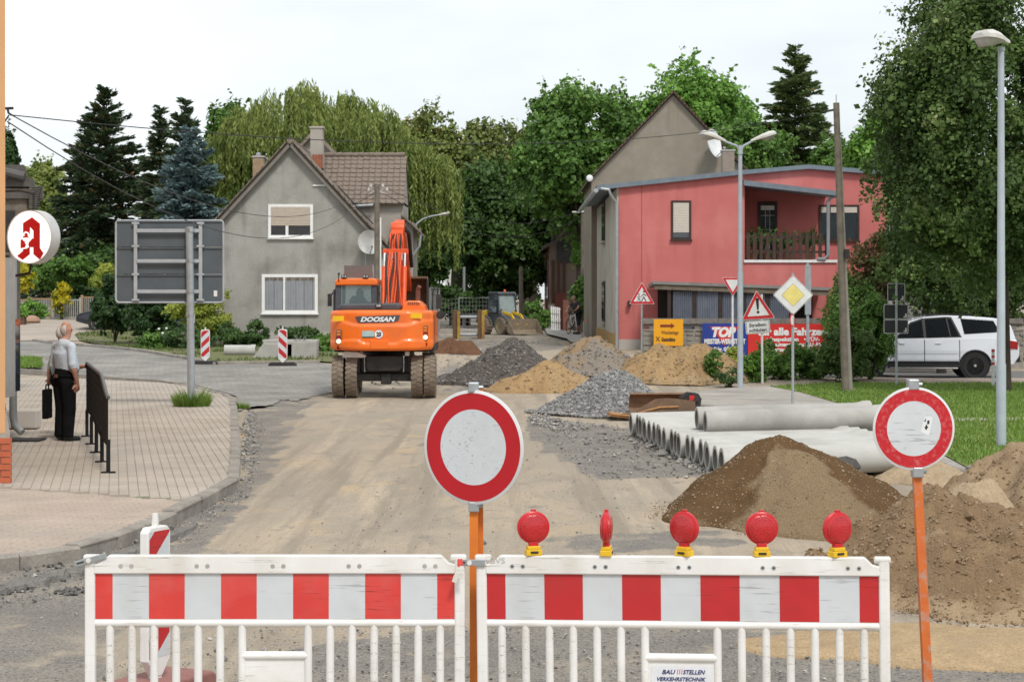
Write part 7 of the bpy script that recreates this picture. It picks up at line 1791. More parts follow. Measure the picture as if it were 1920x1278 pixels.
# ================================================================ POLES, LAMPS, SIGNS, RAILINGS, WIRES
m_pole = mat('old_timber_pole', (.20,.175,.14), .95, c2=(.13,.11,.09), scale=4, bump=.5, bscale=14)
m_concpole = mat('lamp_pole_grey', (.40,.45,.49), .6, c2=(.34,.385,.42), scale=3, bump=.1)
m_lamphead = mat('lamp_housing', (.62,.61,.57), .5, c2=(.54,.53,.49), scale=4)
m_lampglass = mat('lamp_cover', (.44,.43,.41), .25, c2=(.36,.35,.34), scale=6)
def lamp_head(parent, p, d, L, w_, name='lamp_head'):      # p neck end, d unit direction out
    p = Vector(p); d = Vector(d).normalized(); side = d.cross(Vector((0,0,1))).normalized(); up = side.cross(d)
    prof = [(0,.16,.10),(.12,.25,.14),(.45,.8,.24),(.75,1.,.28),(.93,.85,.24),(1.,.5,.15)]; V = []
    for u, ww, hh in prof:
        c = p+d*(u*L)
        for a, b_ in ((-.5,0),(-.5,.45),(-.28,.95),(.28,.95),(.5,.45),(.5,0)): V.append(c+side*(a*ww*w_)+up*(b_*hh*w_))
    k = len(prof); q = MB(); q.add(V, [(i*6+j,i*6+(j+1)%6,(i+1)*6+(j+1)%6,(i+1)*6+j) for i in range(k-1) for j in range(6)]+[tuple(range(6)),tuple(range(6*k-6,6*k))[::-1]])
    h = q.build(name, m_lamphead, parent, world=True, smooth=30)
    q = MB(); V = []
    for u, ww, dd in ((.42,.62,.02),(.6,.82,.14),(.8,.82,.17),(.95,.6,.03)):
        c = p+d*(u*L)
        for a, b_ in ((-.5,.01),(-.3,-dd),(.3,-dd),(.5,.01)): V.append(c+side*(a*ww*w_)+up*(b_*w_*1.3))
    q.add(V, [(i*4+j,i*4+j+1,i*4+4+j+1,i*4+4+j) for i in range(3) for j in range(3)]+[(0,1,2,3),(15,14,13,12)]); q.build('cover', m_lampglass, h, world=True, smooth=50)
def lamps_():
    b = G(1388,731); Y = b.y; zt = Z_(277,Y)
    t = thing('street_lamp', 'twin-armed grey street lamp in front of the red house', 'street lamp', b)
    q = MB(); q.tube([b,(b.x,Y,2.9),(b.x,Y,3.0),(b.x,Y,zt)],[.075,.072,.058,.05],14); q.build('pole', m_concpole, t, world=True, smooth=40)
    for s, px in ((-1,1356),(1,1412)):
        q = MB(); e = P(px,264,Y); q.tube([(b.x,Y,zt-.12),(b.x+s*.08,Y,zt+.04),e],.03,8); q.build('arm', m_concpole, t, world=True); e2 = P(1310 if s < 0 else 1457,252,Y); lamp_head(t, e-Vector((s*.05,0,.02)), (e2-e).normalized()+Vector((0,-.12*(s<0),.02)), (e2-e).length*1.05, .46)
    q = MB(); q.cyl((b.x,Y,zt-.16),(b.x,Y,zt+.06),.07,.05,12); q.build('collar', m_concpole, t, world=True)
    b = G(1877,842); Y = b.y; zt = Z_(92,Y)
    t = thing('street_lamp', 'tall single street lamp standing on the lawn in front of the linden', 'street lamp', b)
    q = MB(); q.tube([(b.x,Y,0),(b.x,Y,1.3),(b.x,Y,1.32),(b.x,Y,zt)],[.078,.076,.066,.048],16); q.build('pole', m_concpole, t, world=True, smooth=40)
    q = MB(); q.cyl((b.x,Y,zt-.03),(b.x,Y,zt+.03),.06,n=12); q.build('collar', m_concpole, t, world=True)
    lamp_head(t, P(1891,82,Y), (-.9,-.42,.10), .58, .52)
    Y = 78.; X = X_(777,Y); t = thing('street_lamp', 'curved-arm street lamp rising behind the grey house lean-to', 'street lamp', (X,Y,.5))
    q = MB(); q.tube([(X,Y,.4),(X,Y,Z_(425,Y)),P(782,419,Y),P(792,411,Y),P(806,406,Y),P(822,403,Y)],[.06,.05,.035,.03,.03,.03],10); q.build('pole', m_concpole, t, world=True, smooth=60)
    lamp_head(t, P(820,404,Y), (1,0,.16), .5, .28)
lamps_()
def pole(label, x, ytop, Y, r0, r1, lean=0., arm=None, name='utility_pole', foot=None):
    X = X_(x,Y); gz = g(X,Y); t = thing(name, label, 'pole', (X+lean,Y,gz)); zt = Z_(ytop,Y)
    q = MB(); q.tube([(X+lean,Y,gz-.1),(X+lean*.5,Y,(gz+zt)/2),(X,Y,zt)],[r0,(r0+r1)/2,r1],12); q.build('pole', m_pole, t, world=True, smooth=50)
    return t, Vector((X,Y,zt))
b = G(1586,737); tp_, top_ = pole('old wooden utility pole with a cable duct beside the dense bush', 1568,193,b.y,.10,.075,lean=b.x-X_(1568,b.y))
q = MB(); q.tube([(b.x+.11,b.y-.02,.0),(top_.x+.16,b.y,Z_(400,b.y)),(top_.x+.09,b.y,Z_(260,b.y))],[.06,.04,.03],8); q.build('cable_duct', mat('duct_grey',(.30,.28,.25),.8,c2=(.22,.2,.18),scale=4), tp_, world=True)
q = MB(); q.bar(P(1546,209,b.y),P(1572,205,b.y),.05,.05); q.build('hook', m_blk, tp_, world=True)
q = MB(); q.tube([top_,top_+Vector((0,0,.2))],.012,5); q.build('lightning_rod', m_galv, tp_, world=True)
q = MB(); q.cbox(P(1588,475,b.y-.1),(.12,.1,.2)); q.build('junction_box', m_blk, tp_, world=True)
tp2, top2 = pole('wooden pole with insulators in front of the grey house corner', 707,345,70.5,.11,.09)
for dx, dz in ((-.22,-.12),(.2,-.12),(-.3,-.25),(.35,-.25)):
    q = MB(); q.tube([(top2.x,top2.y,top2.z-.25),(top2.x+dx,top2.y,top2.z+dz-.1),(top2.x+dx,top2.y,top2.z+dz)],.014,5); q.lathe([(0,0),(.05,.02),(.04,.1),(0,.13)],(top2.x+dx,top2.y,top2.z+dz),'z',8); q.build('insulator', mat('insulator_white',(.55,.55,.53),.4), tp2, world=True)
q = MB(); q.tube([(top2.x+.13,top2.y-.1,Z_(640,70.5)),(top2.x+.13,top2.y-.1,Z_(408,70.5))],.03,6); q.build('white_conduit', m_frame_w, tp2, world=True)
tp3, top3 = pole('slim wooden pole with a white cross arm near the brick house', 1093,385,99.,.13,.10)
q = MB(); q.bar(P(1084,397,98.9),P(1105,396,98.9),.06,.06); q.build('cross_arm', m_frame_w, tp3, world=True)
lamp_head(tp3, P(1088,399,98.9), (-1,0,.05), .42, .25)
tp4, _ = pole('plain timber post behind the loader cab', 977,500,108.,.13,.11)
tp5, _ = pole('grey metal post under the trees at the site fence', 870,500,112.,.09,.08); tp5.children[0].data.materials[0] = m_galv
# overhead wires
def wire(a, b_, sag, label, r=.008):
    a, b_ = Vector(a), Vector(b_); pts = [a.lerp(b_,k/24)-Vector((0,0,4*sag*(k/24)*(1-k/24))) for k in range(25)]
    q = MB(); q.tube(pts, r, 5); tag(q.build('overhead_wire', mat('wire_black',(.03,.03,.03),.6)), label, 'wire', 'overhead wires')
w0 = P(22,216,24.4)
wire(w0, P(1548,209,b.y), .55, 'long overhead wire from the orange building to the old wooden pole', .007)
wire(w0, top2+Vector((-.3,0,-.1)), 1.15, 'sagging wire from the orange building to the upper insulator of the house pole', .008)
wire(P(14,228,24.4), top2+Vector((-.22,0,-.25)), 1.55, 'lower sagging wire from the orange building to the house pole', .008)
wire(top2+Vector((.35,0,-.15)), P(1085,396,99), .9, 'upper wire from the house pole across the street trees', .011)
wire(top2+Vector((.2,0,-.3)), P(1104,397,99), 1.4, 'lower wire from the house pole across the street trees', .011)
wire(P(1104,395,99), P(1150,362,84), .2, 'short wire from the cross arm to the old gable house', .011)
wire(top2+Vector((-.1,0,-.3)), P(662,382,73.8), .05, 'short service wire from the house pole to the cross wing', .010)
# big road sign seen from behind
def big_sign():
    Y = 40.4; pb = Vector((X_(357,Y),Y,KZ)); t = thing('road_sign_back', 'large grey road sign seen from behind on a thick steel post', 'road sign', pb)
    x0, x1, z0, z1 = X_(215,Y), X_(417,Y), Z_(567,Y), Z_(413,Y); yb = Y+.12
    mg = mat('sign_back_grey',(.085,.105,.12),.55,c2=(.10,.12,.135),scale=3); me_ = mat('aluminium_edge',(.42,.45,.48),.5)
    n = 3; h = (z1-z0)/n
    for k, (a, b_) in enumerate(((z0,Z_(514,Y)),(Z_(514,Y),Z_(463,Y)),(Z_(463,Y),z1))):
        q = MB(); q.box((x0+.02,yb,a+.006),(x1-.02,yb+.03,b_-.006)); pn = q.build('panel', mg, t, world=True)
        q = MB(); q.box((x0+.02,yb-.022,b_-.035),(x1-.02,yb-.001,b_-.01)); q.build('stiffener', mg, pn, world=True)
    pts = []; r = .07
    for cx, cz, a0 in ((x1-r,z1-r,0),(x0+r,z1-r,90),(x0+r,z0+r,180),(x1-r,z0+r,270)):
        for k in range(5): a = R(a0+22.5*k); pts.append((cx+r*math.cos(a),yb+.01,cz+r*math.sin(a)))
    q = MB(); q.tube(pts+[pts[0]], .022, 6, caps=False); q.build('edge_profile', me_, t, world=True)
    for x in (253,375):
        q = MB(); X = X_(x,Y); q.box((X-.035,yb-.07,z0+.03),(X+.035,yb-.023,z1-.03)); q.build('upright', me_, t, world=True)
        for y in (418,461,514,562):
            q = MB(); q.cbox((X,yb-.06,Z_(y,Y)),(.15,.03,.04)); q.build('clamp', me_, t, world=True)
    for y in (432,489,546):
        q = MB(); q.box((X_(256,Y),yb-.10,Z_(y,Y)-.035),(X_(373,Y),yb-.071,Z_(y,Y)+.035)); q.build('cross_bar', me_, t, world=True)
    q = MB(); X = pb.x; q.tube([(X+.02,Y,KZ-.05),(X,Y,KZ+1.9),(X-.02,Y,Z_(425,Y))],.078,16); q.build('post', m_galv, t, world=True, smooth=40)
    for y in (432,489,546,590):
        q = MB(); q.cyl((X-.005,Y,Z_(y,Y)-.03),(X-.005,Y,Z_(y,Y)+.03),.086,n=16); q.build('strap', m_zinc, t, world=True, smooth=40)
    q = MB(); q.box((X+.075,Y-.03,Z_(605,Y)),(X+.09,Y+.03,Z_(590,Y))); q.build('small_plate', me_, t, world=True)
    q = MB(); a = P(404,550,yb-.003); q.cbox(a,(.07,.003,.12)); s_ = q.build('sticker', m_wht, t, world=True)
big_sign()
# traffic signs by the red house
m_sw = mat('sign_face_white',(.74,.75,.75),.4); m_sr = mat('sign_face_red',(.58,.02,.025),.4); m_sback = mat('sign_rear_grey',(.20,.21,.22),.6)
def rpoly(pts, r, n=4):               # round the corners of a polygon
    o_ = []; k = len(pts)
    for i in range(k):
        a, b_, c = Vector(pts[i-1]), Vector(pts[i]), Vector(pts[(i+1)%k]); u = (a-b_).normalized()*r; v = (c-b_).normalized()*r
        for j in range(n+1):
            f_ = j/n; q = (b_+u)*(1-f_)**2+b_*2*f_*(1-f_)+(b_+v)*f_**2; o_.append((q.x,q.y))
    return o_
def plate(t, poly, y, nm, m, th=.006):
    q = MB(); q.prism(poly, y, y+th); return q.build(nm, m, t)
def sign_post(t, x, z, r=.032, m=None, dx=0., y=.05, x0=0.):
    q = MB(); q.tube([(x0,y,-.05),(x0+dx,y,z)], r, 10); return q.build('post', m or m_galv, t, smooth=40)
def tri(s, inv=False):
    h = s*.866; p = [(-s/2,-h/3),(s/2,-h/3),(0,2*h/3)]
    return [(a,-b_) for a,b_ in p][::-1] if inv else p
def tri_sign(label, x, yc, Y, size, inv, tilt, picto, base_z=None, dxp=0., yaw=0.):
    X = X_(x,Y); gz = g(X,Y) if base_z is None else base_z; zc = Z_(yc,Y)-gz; t = thing('traffic_sign', label, 'traffic sign', (X,Y,gz), yaw)
    M = lambda poly, k=1.: [((a*math.cos(tilt)-b_*math.sin(tilt))*k, (a*math.sin(tilt)+b_*math.cos(tilt))*k+zc) for a,b_ in poly]
    f = plate(t, M(rpoly(tri(size,inv),size*.06)), 0, 'sign_plate', m_sw)
    plate(f, M(rpoly(tri(size*.955,inv),size*.055)), -.004, 'red_border', m_sr, .003); plate(f, M(rpoly(tri(size*.66,inv),size*.02)), -.007, 'white_field', m_sw, .002)
    plate(f, M(rpoly(tri(size*.99,inv),size*.06)), .007, 'rear_face', m_sback, .002)
    if picto: picto(f, M)
    return t, zc
def kids(f, M):
    k = mat('sign_black',(.015,.015,.015),.5)
    for cx, s in ((.06,1.),(-.10,.72)):
        q = MB(); zz = -.16
        def S(a, b_): return M([(cx+a*s*.3, zz+b_*s*.3)])[0]
        def limb(p0, p1, w_): a, b_ = S(*p0), S(*p1); q.bar((a[0],-.011,a[1]),(b_[0],-.011,b_[1]),.002,w_*s)
        limb((0,.9),(0.02,.5),.045); limb((.02,.5),(.25,.02),.03); limb((.02,.5),(-.22,.08),.03); limb((0,.85),(.3,.6),.022); limb((0,.85),(-.28,.55),.022)
        c = S(.02,1.1); q.lathe([(0,0),(.033*s,0),(.033*s,.002),(0,.002)],(c[0],-.012,c[1]),'y',12); q.build('figure', k, f)
def excl(f, M):
    k = mat('sign_black',(.015,.015,.015),.5)
    plate(f, M([(-.022,-.01),(.022,-.01),(.042,.26),(.03,.30),(-.03,.30),(-.042,.26)]), -.010, 'mark', k, .002)
    c = M([(0,-.07)])[0]; q = MB(); q.lathe([(0,0),(.038,0),(.038,.002),(0,.002)],(c[0],-.010,c[1]),'y',18); q.build('mark', k, f)
Y = 65.8; t, zc = tri_sign('warning triangle with two running children beside the red house wall', 1203.5,556,Y,.84,False,0,kids); sign_post(t, 0, zc+.3)
Y = 60.; t, zc = tri_sign('give way triangle standing on its tip behind the twin-armed lamp', 1374,532,Y,.66,True,0,None); sign_post(t, 0, zc+.1, m=m_sw)
bD = G(1430,719); Y = bD.y; t, zc = tri_sign('leaning danger triangle with an exclamation mark', 1421,580,Y,.88,False,R(4),excl); sign_post(t, 0, zc+.4, m=m_sw, dx=-.02, x0=bD.x-X_(1421,Y))
sp = [(-.32,-.17),(.32,-.17),(.32,.17),(-.32,.17)]
def tl(poly, zc_, a): return [(x*math.cos(a)-z*math.sin(a), x*math.sin(a)+z*math.cos(a)+zc_) for x,z in poly]
pl_ = plate(t, tl(rpoly(sp,.04),Z_(613,Y)-bD.z,R(4)), -.002, 'text_plate', m_sw)
plate(pl_, tl(rpoly([(a*.95,b_*.93) for a,b_ in sp],.035),Z_(613,Y)-bD.z,R(4)), -.005, 'black_line', mat('sign_grey_line',(.08,.08,.08),.5), .002); plate(pl_, tl(rpoly([(a*.915,b_*.88) for a,b_ in sp],.03),Z_(613,Y)-bD.z,R(4)), -.008, 'white_field', m_sw, .002)
for s_, dz in (('Straßen-',.062),('schäden',-.072)):
    tx = text(s_, .088, mat('sign_black',(.015,.015,.015),.5), pl_, (0,-.012,0), width=.46, bold=.002); tx.rotation_euler = (0,-R(4),0); tx.location = (0,0,Z_(613,Y)-bD.z+dz)
bP = G(1487,761); Y = bP.y; zc = Z_(553,Y); t = thing('traffic_sign', 'yellow and white priority road diamond on a steel post', 'traffic sign', bP); h = .435
f = plate(t, [(x,z+zc) for x,z in rpoly([(0,-h),(h,0),(0,h),(-h,0)],.05)], 0, 'sign_plate', m_sw); plate(f, [(x,z+zc) for x,z in rpoly([(0,-h*.97),(h*.97,0),(0,h*.97),(-h*.97,0)],.045)], -.004, 'black_line', mat('sign_grey_line',(.08,.08,.08),.5), .003); plate(f, [(x,z+zc) for x,z in rpoly([(0,-h*.945),(h*.945,0),(0,h*.945),(-h*.945,0)],.04)], -.007, 'white_field', m_sw, .002)
plate(f, [(x,z+zc) for x,z in rpoly([(0,-h*.57),(h*.57,0),(0,h*.57),(-h*.57,0)],.02)], -.0095, 'thin_line', mat('sign_grey_line',(.08,.08,.08),.5), .002); plate(f, [(x,z+zc) for x,z in rpoly([(0,-h*.555),(h*.555,0),(0,h*.555),(-h*.555,0)],.02)], -.012, 'yellow_field', mat('sign_yellow',(.80,.68,.22),.45), .002)
sign_post(t, 0, zc+h+.04, .03)
M = Matrix.Rotation(R(62),4,'Z'); q = MB(); q.lathe([(0,0),(.15,0),(.15,.006),(0,.006)],(-.02,-.03,Z_(600,Y)),'y',28,M); rs = q.build('small_round_sign', m_sr, t); q = MB(); q.lathe([(0,-.003),(.105,-.003),(.105,-.001),(0,-.001)],(-.02,-.03,Z_(600,Y)),'y',28,M); q.build('white_disc', m_sw, rs)
Yg = 59.; t = thing('sign_post', 'bare grey steel sign post behind the yellow diamond sign', 'post', (X_(1515,Yg),Yg,g(X_(1515,Yg),Yg))); q = MB(); q.box((-.09,-.01,Z_(600,Yg)),(.09,.02,Z_(507,Yg))); q.build('sign_edge', m_galv, t); q = MB(); q.tube([(0,.06,0),(0,.06,Z_(503,Yg))],.045,10); q.build('post', m_galv, t)
bS = G(1680,726); Y = bS.y; t = thing('traffic_sign', 'dark grey rear faces of three small signs on one post beside the bush', 'traffic sign', bS); sign_post(t, 0, Z_(528,Y), .032, y=-.05)
for x0, x1, y0, y1 in ((1664,1697,531,565),(1657,1703,570,598),(1657,1703,599,625)):
    a, b_, c, d = X_(x0,Y)-bS.x, X_(x1,Y)-bS.x, Z_(y1,Y)-bS.z, Z_(y0,Y)-bS.z
    f = plate(t, rpoly([(a,c),(b_,c),(b_,d),(a,d)],.03), 0, 'sign_plate', m_sw, .004); plate(f, rpoly([(a+.015,c+.015),(b_-.015,c+.015),(b_-.015,d-.015),(a+.015,d-.015)],.025), -.003, 'rear_face', mat('sign_back_dark',(.035,.038,.042),.6), .002)
    plate(f, [(b_-.12,c+.04),(b_-.04,c+.04),(b_-.04,c+.14),(b_-.08,c+.14),(b_-.08,c+.07),(b_-.12,c+.07)], -.006, 'sticker', m_sw, .002)
bM = G(1862,727); t = thing('marker_post', 'thin white marker post with red bands at the footway edge', 'post', bM)
q = MB(); q.cbox((0,0,.5),(.07,.05,1.0)); q.build('post', m_sw, t)
for z in (.62,.8,.95): q = MB(); q.cbox((0,0,z),(.076,.056,.06)); q.build('red_band', m_sr, t)
# perforated black guard rail on the left pavement
def guard_rail():
    a = Vector(GZ(203,886,KZ)); b_ = Vector(GZ(163,818,KZ)); d = b_-a; L = d.length; rz = math.atan2(d.y,d.x); t = thing('guard_rail', 'black ornamental guard rail with perforated panels on the pavement', 'railing', (a.x,a.y,KZ), rz)
    mk = mat('black_iron',(.014,.015,.017),.85,c2=(.022,.022,.024),scale=8,spec=.15); me_ = mat('iron_top_edge',(.12,.125,.13),.45,metal=.4)
    n = 4; pl = L/n
    for k in range(n+1):
        x = L*k/n; q = MB(); q.bar((x,0,0),(x,0,.42),.06,.05); lg = q.build('leg', mk, t); q = MB(); q.cbox((x,0,.008),(.10,.18,.016)); q.build('base_plate', mk, lg)
    for k in range(n):
        x0, x1 = k*pl, (k+1)*pl; arch_ = lambda u, k=k: .95+.22*sst(0,1.3,k+u); low_ = lambda u, k=k: .34+.10*sst(1,3,k+u)
        q = MB(); q.tube([(x0+(x1-x0)*i/12,0,arch_(i/12)) for i in range(13)],.026,8); p_ = q.build('top_rail', me_, t, smooth=60)
        q = MB(); q.tube([(x0+(x1-x0)*i/12,0,low_(i/12)) for i in range(13)],.02,6); q.build('bottom_rail', mk, t, smooth=60)
        # perforated sheet: cells with octagonal holes
        nx, nz_ = 14, 7; q = MB()
        for i in range(nx):
            for j in range(nz_):
                def C(u, v):
                    uu = (i+u)/nx; zl, zh = low_(uu), arch_(uu); return (x0+(x1-x0)*uu, 0., zl+(zh-zl)*(j+v)/nz_)
                O = [C(u,v) for u,v in ((0,0),(.5,0),(1,0),(1,.5),(1,1),(.5,1),(0,1),(0,.5))]; r_ = .14+.10*((i*7+j*3)%3)/2
                I = [C(.5+r_*math.cos(a_),.5+r_*math.sin(a_)) for a_ in [R(225+45*m_) for m_ in range(8)]]
                q.add(O+I, [(m_,(m_+1)%8,8+(m_+1)%8,8+m_) for m_ in range(8)])
        o = q.build('perforated_sheet', mk, t, fix=False); sm = o.modifiers.new('solid','SOLIDIFY'); sm.thickness = .012
guard_rail()
# garden railings and gate on the left
def railing(label, x0, x1, ya, yb, Y, mat_f, mat_b, n, name='garden_fence', cat='fence', posts=True):
    a, b_ = X_(x0,Y), X_(x1,Y); gz = Z_(yb,Y); zt = Z_(ya,Y); t = thing(name, label, cat, ((a+b_)/2,Y,gz))
    for z in (gz+.12, zt-.05):
        q = MB(); q.box((a,Y-.03,z-.03),(b_,Y+.03,z+.03)); q.build('rail', mat_f, t, world=True)
    for k in range(n):
        x = a+(b_-a)*(k+.5)/n; q = MB(); q.box((x-.02,Y-.02,gz+.15),(x+.02,Y+.02,zt-.08)); q.build('bar', mat_b, t, world=True)
    if posts:
        for x in (a,b_): q = MB(); q.box((x-.06,Y-.06,gz-.3),(x+.06,Y+.06,zt+.06)); q.build('post', mat_f, t, world=True)
m_rail = mat('tan_paint',(.42,.26,.15),.7,c2=(.36,.22,.12),scale=5); m_railb = mat('grey_slats',(.40,.40,.37),.7,c2=(.33,.33,.30),scale=5)
railing('tan garden fence with grey slats beside the downpipe', 24,54,560,598,94,m_rail,m_railb,10)
railing('tan garden fence on a low wall left of the gate', 55,98,558,594,94.5,m_rail,m_railb,14)
railing('grey barred garden gate with yellow flowers behind it', 100,151,560,600,93,m_railb,m_railb,14,name='garden_gate',cat='gate')
railing('tan garden fence between the gate and the dark car', 154,190,555,592,94.5,m_rail,m_railb,10)
q = MB(); Y = 93.6; q.box((X_(-20,Y),Y,0.5),(X_(98,Y),Y+.3,Z_(593,Y))); tag(q.build('low_wall', m_plinth), 'low concrete wall below the tan garden fence', 'wall')
for k,(x,y,r) in enumerate(((60,606,.30),(78,690,.0))):
    if r: 
        q = MB(); q.lathe([(0,-.2),(r*.9,-.15),(r*1.3,.0),(r*1.1,.14),(r*.5,.24),(0,.26)],(0,0,.1),'z',14); o = q.build('boulder', mat('tan_boulder',(.42,.27,.19),.9,c2=(.34,.22,.15),scale=3,bump=.4), smooth=60); o.location = G(x,y); tag(o,'rounded tan boulder in front of the low garden wall','rock')
q = MB(); p = G(36,609); q.box((-.35,-.2,0),(.28,.2,.38)); o = q.build('planter', mat('brown_planter',(.14,.08,.055),.8), bevel=.03); o.location = p; tag(o,'brown planter box beside the boulder','planter')
bush('small green plant growing in the brown planter', 36,578,600,p.y,14,'bright',500,.12,131,dz=.35)
p = Vector(GZ(78,690,KZ)); q = MB(); q.lathe([(0,-.1),(.16,-.08),(.2,.05),(.15,.2),(0,.26)],(0,0,.08),'z',12); o = q.build('boulder', mat('grey_boulder',(.30,.26,.22),.9,c2=(.22,.19,.16),scale=5,bump=.5), smooth=60); o.location = (p.x,p.y,KZ); tag(o,'grey boulder on the pavement edge behind the two men','rock')
# site fences, trench box, small things at the street end
m_fence = mat('fence_steel',(.42,.44,.45),.45,metal=.5)
def site_fence(label, x0, x1, ya, yb, Y, Y2=None):
    Y2 = Y2 or Y; a, b_ = Vector((X_(x0,Y),Y,Z_(yb,Y))), Vector((X_(x1,Y2),Y2,Z_(yb,Y))); h = Z_(ya,Y)-a.z; t = thing('site_fence', label, 'fence', a, 0, 'mobile wire fences of the site')
    d = b_-a; d.z = 0
    q = MB(); q.tube([(0,0,0),(0,0,h),(d.x,d.y,h),(d.x,d.y,0),(0,0,0)],.03,6); q.build('frame', m_fence, t)
    q = MB(); n = max(4,int(d.length/.16))
    for i in range(1,n): f_ = i/n; q.bar((d.x*f_,d.y*f_,0),(d.x*f_,d.y*f_,h),.009,.009)
    for j in range(1,8): q.bar((0,0,h*j/8),(d.x,d.y,h*j/8),.009,.009)
    stuff(q.build('wire_mesh', m_fence, t))
    for e in ((0,0),(d.x,d.y)): q = MB(); q.cbox((e[0],e[1],.0),(.5,.25,.16)); q.build('foot', m_plinth, t)
site_fence('wire site fence between the excavator and the trench box', 822,860,560,628,100)
site_fence('wire site fence directly behind the yellow trench box', 861,918,558,618,100)
site_fence('wire site fence panel farther back under the dark trees', 880,942,535,590,118)
site_fence('wire fence panel standing edge-on beside the excavator', 806,824,540,632,86,90)
def trench_box():
    Y = 84.; t = thing('trench_box', 'yellow steel trench box with two cross struts', 'trench box', (X_(880,Y),Y,g(X_(880,Y),Y)))
    my = mat('rusty_yellow',(.48,.30,.05),.7,c2=(.36,.20,.05),scale=3,c3=(.20,.10,.05),scale3=2); z0 = t.location.z
    for x, w_ in ((856,14),(902,13)):
        a, b_ = X_(x-w_/2,Y), X_(x+w_/2,Y); q = MB(); q.box((a,Y-.2,z0),(b_-.12,Y+2.2,Z_(581,Y))); q.build('side_plate', mat('brown_steel',(.17,.10,.05),.8,c2=(.12,.07,.04),scale=4), t, world=True); q = MB(); q.box((b_-.12,Y-.28,z0),(b_,Y-.05,Z_(583,Y))); q.build('edge_beam', my, t, world=True)
    for y in (594,627): q = MB(); q.cyl((X_(863,Y),Y,Z_(y,Y)),(X_(896,Y),Y,Z_(y,Y)),.07,n=10); q.build('strut', m_galv, t, world=True)
trench_box()
def wall_bits():
    Y = 90.; X = X_(1112,Y); t = thing('low_wall', 'low grey wall block beside the cyclist', 'wall', (X,Y,.3)); q = MB(); q.box((X_(1102,Y),Y,.2),(X_(1118,Y),Y+6,Z_(605,Y))); q.build('block', m_oldwall, t, world=True)
    q = MB(); q.lathe([(.2,0),(.19,.1),(.12,.2),(0,.24)],(X_(1107,Y),Y+.3,Z_(604,Y)),'z',14); tag(q.build('orange_helmet', mat('helmet_orange',(.85,.12,.02),.4), smooth=50),'orange safety helmet lying on the low wall','helmet')
    Y = 97.; t = thing('lattice_fence', 'weathered lattice fence behind the cyclist', 'fence', (X_(1108,Y),Y,.5)); mg = mat('greenish_wood',(.30,.28,.16),.9,c2=(.22,.2,.12),scale=5)
    for k in range(5): q = MB(); x = X_(1099+k*4.5,Y); q.box((x,Y,.6),(x+.06,Y+.04,Z_(563,Y))); q.build('slat', mg, t, world=True)
    for y in (568,595): q = MB(); q.box((X_(1097,Y),Y-.05,Z_(y,Y)-.04),(X_(1120,Y),Y-.01,Z_(y,Y)+.04)); q.build('rail', mg, t, world=True)
    Y = 100.; t = thing('leaning_panel', 'white slatted panel leaning against the brick house fence', 'panel', (X_(1043,Y),Y,.5))
    for k in range(5): q = MB(); x = X_(1035+k*3.6,Y); q.bar((x,Y,.55),(x-.02,Y+.25,Z_(574+k*.6,Y)),.07,.03); q.build('slat', m_wht, t, world=True)
    for y in (578,598): q = MB(); q.bar((X_(1034,Y),Y-.03,Z_(y,Y)),(X_(1051,Y),Y-.03,Z_(y+2,Y)),.03,.06); q.build('rail', m_wht, t, world=True)
    q = MB(); Y = 104.; q.box((X_(1056,Y),Y,.3),(X_(1066,Y),Y+.6,Z_(562,Y))); tag(q.build('gate_pillar', mat('brick_pillar',(.22,.10,.07),.9,c2=(.16,.07,.05),scale=4)),'brick gate pillar beside the leaning white panel','pillar')
    struct(sheet('far_footway', [(X_(1020,108),108),(X_(1036,108),108),(X_(1050,100),100),(X_(1090,88),88),(X_(1112,76),76),(3.3,72),(2.2,74),(2.2,80),(1.6,90)], .10, mat('footway_grey',(.42,.40,.37),.9,c2=(.36,.34,.31),scale=2)))
wall_bits()
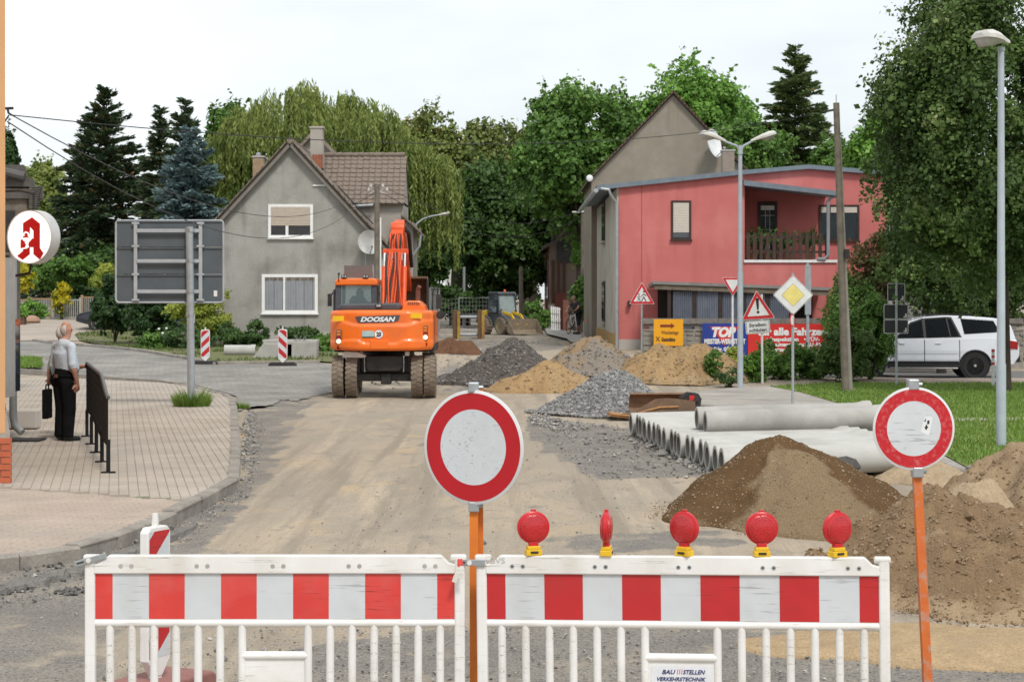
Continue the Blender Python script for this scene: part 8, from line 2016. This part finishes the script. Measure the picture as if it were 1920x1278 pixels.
# ================================================================ PEOPLE
m_skin = mat('skin', (.50,.27,.19), .55, c2=(.44,.22,.155), scale=9); 
def body(name, label, loc, rz, nodes, edges, mats, root='pelvis', group=None, sub=2):
    # nodes: name -> (x,y,z,rx,ry,material index); skin modifier grown from one joint tree
    t = thing(name, label, 'person', loc, rz, group)
    # closed tapered limbs and joint ellipsoids, fused into one continuous surface
    mb = MB(); n_ = 18
    def sup(d, k): rx, ry = nodes[k][3:5]; return math.sqrt((rx*d.x)**2+(ry*d.y)**2+((rx+ry)/2*d.z)**2)
    for a, b_ in edges:
        A, B = Vector(nodes[a][:3]), Vector(nodes[b_][:3]); ax = (B-A).normalized(); u = Vector((1,0,0)) if abs(ax.x) < .8 else Vector((0,1,0)); x = (u-ax*u.dot(ax)).normalized(); y = ax.cross(x)
        V = []
        for k, c in ((a,A),(b_,B)):
            for q in range(n_): d = x*math.cos(2*PI*q/n_)+y*math.sin(2*PI*q/n_); V.append(c+d*sup(d,k)*.97)
        mb.add(V, [(q,(q+1)%n_,n_+(q+1)%n_,n_+q) for q in range(n_)]+[tuple(range(n_))[::-1],tuple(range(n_,2*n_))])
    for k in nodes:
        x, y, z, rx, ry = nodes[k][:5]; rz_ = (rx+ry)/2 if (rx+ry)/2 < .12 else .10; V = []
        for p in range(1,8):
            for q in range(n_): a = PI*p/8; V.append((x+rx*math.sin(a)*math.cos(2*PI*q/n_), y+ry*math.sin(a)*math.sin(2*PI*q/n_), z+rz_*math.cos(a)))
        V += [(x,y,z+rz_),(x,y,z-rz_)]; m_ = len(V)
        mb.add(V, [(p*n_+q,p*n_+(q+1)%n_,(p+1)*n_+(q+1)%n_,(p+1)*n_+q) for p in range(6) for q in range(n_)]+[(m_-2,(q+1)%n_,q) for q in range(n_)]+[(m_-1,6*n_+q,6*n_+(q+1)%n_) for q in range(n_)])
    o = mb.build('tmp', m_skin)
    rm = o.modifiers.new('rm','REMESH'); rm.mode = 'VOXEL'; rm.voxel_size = .0105; rm.use_smooth_shade = True
    sm = o.modifiers.new('sm','SMOOTH'); sm.factor = .5; sm.iterations = 3
    dg = bpy.context.evaluated_depsgraph_get(); nm = bpy.data.meshes.new_from_object(o.evaluated_get(dg)); bpy.data.objects.remove(o)
    segs = [(Vector(nodes[a][:3]), Vector(nodes[b_][:3]), nodes[a][5], nodes[b_][5], max(nodes[a][3],nodes[b_][3])) for a,b_ in edges]
    c = np.empty(len(nm.polygons)*3); nm.polygons.foreach_get('center', c); c = c.reshape(-1,3); best = np.full(len(c),1e9); idx = np.zeros(len(c),int)
    for a, b_, ma, mb_, r in segs:
        a, b_ = np.array(a), np.array(b_); d = b_-a; tt = np.clip((c-a) @ d/(d @ d),0,1); dist = np.linalg.norm(a+d*tt[:,None]-c,axis=1)/(r+.02); k = dist < best
        best[k] = dist[k]; idx[k] = np.where(tt[k] < .62, ma, mb_)
    nm.materials.clear()
    for m_ in mats: nm.materials.append(m_)
    nm.polygons.foreach_set('material_index', [int(q) for q in idx]); nm.polygons.foreach_set('use_smooth', [True]*len(nm.polygons)); nm.name = 'body'
    ob = bpy.data.objects.new('body', nm); col.objects.link(ob); ob.parent = t
    return t
def fingers(nodes, edges, palm, d, side, up, pre, L=.075, r=.011, curl=.6, mi=0):
    # five fingers rooted in the palm: four side by side, thumb off the side
    d, side, up = Vector(d).normalized(), Vector(side).normalized(), Vector(up).normalized(); c = Vector(nodes[palm][:3])
    for k in range(4):
        o = c+d*.035+side*((k-1.5)*.021); ln = L*(.85,1.,.97,.75)[k]; a = o+d*ln*.45; b_ = a+(d*math.cos(curl)-up*math.sin(curl))*ln*.35; e = b_+(d*math.cos(curl*2)-up*math.sin(curl*2))*ln*.28
        for j, q in enumerate((a,b_,e)): nodes[f'{pre}{k}{j}'] = (*q, r*(1-.12*j), r*(1-.12*j), mi)
        edges += [(palm,f'{pre}{k}0'),(f'{pre}{k}0',f'{pre}{k}1'),(f'{pre}{k}1',f'{pre}{k}2')]
    a = c+side*-.045+d*.01; b_ = a+(d*.7-side*.5-up*.3).normalized()*.035
    nodes[pre+'t0'] = (*a, r*1.1, r*1.1, mi); nodes[pre+'t1'] = (*b_, r*.95, r*.95, mi); edges += [(palm,pre+'t0'),(pre+'t0',pre+'t1')]
def head_parts(t, c, look, hair_m, bald=True, r=.092):
    # look: unit vector the face points at (horizontal); nose, ears, eyes, mouth, hair
    c = Vector(c); f = Vector(look).normalized(); s = f.cross(Vector((0,0,1))).normalized()
    q = MB(); V = [c+f*r*.93+Vector((0,0,.022)), c+f*r*1.22+Vector((0,0,-.012)), c+f*r*.95+s*.016+Vector((0,0,-.018)), c+f*r*.95-s*.016+Vector((0,0,-.018))]; q.add(V, [(0,2,1),(0,1,3),(1,2,3)]); q.build('nose', m_skin, t, smooth=80)
    for k in (-1,1):
        q = MB(); M = Matrix.Rotation(math.atan2(s.y,s.x)-PI/2,4,'Z'); q.lathe([(0,-.006),(.018,-.006),(.026,.004),(.022,.012),(0,.008)], c+s*k*r*.93-f*.01, 'y', 12, M @ Matrix.Rotation(0 if k > 0 else PI,4,'Z')); q.build('ear', m_skin, t, smooth=60)
        q = MB(); e = c+f*r*.88+s*k*.034+Vector((0,0,.012)); q.lathe([(0,-.008),(.009,-.004),(.011,0),(.009,.004),(0,.008)], e, 'z', 8); q.build('eye', mat('eye_dark',(.05,.035,.03),.3), t)
        q = MB(); q.bar(e+Vector((0,0,.016))-s*.014+f*.004, e+Vector((0,0,.016))+s*.014+f*.004, .008, .005); q.build('eyebrow', hair_m, t)
    q = MB(); q.bar(c+f*r*.93-s*.022-Vector((0,0,.048)), c+f*r*.93+s*.022-Vector((0,0,.048)), .008, .008); q.build('mouth', mat('lip',(.40,.14,.12),.5), t)
    q = MB(); n, m_ = 20, 9; V = []
    for j in range(m_+1):
        el = R(-48+(84 if bald else 136)*j/m_)
        for i in range(n+1):
            az = R(-88+176*i/n); k = 1.06+.03*math.sin(i*2.1+j)
            d = (-f*math.cos(az)+s*math.sin(az))*math.cos(el)*r*k*1.02+Vector((0,0,math.sin(el)*r*k*1.18)); V.append(c+d+Vector((0,0,.012)))
    q.add(V, [(j*(n+1)+i,j*(n+1)+i+1,(j+1)*(n+1)+i+1,(j+1)*(n+1)+i) for j in range(m_) for i in range(n)]); o = q.build('hair', hair_m, t, smooth=80); sm = o.modifiers.new('s','SOLIDIFY'); sm.thickness = .012
m_shirt = mat('pale_blue_shirt', (.56,.62,.68), .85, c2=(.42,.48,.55), scale=7, bump=.4, bscale=9, c3=(.58,.62,.66), scale3=3)
m_black = mat('black_trousers', (.006,.006,.007), .95, spec=.08, c2=(.012,.012,.013), scale=6, bump=.3, bscale=9)
m_shoe = mat('black_shoe', (.008,.008,.008), .4); m_vest = mat('navy_vest', (.045,.07,.12), .85, c2=(.03,.05,.09), scale=5, bump=.3, bscale=9); m_grey = mat('grey_green_shirt', (.30,.34,.31), .85, c2=(.25,.29,.26), scale=5)
m_whair = mat('white_hair', (.62,.60,.57), .8, c2=(.50,.48,.45), scale=40)
def std(skinm=3, **kw):
    # standing figure facing +x; materials: 0 shirt 1 trousers 2 shoes 3 skin
    n = dict(pelvis=(0,0,.95,.15,.185,1), belly=(.035,0,1.08,.155,.20,0), chest=(.005,0,1.30,.15,.205,0), upper=(-.015,0,1.43,.105,.15,0), neck=(.015,0,1.515,.058,.062,3), jaw=(.04,0,1.585,.070,.066,3), skull=(.035,0,1.665,.098,.080,3), crown=(.03,0,1.715,.082,.07,3))
    e = [('pelvis','belly'),('belly','chest'),('chest','upper'),('upper','neck'),('neck','jaw'),('jaw','skull'),('skull','crown')]
    for s, k in ((1,'l'),(-1,'r')):
        n.update({'hip'+k:(0,s*.095,.87,.115,.105,1),'knee'+k:(.02,s*.10,.49,.085,.08,1),'ank'+k:(-.01,s*.105,.10,.068,.068,1),'heel'+k:(-.01,s*.105,.045,.045,.042,2),'toe'+k:(.17,s*.12,.035,.035,.045,2),
                  'cl'+k:(-.015,s*.10,1.42,.085,.09,0),'sh'+k:(-.015,s*.195,1.405,.075,.075,0),'el'+k:(-.03,s*.255,1.13,.066,.062,0),'wr'+k:(.03,s*.26,.90,.030,.033,3),'pm'+k:(.055,s*.255,.82,.022,.040,3)})
        e += [('pelvis','hip'+k),('hip'+k,'knee'+k),('knee'+k,'ank'+k),('ank'+k,'heel'+k),('heel'+k,'toe'+k),('upper','cl'+k),('cl'+k,'sh'+k),('sh'+k,'el'+k),('el'+k,'wr'+k),('wr'+k,'pm'+k)]
    return n, e
def men():
    p = Vector(GZ(121,826,KZ)); n, e = std()
    # right arm (towards the camera) hangs, hand at the pocket; forearm bare
    n['elr'] = (-.03,-.25,1.15,.068,.064,0); n['foreR'] = (-.005,-.262,1.06,.05,.05,3); n['wrr'] = (.05,-.25,.90,.034,.036,3); n['pmr'] = (.07,-.235,.835,.024,.038,3)
    e.remove(('elr','wrr')); e += [('elr','foreR'),('foreR','wrr')]
    n['belly'] = (.05,0,1.08,.175,.215,0); n['chest'] = (.0,0,1.30,.165,.215,0)
    fingers(n, e, 'pmr', (.2,.1,-1), (1,0,.2), (0,-1,0), 'f', mi=3); fingers(n, e, 'pml', (.2,0,-1), (1,0,.2), (0,1,0), 'g', mi=3)
    for k in 'lr': n['knee'+k] = (*n['knee'+k][:3],.105,.10,1); n['ank'+k] = (*n['ank'+k][:3],.088,.088,1); n['hip'+k] = (*n['hip'+k][:3],.13,.12,1)
    for k in list(n): n[k] = (n[k][0],n[k][1],n[k][2]*1.03,*n[k][3:])
    t = body('person', 'bald white-haired man in a pale blue shirt and black trousers', (p.x,p.y,KZ), R(48), n, e, [m_shirt,m_black,m_shoe,m_skin])
    head_parts(t, (.038,0,1.70), (.72,-.62,0), m_whair, True, .093)
    q = MB(); q.lathe([(.178,0),(.185,.01),(.185,.035),(.178,.045)],(.02,0,.985),'z',28); b_ = q.build('belt', m_black, t)
    for v in b_.data.vertices: v.co.y *= 1.14
    q = MB(); q.cbox((-.175,-.02,1.005),(.02,.07,.05)); q.build('belt_patch', mat('brown_leather',(.18,.08,.04),.6), t)
    # second man behind him, hand on the railing
    p = Vector(GZ(112,820,KZ)); n, e = std(); n['ell'] = (.14,.30,1.20,.06,.058,3); hand = Vector(P(172,690,31.3))-Vector((p.x-.10,p.y+.45,KZ-.03)); M = Matrix.Rotation(R(-8),3,'Z'); hl = M @ hand
    hl = Vector((min(hl.x,.68),max(hl.y,-.5),min(1.16,hl.z)))
    n['wrr'] = (hl.x-.10,hl.y,hl.z+.03,.028,.030,3); n['pmr'] = (hl.x-.03,hl.y,hl.z+.02,.022,.036,3); n['elr'] = (.24,-.20,1.12,.045,.045,3); n['shr'] = (.0,-.19,1.40,.08,.08,4); n['midR'] = (.12,-.22,1.25,.066,.064,4)
    e.remove(('shr','elr')); e += [('shr','midR'),('midR','elr')]
    n['shl'] = (-.02,.19,1.40,.08,.08,4); n['ell'] = (-.16,.26,1.18,.055,.055,4); n['wrl'] = (-.20,.24,1.0,.032,.034,3); n['pml'] = (-.19,.22,.92,.022,.036,3)
    n['chest'] = (0,0,1.28,.165,.22,0); n['belly'] = (.02,0,1.02,.18,.23,0); n['pelvis'] = (0,0,.93,.165,.21,0)
    fingers(n, e, 'pmr', (1,-.1,-.25), (0,1,0), (0,0,1), 'f', curl=.7, mi=3); fingers(n, e, 'pml', (0,0,-1), (1,0,0), (0,1,0), 'g', mi=3)
    t = body('person', 'man in a navy vest half hidden behind the bald man, hand on the railing', (p.x-.10,p.y+.45,KZ-.03), R(8), n, e, [m_vest,m_black,m_shoe,m_skin,m_grey])
    head_parts(t, (.035,0,1.66), (1,.3,0), m_whair, False, .092)
    q = MB(); q.lathe([(.036,-.012),(.038,0),(.036,.012)],(hl.x-.10,hl.y,hl.z+.03),'x',12); q.build('wristwatch', m_black, t)
    c = Vector((p.x-.17,p.y-.12,KZ-.08)); t = thing('briefcase', 'flat black bag hanging beside the leg of the man in the navy vest', 'bag', c)
    q = MB(); q.cbox((0,0,.62),(.09,.34,.46)); q.build('bag', m_black, t, bevel=.015); q = MB(); q.tube([(0,-.1,.84),(0,-.08,.92),(0,.08,.92),(0,.1,.84)],.012,6); q.build('handle', m_black, t)
men()
def operator():
    b = G(722,745); n, e = std()
    for k in n:
        x, y, z, a, c, m_ = n[k]; n[k] = (x, y, z-.47, a*.95, c*.92, m_)
    for k, s in (('l',1),('r',-1)):
        n['hip'+k] = (.08,s*.095,.44,.11,.10,1); n['knee'+k] = (.44,s*.11,.47,.08,.078,1); n['ank'+k] = (.47,s*.11,.10,.055,.055,1); n['heel'+k] = (.46,s*.11,.05,.04,.04,2); n['toe'+k] = (.62,s*.12,.04,.035,.04,2)
        n['el'+k] = (.14,s*.26,.70,.055,.052,0); n['wr'+k] = (.36,s*.22,.68,.03,.03,3); n['pm'+k] = (.43,s*.21,.68,.022,.036,3); fingers(n, e, 'pm'+k, (1,0,-.2), (0,s,0), (0,0,1), 'f'+k, curl=.8, mi=3)
    t = body('person', 'operator sitting in the excavator cab behind the rear window', (X_(722,b.y)-.70,b.y+1.55,1.22), R(90), n, e, [mat('work_jacket',(.05,.06,.07),.85),m_black,m_shoe,m_skin])
    head_parts(t, (.036,0,1.19), (.9,-.3,0), mat('brown_hair',(.06,.04,.03),.8), False, .09)
operator()
def cyclist():
    Y = 89.; X = X_(1076,Y); gz = g(X,Y)+.1; t = thing('bicycle', 'white-framed bicycle held by the cyclist on the footway', 'bicycle', (X_(1073,Y),Y-.2,gz), R(-72))
    mw = m_wht
    for x in (-.52,.52):
        q = MB(); q.tube([(x+.33*math.cos(a*PI/14),0,.34+.33*math.sin(a*PI/14)) for a in range(29)],.02,6,caps=False); wl = q.build('wheel', m_tyreb, t)
        q = MB()
        for k in range(10): a = PI*k/10; q.bar((x-.32*math.cos(a),0,.34-.32*math.sin(a)),(x+.32*math.cos(a),0,.34+.32*math.sin(a)),.004,.004)
        stuff(q.build('spokes', m_chrome, wl))
    q = MB()
    for a, b_ in (((-.52,0,.34),(-.12,0,.32)),((-.12,0,.32),(-.25,0,.85)),((-.25,0,.85),(-.52,0,.34)),((-.23,0,.78),(.36,0,.85)),((-.12,0,.32),(.38,0,.72)),((.34,0,.92),(.52,0,.34))): q.tube([a,b_],.02,6)
    q.build('frame', mw, t)
    q = MB(); q.tube([(.34,0,.9),(.32,0,1.02)],.015,6); q.tube([(.26,-.28,1.04),(.34,-.1,1.03),(.34,.1,1.03),(.26,.28,1.04)],.014,6); q.build('handlebar', m_blk, t)
    q = MB(); q.tube([(-.37,0,.95),(-.25,0,.96),(-.1,0,.95)],[.08,.06,.02],8); q.build('saddle', m_blk, t)
    q = MB(); q.lathe([(0,-.02),(.09,-.02),(.09,.02),(0,.02)],(-.12,0,.32),'y',16); q.bar((-.12,.04,.32),(-.02,.04,.18),.02,.02); q.build('crank', m_blk, t)
    n, e = std()
    for k in ('belly','chest','upper','neck','jaw','skull','crown','shl','shr','cll','clr'):
        x, y, z, a, b_, m_ = n[k]; f_ = (z-.95); n[k] = (x+f_*.42, y, .95+f_*.90, a, b_, m_)
    n['hipl'] = (0,.095,.87,.11,.10,1); n['ankl'] = (.05,.105,.10,.045,.045,3); n['ankr'] = (-.12,-.105,.12,.045,.045,3); n['kneel'] = (.08,.10,.49,.07,.07,1); n['kneer'] = (.0,-.10,.50,.07,.07,1)
    n['calfl'] = (.06,.105,.33,.058,.058,3); n['calfr'] = (-.06,-.105,.33,.058,.058,3)
    for k in 'lr': e.remove(('knee'+k,'ank'+k)); e += [('knee'+k,'calf'+k),('calf'+k,'ank'+k)]
    for k, s in (('l',1),('r',-1)): n['el'+k] = (.36,s*.27,1.18,.045,.045,3); n['wr'+k] = (.52,s*.22,1.06,.028,.028,3); n['pm'+k] = (.58,s*.20,1.04,.02,.034,3); fingers(n, e, 'pm'+k, (1,0,-.4), (0,s,0), (0,0,1), 'f'+k, curl=.8, mi=3)
    mts = [mat('dark_tshirt',(.045,.04,.05),.85),mat('black_shorts',(.01,.01,.012),.85),m_shoe,m_skin]
    t2 = body('person', 'cyclist in a dark shirt and black shorts leaning on a bicycle', (X_(1084,Y),Y+.15,gz), R(-128), n, e, mts)
    head_parts(t2, (.33,0,1.60), (.8,-.6,0), mat('grey_hair',(.38,.35,.32),.8), False, .09)
cyclist()
